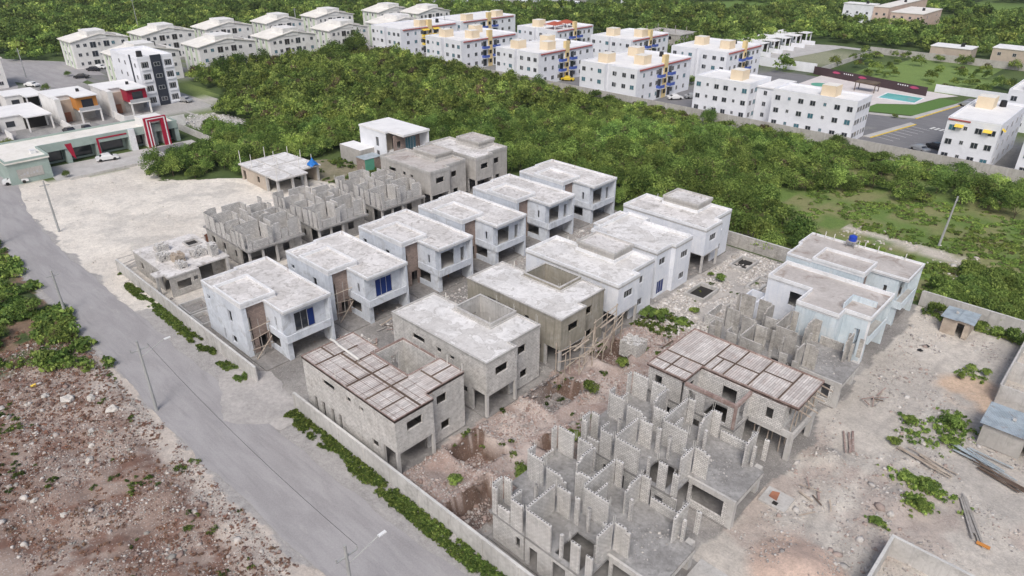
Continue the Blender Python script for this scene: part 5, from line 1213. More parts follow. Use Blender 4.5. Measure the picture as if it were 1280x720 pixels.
apt(-231, -213.5, 197, 228, 'long white apartment block directly behind the one with yellow awnings', seed=2, bulk=((.8,.2),(.8,.75)))
apt(-196, -178, 164, 191, 'white apartment block between the yellow awning block and the yellow car', seed=3, bulk=AB)
apt(-162, -144, 164, 191, 'white apartment block whose yellow stair tower stands behind the yellow car', seed=4, bulk=AB)
apt(-128, -108.5, 164, 192, 'central white apartment block with two cars parked beside it', seed=5, bulk=AB)
apt(-190, -171, 204, 226, 'white apartment block with red tiled roof pavilions in the second row', seed=6, bulk=((.25,.3),))
apt(-156, -139, 205, 228, 'white apartment block with two cream roof rooms, centre of the second row', seed=7, bulk=((.25,.3),(.75,.5)))
apt(-123.5, -104, 205, 228, 'white apartment block with cream roof rooms before the low white row houses', seed=8, bulk=((.2,.5),(.72,.42)))
apt(-93.5, -78.2, 168.4, 180, 'white apartment block with a yellow topped stair seen from its window side', side='x', seed=9, stair=False, bulk=((.62,.45),))
apt(-71.8, -52.0, 167.6, 176.5, 'white apartment block beside the lawn and turquoise pool', side='x', seed=10, stair=False, bulk=((.6,.45),))
w1_ = thing('side_wing', 'white set back wing joining the two window side blocks near the pool', 'building', (-78.1, 172.5, 0)); part(w1_, 'wall', M['white'], lambda b: b.box(0, 4.6, 0, 12, -.3, 8.2)); part(w1_, 'roof', M['whiteroof'], lambda b: b.box(-.0, 4.8, -.2, 12.2, 8.2, 8.5))
for fl in range(3): addwin(w1_, 2.3, 0, 1.1+fl*2.7, .9, 1.1, 'x', 'glass', -1); addwin(w1_, 4.6, 5, 1.1+fl*2.7, .9, 1.1, 'y', 'glass')
p3 = apt(-33.6, -24.0, 167.0, 190, 'white apartment block with small yellow window awnings at the right', side='x', seed=11, stair=False, bulk=((.3,.72),))
for x, z in ((2.4,7.9),(7.6,7.7)): part(p3, 'awning', M['yellow'], lambda b: b.q([(x-.8,-.03,z+.5),(x-.8,-.8,z),(x+.8,-.8,z),(x+.8,-.03,z+.5)]))
part(p3, 'awning', M['yellow'], lambda b: b.q([(9.63,1.2,8.4),(10.3,1.2,7.9),(10.3,2.8,7.9),(9.63,2.8,8.4)]))
part(p3, 'red_trim', M['trimred'], lambda b: b.box(.1, 4.2, -.12, 0, 9.0, 9.3))
apt(-19.5, -6, 166.5, 190, 'white apartment block cut by the right edge of the photo', side='x', seed=12, stair=False)
apt(-30.5, -16, 206, 224, 'white apartment block behind the yellow awning one at the right edge', side='x', seed=13, stair=False)
# tile pavilions on the second-row block
for k, (x, y) in enumerate(((-176.5, 209.5), (-176.5, 216.5))):
    pv = thing('roof_pavilion', ('red tiled pavilion on the second row roof, nearer to the camera', 'red tiled pavilion on the second row roof, farther from the camera')[k], 'pavilion', (x, y, 9.2), group='red tiled roof pavilions')
    part(pv, 'roof', M['tile'], lambda b: [b.q([(-2.8,-2.8,1.6),(2.8,-2.8,1.6),(0,0,2.7)]), b.q([(2.8,-2.8,1.6),(2.8,2.8,1.6),(0,0,2.7)]), b.q([(2.8,2.8,1.6),(-2.8,2.8,1.6),(0,0,2.7)]), b.q([(-2.8,2.8,1.6),(-2.8,-2.8,1.6),(0,0,2.7)])])
    for sx in (-2.5, 2.5):
        for sy in (-2.5, 2.5): part(pv, 'post', M['trim'], lambda b: b.box(sx-.12, sx+.12, sy-.12, sy+.12, 0, 1.62))

def gable(x0, x1, y0, y1, label, seed=0):
    r = random.Random(seed); Lx, Ly = x1-x0, y1-y0; H = 8.8; R = 1.7; W = M['offwhite']
    o = thing('apartment_block', label, 'building', (x0, y0, 0), group='pale green striped apartment blocks with pitched roofs')
    part(o, 'wall', W, lambda b: (b.box(0, Lx, 0, Ly, -.3, H), b.q([(Lx,0,H),(Lx,Ly,H),(Lx,Ly/2,H+R)]), b.q([(0,0,H),(0,Ly/2,H+R),(0,Ly,H)])))
    rf = part(o, 'roof', M['creamroof'], lambda b: (b.q([(-.4,-.5,H-.02),(Lx+.35,-.5,H-.02),(Lx+.35,Ly/2,H+R+.15),(-.4,Ly/2,H+R+.15)]), b.q([(-.4,Ly+.5,H-.02),(-.4,Ly/2,H+R+.15),(Lx+.35,Ly/2,H+R+.15),(Lx+.35,Ly+.5,H-.02)]),
        b.q([(Lx+.35,-.5,H-.3),(Lx+.35,Ly/2,H+R-.13),(Lx+.35,Ly/2,H+R+.15),(Lx+.35,-.5,H-.02)]), b.q([(Lx+.35,Ly+.5,H-.3),(Lx+.35,Ly+.5,H-.02),(Lx+.35,Ly/2,H+R+.15),(Lx+.35,Ly/2,H+R-.13)]), b.q([(-.4,-.5,H-.3),(Lx+.35,-.5,H-.3),(Lx+.35,-.5,H-.02),(-.4,-.5,H-.02)])))
    part(o, 'stair_block', W, lambda b: b.box(Lx*.35, Lx+.12, Ly*.30, Ly*.62, H+.2, H+R+1.1))
    part(o, 'roof_terrace', M['concg'], lambda b: b.box(Lx*.35, Lx+.1, Ly*.62, Ly*.80, H+R*.4, H+R*.4+.5))
    for s in (.14, .42, .74): part(o, 'green_stripe', M['pgreen'], lambda b: b.box(Lx*s, Lx*s+1.3, -.06, 0, 0, H-.1))
    for fl in range(3):
        z = fl*2.9+1.0
        for t in (.1, .22, .36, .47, .6, .72, .9):
            if t in (.36, .6): addwin(o, Lx, Ly*t, z-.5, 1.9, 1.9, 'y', 'dark' if r.random() < .5 else 'glass')
            else: addwin(o, Lx, Ly*t, z, 1.1 if r.random() < .6 else .8, 1.1, 'y', 'glass' if r.random() < .8 else 'tglass')
        for t in (.3, .62): addwin(o, Lx*t, 0, z, .9, 1.1, 'x', 'glass', -1)
    if r.random() < .5: part(o, 'roof_tank', M['black'], lambda b: b.tube((Lx*.6, Ly*.7, H+1), (Lx*.6, Ly*.7, H+2.4), .7, .6, 10))
    return o
for k, (x0, y0, L, lab) in enumerate([(-285,76.3,18,'pitched roof block at the end of the far street, farthest left of its rows'),(-283,98.5,18.5,'pitched roof block directly behind the dark striped tower'),(-281.5,121,18,'pitched roof block in the rear row, third from the street'),
    (-280,144.6,16,'pitched roof block in the rear row, fourth from the street'),(-282,168.3,18,'pitched roof block in the rear row behind the thin pole'),(-278,197,18,'rear pitched roof block closest to the white estate far away'),
    (-246,76.5,18.5,'pitched roof block touching the left side of the dark striped tower'),(-245,101,19.5,'pitched roof block just right of the dark striped tower'),(-244,125.3,18,'pitched roof block behind the dense dark bushes'),
    (-246,150.5,17,'pitched roof block beside the tall thin pole and bushes'),(-244.5,174.5,20,'front pitched roof block nearest the yellow awning block'),(-262,206,18,'pitched roof block seen between the yellow awning block and the estate'),(-318,49,16,'pitched roof block cut by the left photo edge')]):
    if k == 12: x0, y0 = -269, 36
    gable(x0, x0+12, y0, y0+L, lab, k)

# dark striped tower
def tower():
    o = thing('striped_tower', 'white four storey building with a dark slate stripe down its front', 'building', (-221, 70.8, 0)); W = M['white']; Lx, Ly, H = 18.8, 9.2, 12.3
    part(o, 'wall', W, lambda b: b.prism([(0,0),(Lx-3,0),(Lx-3,-.0),(Lx,0),(Lx,Ly),(0,Ly)] if False else [(0,0),(Lx,0),(Lx,Ly),(0,Ly)], -.3, H))
    part(o, 'roof', M['whiteroof'], lambda b: b.box(.2, Lx-.2, .2, Ly-.2, H, H+.05)); part(o, 'parapet', W, lambda b: b.ring([(0,0),(Lx,0),(Lx,Ly),(0,Ly)], .2, H+.05, H+.7))
    part(o, 'dark_stripe', M['navy'], lambda b: b.box(Lx, Lx+.25, Ly*.36, Ly*.66, 0, H+.9)); part(o, 'dark_stripe', M['navy'], lambda b: b.box(Lx-5.2, Lx-4.3, -.12, 0, 0, H+.9))
    for fl in range(4):
        z = fl*3.05+1.0
        for t in (.18, .84): 
            part(o, 'balcony', M['dark'], lambda b: b.box(Lx+.005, Lx+.03, Ly*t-.9, Ly*t+.9, z-.1, z+1.5)); addwin(o, Lx+.03, Ly*t-.1, z, 1.3, 1.4, 'y')  # thin dark plate paints the shade of the balcony recess
            part(o, 'railing', W, lambda b: b.box(Lx+.03, Lx+.3, Ly*t-1.1, Ly*t+1.1, z-.6, z-.05))
        addwin(o, Lx+.25, Ly*.51, z+.2, 1.6, 1.0, 'y')
        for t in (.3, .52, .88): addwin(o, Lx*t, 0, z, .9, 1.1, 'x', 'glass', -1)
    part(o, 'roof_tank', M['black'], lambda b: b.tube((Lx-5, 2.6, H), (Lx-5, 2.6, H+1.5), .8, .7, 10))
tower()

# town houses
def town(x, y, m, label):
    o = thing('town_house', label, 'house', (x, y, 0), group='town houses in a row'); W = M['offwhite']
    part(o, 'wall', W, lambda b: b.box(-14, -5.2, 0, 9.2, 0, 6.4)); part(o, 'roof', M['whiteroof'], lambda b: b.box(-14.2, -5.0, -.2, 9.4, 6.4, 6.6))
    part(o, 'side_wing', W, lambda b: b.box(-5.2, -1.6, 0, 1.2, 0, 6.5)); part(o, 'stair_wall', M['tan'], lambda b: b.box(-5.2, -4.9, 1.2, 4.4, 0, 5.4)); part(o, 'door', M['rust'], lambda b: b.box(-4.9, -4.82, 2.2, 3.6, 0, 2.4))
    part(o, 'upper_room', M[m], lambda b: b.box(-5.2, -1.2, 4.4, 9.2, 3.2, 6.38)); part(o, 'roof', M['whiteroof'], lambda b: b.box(-5.0, -.2, 4.0, 9.4, 6.38, 6.62))
    part(o, 'balcony', W, lambda b: b.box(-1.2, .2, 4.3, 9.3, 2.9, 3.2)); part(o, 'railing', M['frame'], lambda b: b.box(.1, .16, 4.4, 9.2, 3.2, 4.0))
    part(o, 'balcony_door', M['glass'], lambda b: b.box(-1.2, -1.14, 5.6, 8.2, 3.25, 5.6)); part(o, 'garage_wall', M['concg'], lambda b: b.box(-5.2, -5.0, 4.4, 9.2, 0, 2.9))
    for yy in (4.4, 8.9): part(o, 'column', W, lambda b: b.box(-.3, .1, yy, yy+.35, 0, 2.9))
    part(o, 'yard_wall', W, lambda b: (b.box(0, 6.5, -.2, 0, 0, 1.9), b.box(6.5, 6.7, -.2, 4, 0, 1.7)))
    part(o, 'roof_tank', M['black'], lambda b: b.tube((-7, 7, 6.6), (-7, 7, 7.3), .4, n=8))
town(-196.2, 48.2, 'orange', 'white town house with an orange upper room'); town(-196.0, 60.2, 'crimson', 'white town house with a crimson upper room beside the striped tower')
def lowh(x, y, label, w=10, h=3.4, d=16, m='offwhite'):
    o = thing('town_house', label, 'house', (x, y, 0), group='low white houses'); W = M[m]
    part(o, 'wall', W, lambda b: b.box(-d, -4.2, 0, w, 0, h)); part(o, 'roof', M['whiteroof'], lambda b: b.prism([(-d-.2,-.2),(-4,-.2),(-4,w*.45),(.3,w*.45),(.3,w+.2),(-d-.2,w+.2)], h, h+.25))
    for yy in (w*.47, w-.2): part(o, 'column', W, lambda b: b.box(-.3, .1, yy, yy+.3, 0, h))
    part(o, 'garage_opening', M['dark'], lambda b: b.box(-4.2, -4.12, w*.5, w-.4, 0, 2.6)); part(o, 'window', M['glass'], lambda b: b.box(-4.2, -4.12, 1.2, 3, 1, 2.3)); part(o, 'yard_wall', W, lambda b: b.box(0, 5.5, -.25, -.05, 0, 1.6))  # garage is a dark plate on the wall, its shade painted
lowh(-197.5, 36.5, 'low white house with dark open garage left of the orange house'); lowh(-199, 25, 'low white house at the left edge behind the shop row', 10); lowh(-222, 44, 'small low white house behind the orange house', 8, 3.3, 12); lowh(-232, 33, 'low white house at the left edge near the far street', 9, 3.5, 12)

# shop row
def shops():
    o = thing('shop_row', 'long single storey grey green shop row with pale roof and red entrance arch', 'building', (-165, 27, 0)); W = M['mint']
    part(o, 'roof', M['creamroof'], lambda b: b.prism([(-8,0),(0,0),(0,8),(0,8.2),(2,35.5),(-7,36),(-8.2,20)] if False else [(-7.5,0),(7.8,0),(7.8,7.6),(.4,7.6),(.4,36),(-7.5,36)], 4.1, 4.4))
    part(o, 'wall', W, lambda b: b.box(-7.2, -2.2, 0, 35.6, 0, 4.1)); part(o, 'end_wing', W, lambda b: b.box(-2.2, 7.5, .2, 7.4, 0, 4.1)); part(o, 'panel', M['concg'], lambda b: b.box(7.5, 7.58, 1.6, 6.0, 1.0, 2.8))
    part(o, 'panel_print', M['frame'], lambda b: [b.box(7.581, 7.6, 2.0+.55*k, 2.35+.55*k, 1.6, 1.75+.2*(k % 3)) for k in range(7)])
    for y0, y1 in ((8.2,12.2),(13.8,18.0),(19.4,24.4),(27.4,30.0),(34,35.4)):
        part(o, 'shop_window', M['glass'], lambda b: b.box(-2.2, -2.12, y0, y1, .4, 3.0))
    for y in (7.6, 12.4, 18.3, 25.0, 30.2, 35.2): part(o, 'pier', W, lambda b: b.box(-2.2, .2, y, y+.9, 0, 4.1))
    part(o, 'fascia', W, lambda b: b.box(.2, .42, 7.6, 35.9, 3.1, 4.42)); part(o, 'white_pier', M['trim'], lambda b: b.box(-.4, .9, 25.2, 26.4, 0, 4.7))
    part(o, 'red_trim', M['crimson'], lambda b: (b.box(.43, .5, 18.6, 24.8, 3.8, 4.1), b.box(.43, .5, 18.6, 19.0, 0, 3.8))); part(o, 'red_panel', M['crimson'], lambda b: b.q([(.44,12.5,4.1),(.44,13.8,4.1),(.44,14.0,.6),(.44,13.3,1.6)]))
    part(o, 'parapet', W, lambda b: b.ring([(-7.5,0),(7.8,0),(7.8,7.6),(.4,7.6),(.4,36),(-7.5,36)], .25, 4.4, 4.75))
    a = part(o, 'entrance_arch', [M['crimson'], M['offwhite']], lambda b: (b.box(1.0, 1.6, 28.6, 29.9, 0, 6.6), b.box(1.0, 1.6, 32.1, 33.4, 0, 6.6), b.box(1.0, 1.6, 29.9, 32.1, 5.7, 6.6), b.box(-3.9, .99, 28.65, 29.6, 0, 6.2, 1), b.box(-3.9, .99, 32.4, 33.35, 0, 6.2, 1), b.box(-3.9, .99, 29.6, 32.4, 5.2, 6.2, 1)))
    part(a, 'white_stripe', M['trim'], lambda b: (b.box(1.6, 1.66, 28.95, 29.2, 0, 6.2), b.box(1.6, 1.66, 29.6, 29.8, 0, 5.8), b.box(1.6, 1.66, 32.8, 33.05, 0, 6.2), b.box(1.6, 1.66, 28.95, 33.05, 6.2, 6.4)))
    part(o, 'roof_unit', M['lamp'], lambda b: b.box(3, 4.2, 5.5, 6.5, 4.4, 5.1))
shops()
sheet('pavement', [(-164.9,34.6),(-154.4,34.0),(-152.5,64.6),(-163.5,65.0)], .035, M['pave']); sheet('path', [(-163,56),(-156.5,56.3),(-156.3,62.4),(-163,62.6)], .045, M['lot'])
perimeter('shop_kerb_wall', 'low pale wall along the shop forecourt beside the sand lot', [('y', -153.0, 36, 66)], .5, 'conc', cap=False, posts=None)
perimeter('shop_back_wall', 'white boundary wall behind the shop row roof', [('y', -177.5, 26, 70), ], 2.6, 'offwhite', cap=False, posts=None)
perimeter('shop_side_wall', 'grey boundary wall beside the white rubble patch at the end of the shop row', [('x', 66.8, -177, -153)], 1.6, 'conc', cap=False, posts=None)
b = MB(); b.box(-1.8,1.8,-1.5,1.5,0,1.6); b.ring([(-1.8,-1.5),(1.8,-1.5),(1.8,1.5),(-1.8,1.5)], .2, 1.6, 1.9)
tag(b.build('concrete_tank', M['conc'], None, (-160.5, 73.2, 0)), 'square concrete tank between the white rubble and scrub', 'tank')

# pool compound
sheet('parking_lot', [(-60,165.2),(-34,165.2),(-33,168),(-34,200),(-36,238),(-44,238),(-46,215),(-50,200),(-76,200),(-76,186),(-52,186)], .03, M['lot'])
sheet('parking_lot', [(-150,165),(-128.6,165),(-128.6,192),(-143.8,204),(-143.8,165)], .03, M['lot']); sheet('parking_lot', [(-108.3,165),(-94,165),(-94,190),(-76,200),(-88,238),(-103,238),(-103.9,200),(-108.3,196)], .034, M['lot'])
sheet('lawn', [(-62,201.5),(-49.2,205.5),(-44.5,231.5),(-50,232),(-53,218.6),(-61,212.5)], .05, M['lawn'])
sheet('terrace', [(-88,200),(-62.2,200.2),(-61,212.6),(-53,219),(-50.4,232),(-47,238.6),(-88,243)], .045, M['deck'])
pl = thing('swimming_pool', 'turquoise swimming pool on a pale terrace behind the lawn', 'pool', (-58.5, 224.5, 0)); part(pl, 'rim', M['trim'], lambda b: b.slab(-5.2, 5.2, -4.4, 4.4, .0, .14, [(-4.8,4.8,-4,4)])); part(pl, 'water', M['water'], lambda b: b.box(-4.79, 4.79, -3.99, 3.99, .05, .1))
pl = thing('round_pool', 'small green oval pool peeking over the white apartment roof', 'pool', (-82.5, 226.0, 0)); part(pl, 'water', M['greenpanel'], lambda b: b.tube((0,0,.05),(0,0,.15),2.6,n=16))
kb = thing('kerb', 'curved cream kerb strip between the lawn and parking lot', 'kerb', (0,0,0)); part(kb, 'strip', M['pave'], lambda b: b.prism([(-61,199.8),(-49.5,203.5),(-44,231),(-42.8,231),(-48.0,202.2),(-60.8,198.2)], 0, .18)); part(kb, 'yellow_edge', M['yellow'], lambda b: b.prism([(-48.0,202.2),(-42.8,231),(-42.55,231),(-47.7,202.0)], 0, .2))
kb = thing('kerb', 'straight cream kerb island in the parking lot beside the pool block', 'kerb', (0,0,0)); part(kb, 'strip', M['pave'], lambda b: b.prism([(-51.8,176),(-50.2,176),(-46.2,196),(-47.6,197)], 0, .18)); part(kb, 'yellow_edge', M['yellow'], lambda b: b.prism([(-50.2,176),(-49.9,176),(-45.9,196),(-46.2,196)], 0, .2))
for k in range(7): sheet('parking_line', [(-49.6+.55*k,178+2.6*k),(-45.2+.55*k,176.8+2.6*k),(-45.2+.55*k,176.95+2.6*k),(-49.6+.55*k,178.15+2.6*k)], .036, M['paint'])
for k in range(6): sheet('crossing_stripe', [(-42.6+1.1*k,194.5-.2*k),(-42.0+1.1*k,194.3-.2*k),(-41.5+1.1*k,196.6-.2*k),(-42.1+1.1*k,196.8-.2*k)], .036, M['paint'])
fn = thing('maroon_fence', 'dark maroon fence wall with pink emblems behind the swimming pool', 'fence', (-91, 241.5, 0))
part(fn, 'panel', M['purple'], lambda b: b.q([(0,0,-.2),(37,-9.5,-.2),(37,-9.5,2.5),(0,0,2.5)])); part(fn, 'panel', M['purple'], lambda b: b.q([(0,.3,-.2),(0,.3,2.5),(37,-9.2,2.5),(37,-9.2,-.2)])); part(fn, 'top', M['purple'], lambda b: b.q([(0,0,2.5),(37,-9.5,2.5),(37,-9.2,2.5),(0,.3,2.5)]))
for t in (.18, .42, .86):
    def em(b):
        x, y = 37*t, -9.5*t-.06; b.q([(x,y,1.7),(x+.9,y-.23,2.15),(x+2.0,y-.51,2.1),(x+2.9,y-.74,1.8),(x+2.0,y-.51,1.5),(x+.9,y-.23,1.4)])
    part(fn, 'pink_emblem', M['pinks'], em)
    def lt(b):
        for k in range(5):
            x = 37*t-3.6+.7*k + (7.6 if t < .3 else 0); y = -9.5*x/37-.06; b.q([(x,y,1.75),(x+.38,y-.10,1.75),(x+.38,y-.10,2.1),(x,y,2.1)])
    if t != .42: part(fn, 'white_lettering', M['trim'], lt)
gz = thing('gazebo', 'brown flat roofed gazebo against the maroon fence', 'gazebo', (-69, 227, 0)); part(gz, 'roof', M['bark'], lambda b: b.box(-3, 3, -2, 2, 2.5, 2.8))
for sx in (-2.8, 2.8):
    for sy in (-1.8, 1.8): part(gz, 'post', M['dwood'], lambda b: b.box(sx-.1, sx+.1, sy-.1, sy+.1, 0, 2.5))
perimeter('compound_wall', 'white wall behind the parking lot at the right', [('x', 240.5, -54, -20)], 2.2, 'white', cap=False, posts=None)
perimeter('compound_wall', 'white wall between the parking lots and row houses', [('x', 243.5, -112, -91)], 3.0, 'white', cap=False, posts=None)
perimeter('far_wall', 'long grey far wall with a white strip below the brown houses', [('x', 296, -92, 10)], 2.4, 'concg', cap=False, posts=None)
perimeter('far_wall', 'low pale wall crossing the far grass plots', [('y', -90.5, 244, 295.8)], 1.6, 'conc', cap=False, posts=None)
sheet('road', [(-116,246),(-112,246),(-104,300),(-60,299),(-60,302),(-108,305),(-122,300)], .03, M['pave'])

# low row houses, brown houses, pink building, unfinished, far tower
for k in range(6):
    lowh(-121+.2*k, 252+9.5*k, 'small white row house, number %s away from the parking wall' % ('one','two','three','four','five','six')[k], 8.6, 3.4+.1*(k % 2), 12, 'white')
def flat(x, y, w, d, h, m, label, name='flat_house', roof='whiteroof', nw=4, floors=1, group=None, tank=True):
    o = thing(name, label, 'building', (x, y, 0), group=group)
    part(o, 'wall', M[m], lambda b: b.box(0, w, 0, d, -.3, h)); part(o, 'roof', M[roof], lambda b: b.box(-.2, w+.2, -.2, d+.2, h, h+.25))
    for fl in range(floors):
        for k in range(nw): addwin(o, (k+.5)*w/nw, 0, 1.1+fl*2.9, 1.1, 1.1, 'x', 'glass', -1)
        for k in range(max(2, nw//2)): addwin(o, w, (k+.5)*d/max(2, nw//2), 1.1+fl*2.9, 1.1, 1.1, 'y', 'glass')
    if tank: part(o, 'roof_tank', M['black'], lambda b: b.tube((w*.7, d*.5, h+.25), (w*.7, d*.5, h+1.4), .7, .6, 8))
    return o
flat(-72, 298, 13, 9, 4.6, 'tan', 'brown flat roofed house behind the far grey wall, left of the pair'); flat(-52.5, 297, 18, 10, 6.2, 'tan', 'brown two storey house behind the far wall at the right edge', floors=2)
flat(-136, 383, 14, 8, 8.2, 'white', 'white end of the long pink apartment building', floors=2, nw=3); flat(-121.9, 384, 7, 60, 7.6, 'pink', 'long pink apartment building with rows of brown arches', floors=2, nw=2, roof='creamroof')
flat(-112, 378, 14, 30, 6.4, 'pink', 'second pale pink apartment building with black tanks on top', floors=2, nw=4, roof='creamroof')
uf = thing('far_shell', 'dark grey unfinished two storey building beyond the apartments', 'building', (-163, 248, 0))
part(uf, 'wall', M['blockold'], lambda b: b.wall('x', 0, .3, 0, 17, 0, 5.8, [(1,3,.8,2.4),(5,6.2,.2,2.4),(8,11,.8,2.4),(1.5,3,3.9,5.2),(6,8,3.4,5.4),(11,13,3.9,5.2)])); part(uf, 'wall', M['blockold'], lambda b: b.wall('y', 16.7, 17, .31, 12, 0, 5.8, [(2,4,.8,2.4),(6,9,3.6,5.2)]))
part(uf, 'wall', M['blockold'], lambda b: b.wall('x', 11.7, 12, 0, 16.6, 0, 5.8)); part(uf, 'roof', M['blockold'], lambda b: b.box(-.2, 17.2, -.2, 12.2, 5.8, 6.1)); part(uf, 'floor_slab', M['blockold'], lambda b: b.box(.3, 16.6, .35, 11.6, 2.8, 3.1)); part(uf, 'column_bar', M['gwood'], lambda b: [b.tube((x, y, 6.1), (x, y, 8), .12, n=5) for x in (1,5,9,14) for y in (1,9)])
flat(-262, 372, 12, 12, 12, 'white', 'tall white building at the top edge of the photo', floors=4, nw=3)
k = 0
rr = random.Random(2)
for row in range(6):
    for q in range(11):
        t = q/10; x = -372+t*100+row*-8+rr.uniform(-3,3); y = 262+t*66+row*13+rr.uniform(-2,2)
        if row == 5 and q % 3 == 0: continue
        o = thing('estate_house', 'tiny white house in the dense far estate at the top edge', 'house', (x, y, 0), group='white houses of the far estate')
        part(o, 'wall', M['white' if rr.random() < .8 else 'concg'], lambda b: b.box(0, 7, 0, 8.5, 0, 3.4 if rr.random() < .7 else 5.6))
        if rr.random() < .25: part(o, 'trim_band', M['teal'], lambda b: b.box(-.05, 7.05, -.05, 0, 2.4, 3.2))
        if rr.random() < .6: part(o, 'roof_tank', M['black'], lambda b: b.box(3, 4.2, 3, 4.2, 3.4, 4.6))
# ================================================================== VEGETATION
DK, MD, LT, BR, YL = (np.array(c) for c in ((.045,.085,.020),(.110,.172,.036),(.215,.30,.062),(.095,.085,.045),(.155,.185,.050)))
def crown(R, H, nc, nl, leaf, seed, tint=0.0, base=.3, brown=0.0, flat=1.0):
    g = np.random.default_rng(seed)
    a = g.uniform(0, 2*np.pi, nc); u = np.sqrt(g.uniform(0, 1, nc))
    cx, cy = R*.68*u*np.cos(a), R*.68*u*np.sin(a)
    cz = base + H*(.30 + .42*(1-u**2)*g.uniform(.6, 1.15, nc)) + g.uniform(-.1, .1, nc)*H
    rc = R*g.uniform(.30, .46, nc)
    d = g.normal(size=(nc, nl, 3)); d[..., 2] = np.abs(d[..., 2])*.9 - .25; d /= np.linalg.norm(d, axis=-1, keepdims=True)
    rad = rc[:, None]*g.uniform(.55, 1.12, (nc, nl))
    P = np.stack([cx, cy, cz], -1)[:, None, :] + d*rad[..., None]*np.array([1, 1, .78*flat*H/R if H < R*1.6 else 1.1])
    N = d + g.normal(size=d.shape)*.55; N /= np.linalg.norm(N, axis=-1, keepdims=True)
    ct = np.clip(g.normal(.47+tint, .30, nc), 0, 1)
    isb = g.uniform(size=nc) < brown
    t = np.clip(ct[:, None] + g.normal(0, .10, (nc, nl)), 0, 1)[..., None]
    C = np.where(t < .5, DK+(MD-DK)*t*2, MD+(LT-MD)*(t-.5)*2)
    C = np.where(isb[:, None, None], BR*(.7+.6*g.uniform(size=(nc, nl, 1))), C)
    return quads(P.reshape(-1, 3), N.reshape(-1, 3), leaf, g) + (C.reshape(-1, 3),)
def quads(P, N, leaf, g):
    n = len(P); r = g.normal(size=(n, 3)); U = np.cross(N, r); U /= np.linalg.norm(U, axis=1, keepdims=True)+1e-9
    W = np.cross(N, U); s = (leaf*g.uniform(.6, 1.35, n))[:, None]; k = g.uniform(.45, .75, n)[:, None]
    V = np.stack([P-U*s, P-W*s*k, P+U*s, P+W*s*k], 1).reshape(-1, 3)
    return (V,)
def leaf_mesh(name, V, C, parent=None):
    F = np.arange(len(V)).reshape(-1, 4)
    return np_mesh(name, V, F, M['leaf'], parent, col=C)

BUSH = [crown(2.5, (3.6,3.1,4.2,2.8,3.4,4.6,2.6,3.8)[k], 19, 84, .155, 100+k, tint=(-.22,-.05,.05,.22,.3,-.12)[k % 6], brown=(0,.04,0,0,0,.1)[k % 6]) for k in range(8)]
BIG = [crown(3.9, 6.6, 30, 90, .2, 200+k, tint=(-.3,-.15,-.05)[k]) for k in range(3)]
LOW = [crown(1.3, (1.5,.9,1.5)[k], 14, 90, .12, 300+k, tint=(.0,.35,-.1)[k % 3]) for k in range(3)]
LITE = [crown(2.7, (3.4,2.8,4.0,3.0,4.4,2.6,3.6)[k], 12, 46, .25, 400+k, tint=(-.2,.0,.1,.25,-.05)[k % 5], brown=(0,0,0,.1,0)[k % 5]) for k in range(7)]
FAR = [crown(3.9, 4.6, 11, 34, .42, 500+k, tint=(-.42,-.3,-.2,-.1,0)[k % 5], brown=(0,0,0,.08)[k % 4]) for k in range(9)]
WEED = [crown(.5, .42, 7, 14, .09, 600+k, tint=(-.2,.0,-.25,.1)[k % 4], base=0, brown=(0,.1)[k % 2]) for k in range(6)]
TUFT = [crown(.9, .35, 6, 20, .13, 700+k, tint=(.25,.1,.35)[k % 3], base=0, brown=.15) for k in range(5)]

def mass(name, pos, var, label, cat, scale=(.8,1.25), zoff=0, tintv=.25, seed=1):
    g = np.random.default_rng(seed); Vs = []; Cs = []
    gz = gh(np.array([p[0] for p in pos]), np.array([p[1] for p in pos]))
    for (x, y), z in zip(pos, gz):
        V, C = var[g.integers(len(var))]; a = g.uniform(0, 6.283); s = g.uniform(*scale); c, q = np.cos(a)*s, np.sin(a)*s
        W = np.empty_like(V); W[:, 0] = V[:, 0]*c-V[:, 1]*q+x; W[:, 1] = V[:, 0]*q+V[:, 1]*c+y; W[:, 2] = V[:, 2]*s*g.uniform(.85, 1.15)+z+zoff
        if name == 'scrub_woodland' and y > 150 and x > -150: W[:, 2] = z + (W[:, 2]-z)*.6
        fl = float(fbm(np.array([x]), np.array([y]), 17, 3, 444)[0])*2; f3 = float(fbm(np.array([x]), np.array([y]), 7, 2, 555)[0])
        W[:, 2] = z + (W[:, 2]-z)*(.75+.55*f3 if zoff == 0 and len(pos) > 700 else 1)
        Vs.append(W); Cs.append(C*g.uniform(1-tintv, 1+tintv)*(.45+.55*fl)*np.array([.88+.26*f3+g.uniform(-.06,.08), 1, g.uniform(.9,1.1)]))
    o = leaf_mesh(name, np.concatenate(Vs), np.concatenate(Cs)); return tag(o, label, cat, kind='stuff')

def stem(h, r, n=4, seed=0, spread=.5):
    q = random.Random(seed); b = MB()
    b.tube((0,0,-.3), (q.uniform(-.1,.1), 0, h*.45), r, r*.7, 6)
    for k in range(n):
        a = 6.28*k/n+q.uniform(-.5,.5); b.tube((0,0,h*q.uniform(.25,.45)), (math.cos(a)*h*spread, math.sin(a)*h*spread, h*q.uniform(.75,.95)), r*.5, r*.2, 5)
    o = b.build('trunk', M['bark']); me = o.data; bpy.data.objects.remove(o); return me
def data_mesh(V, C):
    o = leaf_mesh('crown', V, C); me = o.data; bpy.data.objects.remove(o); return me
BM = [data_mesh(*v) for v in BUSH]; BG = [data_mesh(*v) for v in BIG]; LM = [data_mesh(*v) for v in LOW]
SM = [stem(2.6, .09, 4, k) for k in range(3)]; SG = [stem(5.2, .22, 5, k+9, .4) for k in range(2)]; SL = [stem(1.1, .04, 4, 5)]
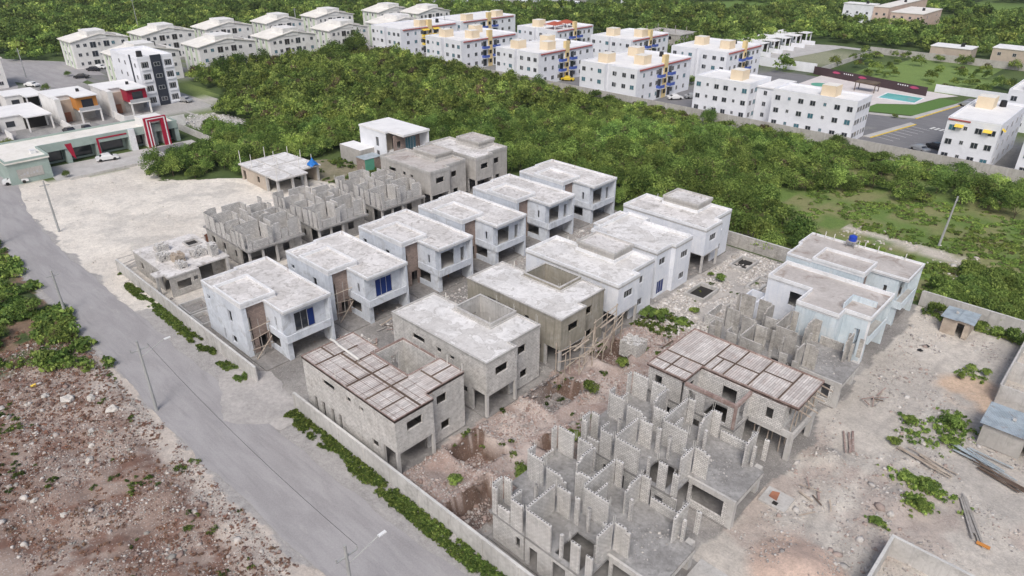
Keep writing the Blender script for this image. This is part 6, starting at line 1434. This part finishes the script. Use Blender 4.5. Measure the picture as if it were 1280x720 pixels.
def tree(x, y, me, sm, s, label, name='scrub_tree', cat='tree', group=None, sz=None):
    t = bpy.data.objects.new(name, None); z = float(gh(np.array([x]), np.array([y]))[0])
    t.location = (x, y, z); t.rotation_euler = (0, 0, random.uniform(0, 6.28)); t.scale = (s, s, sz or s*random.uniform(.85, 1.15)); link(t); tag(t, label, cat, group)
    link(bpy.data.objects.new('trunk', sm), t); link(bpy.data.objects.new('crown', me), t); return t

SCRUB = [(-150,50.5),(-141,48),(-134,55),(-131,59.5),(-131.5,72),(-129,79),(-128,93),(-105,93.5),(-104,98.5),(-46,98.8),(-31,99.6),(-31,104),(-43,112),(-50,124),(-40,134),(-22,140),(6,141),(26,139),(26,161.5),(-206,161.5),(-229,166),(-231,158),(-229,95),(-214,93),(-203,95),(-188,86),(-183,80),(-165,83),(-158,79),(-159,73),(-166,68),(-152,66)]
def grid_pts(x0, x1, y0, y1, s, seed, test):
    g = np.random.default_rng(seed); xs, ys = np.meshgrid(np.arange(x0, x1, s), np.arange(y0, y1, s*.9))
    xs = xs+(np.arange(xs.shape[0]) % 2)[:, None]*s/2+g.uniform(-.42, .42, xs.shape)*s; ys = ys+g.uniform(-.42, .42, ys.shape)*s
    p = np.c_[xs.ravel(), ys.ravel()]; return p[test(p[:, 0], p[:, 1])]
sp = grid_pts(-235, 28, 46, 164, 3.15, 5, lambda x, y: inpoly(x, y, SCRUB) & ~((x > -128.5) & (x < -109) & (y < 94)))
# open patch (field) in the NE keeps sparser bushes
g = np.random.default_rng(3)
keep = ~((sp[:, 0] > -46) & (sp[:, 1] < 150) & (g.uniform(size=len(sp)) < .55)) & (fbm(sp[:, 0], sp[:, 1], 7, 3, 999) > .27) & ~((sp[:, 0] > -60) & (sp[:, 1] > 159.3)); sp = sp[keep]
dist = np.hypot(sp[:, 0], sp[:, 1]); order = np.argsort(dist); near, rest = sp[order[:285]], sp[order[285:]]
KINDS = ['dark green', 'mid green', 'fresh green', 'light green', 'pale yellow green', 'dull dark green']
for i, (x, y) in enumerate(near):
    k = int(vnoise(x/9, y/9, 5)*7.99) if g.uniform() < .6 else int(g.integers(8))
    where = 'right of the pale blue houses' if x > -45 else ('behind the white porch houses' if x > -88 else ('behind the modern white house' if y > 92 else 'beside the sand lot'))
    tree(x, y, BM[k], SM[i % 3], g.uniform(.75, 1.3)*(.72 if y > 150 and x > -82 else 1), KINDS[k % 6]+' scrub tree in the dense thicket '+where, group=KINDS[k % 6]+' scrub trees '+where)
fine = rest[np.hypot(rest[:, 0], rest[:, 1]) < 175]; coarse = rest[np.hypot(rest[:, 0], rest[:, 1]) >= 175]
mass('scrub_woodland', fine.tolist(), BUSH, 'dense green scrub woodland filling the ground below the white apartment blocks', 'woodland', tintv=.32, seed=4)
mass('scrub_woodland', coarse.tolist(), LITE, 'farther green scrub woodland reaching the pitched roof apartments', 'woodland', tintv=.32, seed=5)
# tall dark trees
for k, (x, y, s, lab) in enumerate([(-231,112,1.0,'tall dark tree against the pitched roof block right of the striped tower'),(-214,126,1.05,'rounded dark tree in front of the third front pitched roof block'),(-218,138,.95,'dark tree just left of the tall thin pole'),
    (-224,146,1.1,'broad dark tree before the pitched roof blocks, right of the pole'),(-231,160,1.15,'largest dark tree at the corner beside the yellow awning block'),(-226,154,1.0,'dark tree left of the largest corner tree'),(-225,103,.95,'dark tree nearest the clearing beside the striped tower'),
    (-139,158.5,.8,'dark tree against the grey wall near the yellow car'),(-52.3,161,.62,'small dark tree against the grey wall below the pool block'),(-84,160.5,.6,'low dark tree against the grey wall between two white blocks'),(-228,120,.9,'dark tree among the bushes before the third pitched block')]):
    tree(x, y, BG[k % 3], SG[k % 2], s, lab, 'dark_tree', 'tree', 'tall dark trees by the apartments')
# taller single trees rising from the scrub, each of its own kind of green
for k, (x, y, s, lab) in enumerate([(-150,112,.62,'tall crown standing out of the scrub behind the modern white house'),(-118,128,.58,'rounded crown above the scrub, midway to the central white block'),(-96,112,.5,'dark crown above the scrub just behind the grey plastered houses'),(-172,128,.66,'broad crown in the middle of the scrub before the first apartments'),
    (-78,138,.55,'crown above the scrub before the yellow topped block'),(-62,118,.5,'crown near the clearing behind the white porch houses'),(-190,112,.6,'crown above the scrub near the striped tower clearing'),(-132,104,.48,'low broad crown left of the modern white house'),(-33,146,.42,'single crown at the far side of the grass field'),(-12,149,.45,'single crown before the right hand apartment block'),(-160,148,.55,'crown before the block with the yellow car'),(-205,118,.6,'crown at the left part of the scrub before the pitched roofs')]):
    tree(x, y, BG[(k+1) % 3], SG[k % 2], s, lab, 'scrub_crown_tree', 'tree', 'taller trees standing out of the scrub')
w9 = []
for cx, cy, rx, ry, n in ((-6.1,71.6,1.9,2.6,150),(-7.6,67.8,2.6,1.2,50),(-5.9,60.7,2.6,.8,150),(-5.4,57.8,1.1,1.5,80),(-7.0,53.4,1.2,.5,14),(-9.4,70,1.2,.8,30),(-7,83.8,1.6,1.4,30),(-13.8,95.4,1.6,.9,60),(-7,95.6,4,.7,120)):
    w9 += np.c_[g.normal(cx, rx*.5, n), np.minimum(g.normal(cy, ry*.5, n), 96.8)].tolist()
mass('grass', w9, [(V*np.array([1,1,1.7]), C*1.25) for V, C in WEED], 'ragged bright grass around the shrubs of the right hand yard', 'grass', scale=(.22,.75), seed=23)
# far forest
def farok(x, y):
    ok = ((y > 232) | (x < -292) | ((y > 190) & (x < -290)) )
    ok &= ~((x > -125) & (x < -36) & (y > 238) & (y < 312)) & ~((x > -142) & (x < -94) & (y > 372) & (y < 450)) & ~((x > -168) & (x < -143) & (y > 243) & (y < 263))
    ok &= ~(np.hypot((x+50)/60, (y-500)/50) < 1) & ~(np.hypot((x+205)/30, (y-400)/35) < .9) & ~((x > -60) & (y > 236) & (y < 300) & (x > -24) ) 
    t = (x+372)/100; yl = 262+t*66
    ok &= ~((x > -425) & (x < -262) & (y > yl-8) & (y < yl+78) & (y < 420) & (y > 236))
    ok &= ~((x < -290) & (np.abs(y-np.interp(x, [-420,-310,-205], [40,56,37])) < 11)) & ~(np.hypot(x+256, y-378) < 10) & ~((x > -300) & (x < -240) & (y < 232)) & ~((x > -64) & (x < -30) & (y > 294) & (y < 310))
    ok &= ~((x > -76) & (x < -56) & (y > 295) & (y < 310))
    return ok
fp = grid_pts(-760, 60, 20, 800, 6.4, 9, lambda x, y: farok(x, y) & (x*-.61+y*.65 > 215) & (np.arctan2(-x, y) > .05) & (np.arctan2(-x, y) < 1.50))
dd = vnoise(fp[:, 0]/38, fp[:, 1]/38, 77); fp = fp[(dd > .25) | (g.uniform(size=len(fp)) < .45)]
mass('forest', fp.tolist(), FAR, 'vast far green forest surrounding the apartments and the estate', 'forest', scale=(.75,1.3), tintv=.4, seed=6)
mp = grid_pts(-120, -20, 244, 300, 6.5, 19, lambda x, y: (g.uniform(size=x.shape) < .55) & ~((x < -93) & (x > -112)) & ~((x < -104) & (x > -126)))
mass('bushes', mp.tolist(), LITE, 'loose bushes on the grass plots behind the maroon fence', 'bushes', scale=(.5,1.0), seed=16)
# gaps between buildings of the far blocks
gp = grid_pts(-300, -60, 166, 236, 5.5, 21, lambda x, y: (((x < -264) & (x > -270)) | ((y > 196.5) & (y < 202) & (x > -210)) | ((y > 229) & (x > -212)) | ((x < -198) & (x > -211) & (y > 196)) | ((x>-169)&(x<-158)&(y>203))) & ~((x > -108) & (y > 190)))
mass('bushes', gp.tolist(), LITE, 'green bushes between the white apartment blocks', 'bushes', scale=(.5,.9), seed=17)
# weeds along the road walls (south side), left verge, field
def scatter(n, x0, x1, y0, y1, test=None, seed=0):
    q = np.random.default_rng(seed); p = np.c_[q.uniform(x0, x1, n), q.uniform(y0, y1, n)]
    return p[test(p[:, 0], p[:, 1])] if test is not None else p
w1 = np.concatenate([scatter(1300, -104, -66, 25.7, 26.9, lambda x, y: fbm(x, y*2, 2, 3, 9)+.12*(x > -98) > .52, 1), scatter(2300, -57, -16, 25.9, 27.3, lambda x, y: fbm(x, y*2, 2, 3, 19) > .38, 2)])
mass('weeds', w1.tolist(), WEED, 'dark green strip of weeds growing along the foot of the road walls', 'weeds', scale=(.3,.8), seed=7)
w2 = scatter(3600, -150, -80, 2, 17.3, lambda x, y: (fbm(x, y, 4, 4, 61) > .44) & (x < -84+(y-12)*1.2), 3)
mass('weeds', w2.tolist(), WEED, 'green and brown weeds on the reddish earth left of the road', 'weeds', scale=(1.0,3.0), seed=8)
dry = [(V, C*0+np.array([.27,.165,.115])*(.5+.9*np.random.default_rng(5).uniform(size=(len(C), 1)))) for V, C in WEED]
w0 = scatter(5200, -96, -30, 1.5, 16.6, lambda x, y: fbm(x, y, 1.1, 5, 171)*.7+.3*fbm(x, y, 6, 3, 172)+.06*(x < -72) > .50, 44)
mass('dry_brush', w0.tolist(), dry, 'dry reddish brown brush and twigs covering the waste lot', 'dry brush', scale=(.18,.5), seed=19)
w3 = scatter(900, -80, -36, 3, 17, lambda x, y: fbm(x, y, 3, 4, 71) > .61, 4)
mass('weeds', w3.tolist(), WEED, 'sparse small weeds on the stony waste lot', 'weeds', scale=(.35,.9), seed=9)
w4 = scatter(3300, -46, 16, 98.3, 141, lambda x, y: (fbm(x, y, 5, 4, 81) > .42) & (np.abs(y-116.5) > 1.5) & (np.abs(y-114.2) > 1.6) & ~((x < -30) & (y < 101)), 5)
mass('grass', w4.tolist(), TUFT, 'uneven grass and low plants in the field beyond the back wall', 'grass', scale=(.4,1.15), seed=10)
w5 = scatter(900, -16, 14, 98.4, 113, lambda x, y: fbm(x, y, 6, 3, 91) > .40, 6)
mass('bushes', w5.tolist(), LOW, 'lush green bushes in the hollow behind the back wall', 'bushes', scale=(.6,1.3), seed=11)
w6 = scatter(700, -42, -30, 29, 95, lambda x, y: (fbm(x, y, 2.5, 4, 93) > .66) & ~((x > -31.8) & (y < 66)), 7)
edge = []
for cx, cy, hx, hy, d in PITS:
    for k in range(26):
        a = g.uniform(0, 6.28); edge.append((cx+hx*math.copysign(min(1, abs(math.cos(a))*1.3), math.cos(a)), cy+hy*math.copysign(min(1, abs(math.sin(a))*1.3), math.sin(a))))
edge = [e for i, e in enumerate(edge) if (i*7) % 11 < 5 and e[0] < -36]
green = scatter(160, -41.5, -36, 66, 72, None, 8).tolist()
mass('weeds', w6.tolist()+edge+green, WEED, 'green weeds around the pits and rubble of the yard', 'weeds', scale=(.4,1.1), seed=12)
w7 = scatter(420, -182, -140, 47, 90, lambda x, y: (fbm(x, y, 5, 3, 95) > .5) & ~inpoly(x, y, SAND) & (x < -150+(y-47)*1.0) & (x > -165) & (y > 66), 9)
if len(w7): mass('weeds', w7.tolist(), WEED, 'weeds around the white rubble at the end of the shop row', 'weeds', scale=(1.0,2.4), seed=13)
w8 = scatter(500, -127, -106, 70, 82, lambda x, y: fbm(x, y, 3, 3, 96) > .5, 10)
mass('weeds', w8.tolist(), WEED, 'dry weeds on the bare yard before the modern white house', 'weeds', scale=(.7,1.8), seed=14)
# yard shrubs and tufts, single things
for x, y, k, s, lab in [(-6.2,71.6,0,.95,'largest green shrub in the yard beside the zinc roofed shed'),(-9.4,69.4,0,.65,'small shrub left of the largest yard shrub'),(-9.6,65.2,1,.6,'low round green tuft at the end of the scattered poles'),(-5.6,68.8,1,.7,'green shrub just below the largest yard shrub'),
    (-5.3,60.6,1,.8,'long bright green tuft beside the two board lines'),(-7.0,60.6,1,.6,'left part tuft of the long green patch by the rubble'),(-5.0,57.2,0,.6,'green tuft above the corner of the walled enclosure'),(-7.2,53.2,2,.45,'little green tuft beside the enclosure corner'),
    (-7.9,82.1,0,.45,'lowest of three small tufts on orange sand'),(-7.4,84.9,1,.5,'upper left of three small tufts on orange sand'),(-6.0,84.8,0,.55,'right one of three small tufts on orange sand'),
    (-14.2,95.6,0,1.1,'dark shrub left of the small block shed at the back wall'),(-9.0,95.9,1,.85,'green shrub right of the small block shed at the back wall'),(-6.9,95.4,0,.75,'small green tree at the back wall, second right of the shed'),(-5.3,95.2,2,1.0,'tallest young tree before the back wall'),(-3.9,95.2,0,.7,'young tree before the back wall nearest the photo edge'),
    (-39.4,84.9,0,.75,'shrub between the open cisterns in the pale rubble'),(-37.4,74.6,1,.6,'shrub in pale rubble near the broken low wall'),(-41.2,85.6,2,.4,'tiny shrub next to the white porch column'),(-36.8,70.6,1,.8,'bright shrub beside the broken low wall'),(-38.8,69.0,0,1.0,'broad green shrub patch at the edge of the red yard'),(-40.4,68.2,2,.9,'darker shrub near the white house corner in the red yard'),
    (-32.9,36.6,0,.8,'dark shrub beside the nearest roofless house rear wall'),(-32.4,43.0,1,.7,'bright shrub in the gap between two roofless houses'),(-36.2,50.8,2,.8,'dark shrub on the rim of the grey stone pit'),(-36.4,56.8,0,.7,'dark shrub by the pit beside the grey block stack'),(-36.6,31.4,1,.6,'dark shrub on the low ridge near the road wall')]:
    tree(x, y, LM[k], SL[0], s, lab, 'shrub', 'shrub', 'single shrubs on the building site')
for x, y, s, lab in [(-99.2,14.3,.75,'rounded small tree on the weedy earth left of the road'),(-89.6,15.0,.6,'small feathery tree at the road edge beside the weedy patch'),(-104,11.4,.8,'dark low tree in the weedy patch, farther from the road'),(-110,13.6,.6,'small tree in the weedy patch near the left edge'),(-96,9.6,.7,'bush like tree at the lower side of the weedy patch')]:
    tree(x, y, BM[1], SM[0], s, lab, 'small_tree', 'tree', 'small trees left of the road')
for x, y, s, k, lab in [(-263,70,.5,0,'clipped shrub on the street island before the pitched roof block'),(-283,85,.6,1,'dark hedge shrub before the farthest pitched roof block'),(-284,90,.6,0,'second dark hedge shrub before the farthest pitched roof block'),(-243,58,.6,2,'green shrub with orange base by the far street'),(-228,64,.6,1,'green shrub near the striped tower side'),(-181,37,.7,3,'light green shrub in the yard behind the shop row at the left edge'),(-183,33,.8,4,'light shrub at the left edge behind the shop row'),(-155.6,36.2,.35,0,'small dark shrub at the corner of the shop row wing'),(-52.2,199.5,.35,1,'small round shrub on the lawn kerb')]:
    tree(x, y, BM[k], SM[0], s, lab, 'shrub', 'shrub')

# ================================================================== STONES
def ico():
    t = (1+5**.5)/2; V = np.array([(-1,t,0),(1,t,0),(-1,-t,0),(1,-t,0),(0,-1,t),(0,1,t),(0,-1,-t),(0,1,-t),(t,0,-1),(t,0,1),(-t,0,-1),(-t,0,1)], float); V /= np.linalg.norm(V[0])
    F = np.array([(0,11,5),(0,5,1),(0,1,7),(0,7,10),(0,10,11),(1,5,9),(5,11,4),(11,10,2),(10,7,6),(7,1,8),(3,9,4),(3,4,2),(3,2,6),(3,6,8),(3,8,9),(4,9,5),(2,4,11),(6,2,10),(8,6,7),(9,8,1)]); return V, F
IV, IF = ico()
def stones(name, P, size, colfn, label, seed=0, name_kind='stuff'):
    q = np.random.default_rng(seed); n = len(P); z = gh(P[:, 0], P[:, 1])
    s = size(q, n); S3 = s[:, None]*q.uniform(.6, 1.3, (n, 3))*np.array([1, 1, .75])
    V = IV[None]*q.uniform(.7, 1.25, (n, 12, 1))*S3[:, None, :]
    a = q.uniform(0, 6.28, n); c, sn = np.cos(a)[:, None], np.sin(a)[:, None]
    X = V[..., 0]*c-V[..., 1]*sn; Yy = V[..., 0]*sn+V[..., 1]*c; V = np.stack([X+P[:, :1], Yy+P[:, 1:2], V[..., 2]+(z+s*.15)[:, None]], -1)
    F = (IF[None]+(np.arange(n)*12)[:, None, None]).reshape(-1, 3); C = np.repeat(colfn(q, n), 20, axis=0)
    o = np_mesh(name, V.reshape(-1, 3), F, M['rock'], col=C); return tag(o, label, 'rubble', kind=name_kind)
def pal(*cols, j=.12):
    A = np.array(cols, float)
    def f(q, n): return A[q.integers(len(A), size=n)]*q.uniform(1-j, 1+j, (n, 1))
    return f
def ln(m, s, mx): return lambda q, n: np.minimum(q.lognormal(math.log(m), s, n), mx)
P = scatter(36000, -92, -28, 1.5, 17, lambda x, y: (fbm(x, y, 3.5, 4, 101) > .40) & (y < 16.6+(fbm(x, y, 2, 3, 6)-.5)*3), 31)
stones('rubble', P, ln(.048, .6, .34), pal((.30,.29,.27),(.42,.38,.355),(.25,.18,.155),(.16,.105,.09),(.28,.21,.185),(.22,.16,.14),(.54,.51,.48)), 'white and brown stones scattered over the waste lot beside the road', 1)
P = scatter(15000, -41.6, -30.9, 28.3, 68, lambda x, y: (fbm(x, y, 2.6, 4, 103) > .42), 32)
stones('rubble', P, ln(.062, .55, .36), pal((.46,.39,.36),(.38,.30,.27),(.52,.48,.46),(.30,.22,.19),(.34,.31,.29)), 'pinkish broken stone around the pits of the red yard', 2)
P = scatter(1500, -41.2, -36.7, 45, 51, None, 33); stones('rubble', P, ln(.10, .4, .35), pal((.27,.25,.245),(.34,.32,.31),(.20,.185,.18)), 'grey stone heap filling the pit beside the scaffolded house', 3)
P = scatter(8000, -42, -30.7, 67, 96.6, lambda x, y: (fbm(x, y, 3, 4, 105) > .40) & ~inpoly(x, y, [(-41,77.5),(-37.6,77.5),(-37.6,82.2),(-41,82.2)]), 34)
stones('rubble', P, ln(.10, .5, .42), pal((.60,.57,.54),(.52,.49,.46),(.68,.66,.64),(.40,.37,.34)), 'pale rubble around the open cisterns', 4)
P = scatter(20000, -15.6, 10, 26, 96, lambda x, y: (fbm(x, y, 4, 5, 107)+.10*(x < -11)+.12*((np.hypot(x+9.5, y-57.5) < 4.5)) > .51), 35)
stones('rubble', P, ln(.055, .6, .42), pal((.46,.44,.42),(.55,.53,.51),(.38,.36,.34),(.30,.28,.27),(.38,.31,.28)), 'loose stones over the dirt yard at the right', 5)
P = scatter(6500, -66, -56.4, 36, 96, lambda x, y: (fbm(x, y, 2.5, 4, 109) > .46) & ~((x < -64.8) & (x > -79) & (np.mod(y-29.02, 11.4) < 9)), 36)
stones('rubble', P, ln(.09, .5, .4), pal((.52,.50,.48),(.60,.58,.56),(.42,.39,.37),(.34,.30,.28)), 'rubble and debris in the lane between the house rows', 6)
P = scatter(3800, -104, -42, 28.2, 97, lambda x, y: (((np.mod(y-29.0, 11.4) > 9.2) & (x < -65)) | ((x > -88.5) & (x < -80)) | ((np.mod(y-28.6, 11.5) > 9.4) & (x > -57) & (x < -42))), 37)
stones('rubble', P, ln(.10, .5, .4), pal((.50,.48,.45),(.40,.38,.36),(.33,.30,.28)), 'debris in the narrow gaps between the houses', 7)
P = scatter(2600, -187, -158, 69, 85, lambda x, y: np.hypot((x+172)/13, (y-76)/5.5) < 1.1, 38)
stones('rubble', P, ln(.11, .6, .6), pal((.50,.49,.48),(.58,.57,.56),(.38,.37,.36)), 'white rubble patch at the end of the shop row', 8)
P = scatter(1100, -150, -92, 24.5, 60, lambda x, y: inpoly(x, y, SAND) & (fbm(x, y, 5, 4, 111) > .56), 39)
stones('rubble', P, ln(.08, .5, .3), pal((.62,.58,.54),(.5,.47,.44)), 'few small stones on the white sand lot', 9)
P = scatter(500, -34, -14, 105, 120, lambda x, y: fbm(x, y, 3, 3, 113) > .5, 40); stones('rubble', P, ln(.16, .5, .5), pal((.60,.57,.53),(.45,.41,.37)), 'stones beside the grass track behind the pale blue houses', 10)
P = scatter(900, -16.0, -4, 32, 66, lambda x, y: np.hypot((x+13.4)/1.8, (np.mod(y, 11.5)-1)/3) < 1, 41); stones('rubble', P, ln(.1, .5, .35), pal((.52,.50,.48),(.42,.39,.36)), 'debris under the decks of the roofless houses', 11)
P = scatter(2600, -73, -64.8, 29, 96, lambda x, y: (np.mod(y-29.02, 11.4) > 3.2) & (np.mod(y-29.02, 11.4) < 11.0) & (fbm(x, y, 2, 3, 121) > .5), 45)
stones('rubble', P, lambda q, n: np.minimum(q.lognormal(math.log(.07), .5, n), .3), pal((.46,.44,.42),(.36,.33,.31),(.30,.24,.20)), 'builders debris under the carports of the white row', 12).location.z = .1
for k, (x, y, z, nm) in enumerate(((-19.0, 33.0, 3.1, 'nearest'), (-18.8, 44.6, 3.1, 'second'), (-18.6, 67.6, 3.1, 'weathered'))):
    q = np.random.default_rng(60+k); P = np.c_[q.normal(x, 1.0, 260), q.normal(y+3, 1.6, 260)]; P = P[(P[:, 0] < -16.3) & (P[:, 0] > -21) & (P[:, 1] > y+.3) & (P[:, 1] < y+5)]
    o = stones('rubble', P, ln(.04, .6, .2), pal((.50,.48,.46),(.38,.365,.35),(.28,.27,.26)), 'broken block crumbs on the upper deck of the %s roofless house' % nm, 20+k); o.location.z = z
def boulder(x, y, s, label, c, seed):
    q = np.random.default_rng(seed); V = IV*q.uniform(.8, 1.2, (12, 1))*np.array([s, s*.8, s*.62]); z = float(gh(np.array([x]), np.array([y]))[0])
    me = bpy.data.meshes.new('boulder'); me.from_pydata([tuple(v) for v in V], [], [tuple(f) for f in IF]); me.materials.append(c); me.update()
    o = bpy.data.objects.new('boulder', me); o.location = (x, y, z+s*.25); o.rotation_euler = (0, 0, seed); link(o); m = o.modifiers.new('s', 'SUBSURF'); m.levels = m.render_levels = 2; m.subdivision_type = 'SIMPLE'
    tx = bpy.data.textures.new('bt', 'CLOUDS'); tx.noise_scale = s*.6; d = o.modifiers.new('d', 'DISPLACE'); d.texture = tx; d.strength = s*.35; return tag(o, label, 'boulder', 'large pale boulders on the waste lot')
BO = weathered('boulder_stone', (.56,.54,.51), (.47,.45,.42), stain=(.34,.28,.24), samt=.5, sscale=2.5, fine=.2)
for k, (x, y, s, lab) in enumerate([(-78.0,9.9,.55,'brown grey boulder left of the biggest white one'),(-76.0,11.4,.75,'biggest white boulder on the waste lot, rounded'),(-79.5,6.0,.5,'pale boulder at the left photo edge'),(-74.3,13.2,.62,'flat pale boulder near the dark earth by the lamp'),(-70.6,14.0,.7,'broad white slab boulder closer to the road lamp'),(-64.3,9.6,.42,'pale boulder in the middle of the waste lot'),(-66.6,10.6,.38,'small pale boulder just behind the middle one'),(-58.2,5.6,.34,'small pale boulder in front lower waste lot'),(-61.9,4.4,.36,'pinkish pale boulder at the lower left'),(-68.7,11.3,.4,'pale boulder between the slab and the middle boulders')]):
    boulder(x, y, s, lab, BO, k+3)
boulder(-6.6, 55.0, .42, 'rounded pale boulder beside the enclosure corner tuft', BO, 30); boulder(-7.4, 67.2, .42, 'white boulder below the small shrub in the yard', BO, 31); boulder(-13.6, 87.6, .4, 'white boulder in front of the pale blue balcony house', BO, 32)
# litter bits
for k, (x, y, c, lab) in enumerate([(-76.5,4.0,'bluetank','blue plastic litter on the dark earth at the left'),(-81,9.6,'yellow','yellow plastic litter on the dark earth at the left'),(-12.6,86.4,'black','black scrap lying before the pale blue houses'),(-12.9,84.9,'black','second black scrap before the pale blue houses')]):
    z = float(gh(np.array([x]), np.array([y]))[0]); b = MB(); b.q([(-.3,-.2,.02),(.25,-.25,.12),(.35,.2,.04),(-.1,.3,.16)]); b.q([(-.3,-.2,.02),(-.1,.3,.16),(-.35,.15,.0)]); tag(b.build('litter', M[c], None, (x, y, z+.06)), lab, 'litter')

# loose timber and bags in the lane between the rows
q = random.Random(77)
for k, (x, y, n, lab) in enumerate([(-61.5,39.5,9,'untidy heap of timber in the site entrance lane beside the formwork roofed house'),(-60.5,51.2,8,'heap of boards in the lane beside the white slab roofed house'),(-61,63.5,7,'heap of boards in the lane opposite the third white house'),(-60.3,74,8,'heap of boards in the lane near the white house with two roofs'),(-61.2,84.5,6,'last heap of boards at the scrub end of the lane'),
    (-63.2,44.8,6,'small heap of boards before the second white house'),(-35.5,64.2,7,'heap of thin poles near the grey block stack'),(-13.4,71,9,'heap of thin poles on dust before the weathered roofless house'),(-12.4,52.5,7,'few thin poles in the dust beside the formwork block house deck')]):
    o = thing('timber_heap', lab, 'timber heap', (x, y, float(gh(np.array([x]), np.array([y]))[0])+.05), group='heaps of timber on the site')
    for i in range(n):
        a = q.uniform(0, 3.14); l = q.uniform(.8, 2.2); ox, oy = q.gauss(0, .7), q.gauss(0, .9); z = q.uniform(.05, .35); c = M[q.choice(['wood','gwood','dwood','formedge'])]
        part(o, 'plank', c, lambda b: b.bar((ox-math.cos(a)*l/2, oy-math.sin(a)*l/2, z), (ox+math.cos(a)*l/2, oy+math.sin(a)*l/2, z+q.uniform(-.04,.3)), q.uniform(.07,.2), .05))

# ================================================================== HAZE
b = MB(); b.box(-3300, 1800, -600, 3800, -6, 52); hz = b.build('haze', []) if False else None
hm = bpy.data.materials.new('air_haze'); hm.use_nodes = True; hn = hm.node_tree; hn.nodes.clear()
pv = hn.nodes.new('ShaderNodeVolumePrincipled'); pv.inputs['Color'].default_value = (.86,.91,1,1); pv.inputs['Density'].default_value = .00011; pv.inputs['Anisotropy'].default_value = .2
ho = hn.nodes.new('ShaderNodeOutputMaterial'); hn.links.new(pv.outputs[0], ho.inputs['Volume'])
hz = b.build('haze', hm); tag(hz, 'thin pale air over the whole place', 'haze', kind='stuff')

# ================================================================== CAMERA AND LIGHT
f, pitch, roll, yaw, HC = 875.72, math.radians(27.9765), math.radians(.1385), math.radians(-43.3223), 46.0
fwd = Vector((math.sin(yaw)*math.cos(pitch), math.cos(yaw)*math.cos(pitch), -math.sin(pitch)))
right = Vector((math.cos(yaw), -math.sin(yaw), 0)); up = right.cross(fwd)
r2 = right*math.cos(roll)+up*math.sin(roll); u2 = up*math.cos(roll)-right*math.sin(roll)
cam = bpy.data.cameras.new('camera'); co = bpy.data.objects.new('camera', cam); link(co)
cam.sensor_width = 36; cam.lens = f/1280*36; cam.clip_start = .5; cam.clip_end = 6000
m = Matrix((r2, u2, -fwd)).transposed().to_4x4(); m.translation = Vector((0, 0, HC)); co.matrix_world = m
S.camera = co
w = bpy.data.worlds.new('World'); S.world = w; w.use_nodes = True; nt = w.node_tree; nt.nodes.clear()
sky = nt.nodes.new('ShaderNodeTexSky'); sky.sky_type = 'NISHITA'; sky.sun_disc = False
SE, SA = math.radians(50), math.radians(146)     # elevation, compass direction of the sun (x = sin, y = cos)
sky.sun_elevation = SE; sky.sun_rotation = SA; sky.air_density = 1.0; sky.dust_density = 5.0; sky.ozone_density = 1.0; sky.altitude = 0
bg = nt.nodes.new('ShaderNodeBackground'); bg.inputs[1].default_value = .125; o = nt.nodes.new('ShaderNodeOutputWorld'); nt.links.new(sky.outputs[0], bg.inputs[0]); nt.links.new(bg.outputs[0], o.inputs[0])
sl = bpy.data.lights.new('sun', 'SUN'); sl.energy = 1.75; sl.angle = math.radians(20); sl.color = (1, .99, .975)
so = bpy.data.objects.new('sun', sl); link(so); d = Vector((math.sin(SA)*math.cos(SE), math.cos(SA)*math.cos(SE), math.sin(SE))); so.rotation_euler = d.to_track_quat('Z', 'Y').to_euler()
S.view_settings.view_transform = 'Standard'; S.view_settings.look = 'None'; S.view_settings.gamma = 1; S.view_settings.exposure = .05
S.render.engine = 'CYCLES'; S.cycles.max_bounces = 5; S.cycles.diffuse_bounces = 2; S.cycles.transmission_bounces = 3; S.cycles.use_denoising = True
try: S.cycles.denoiser = 'OPENIMAGEDENOISE'
except Exception: pass
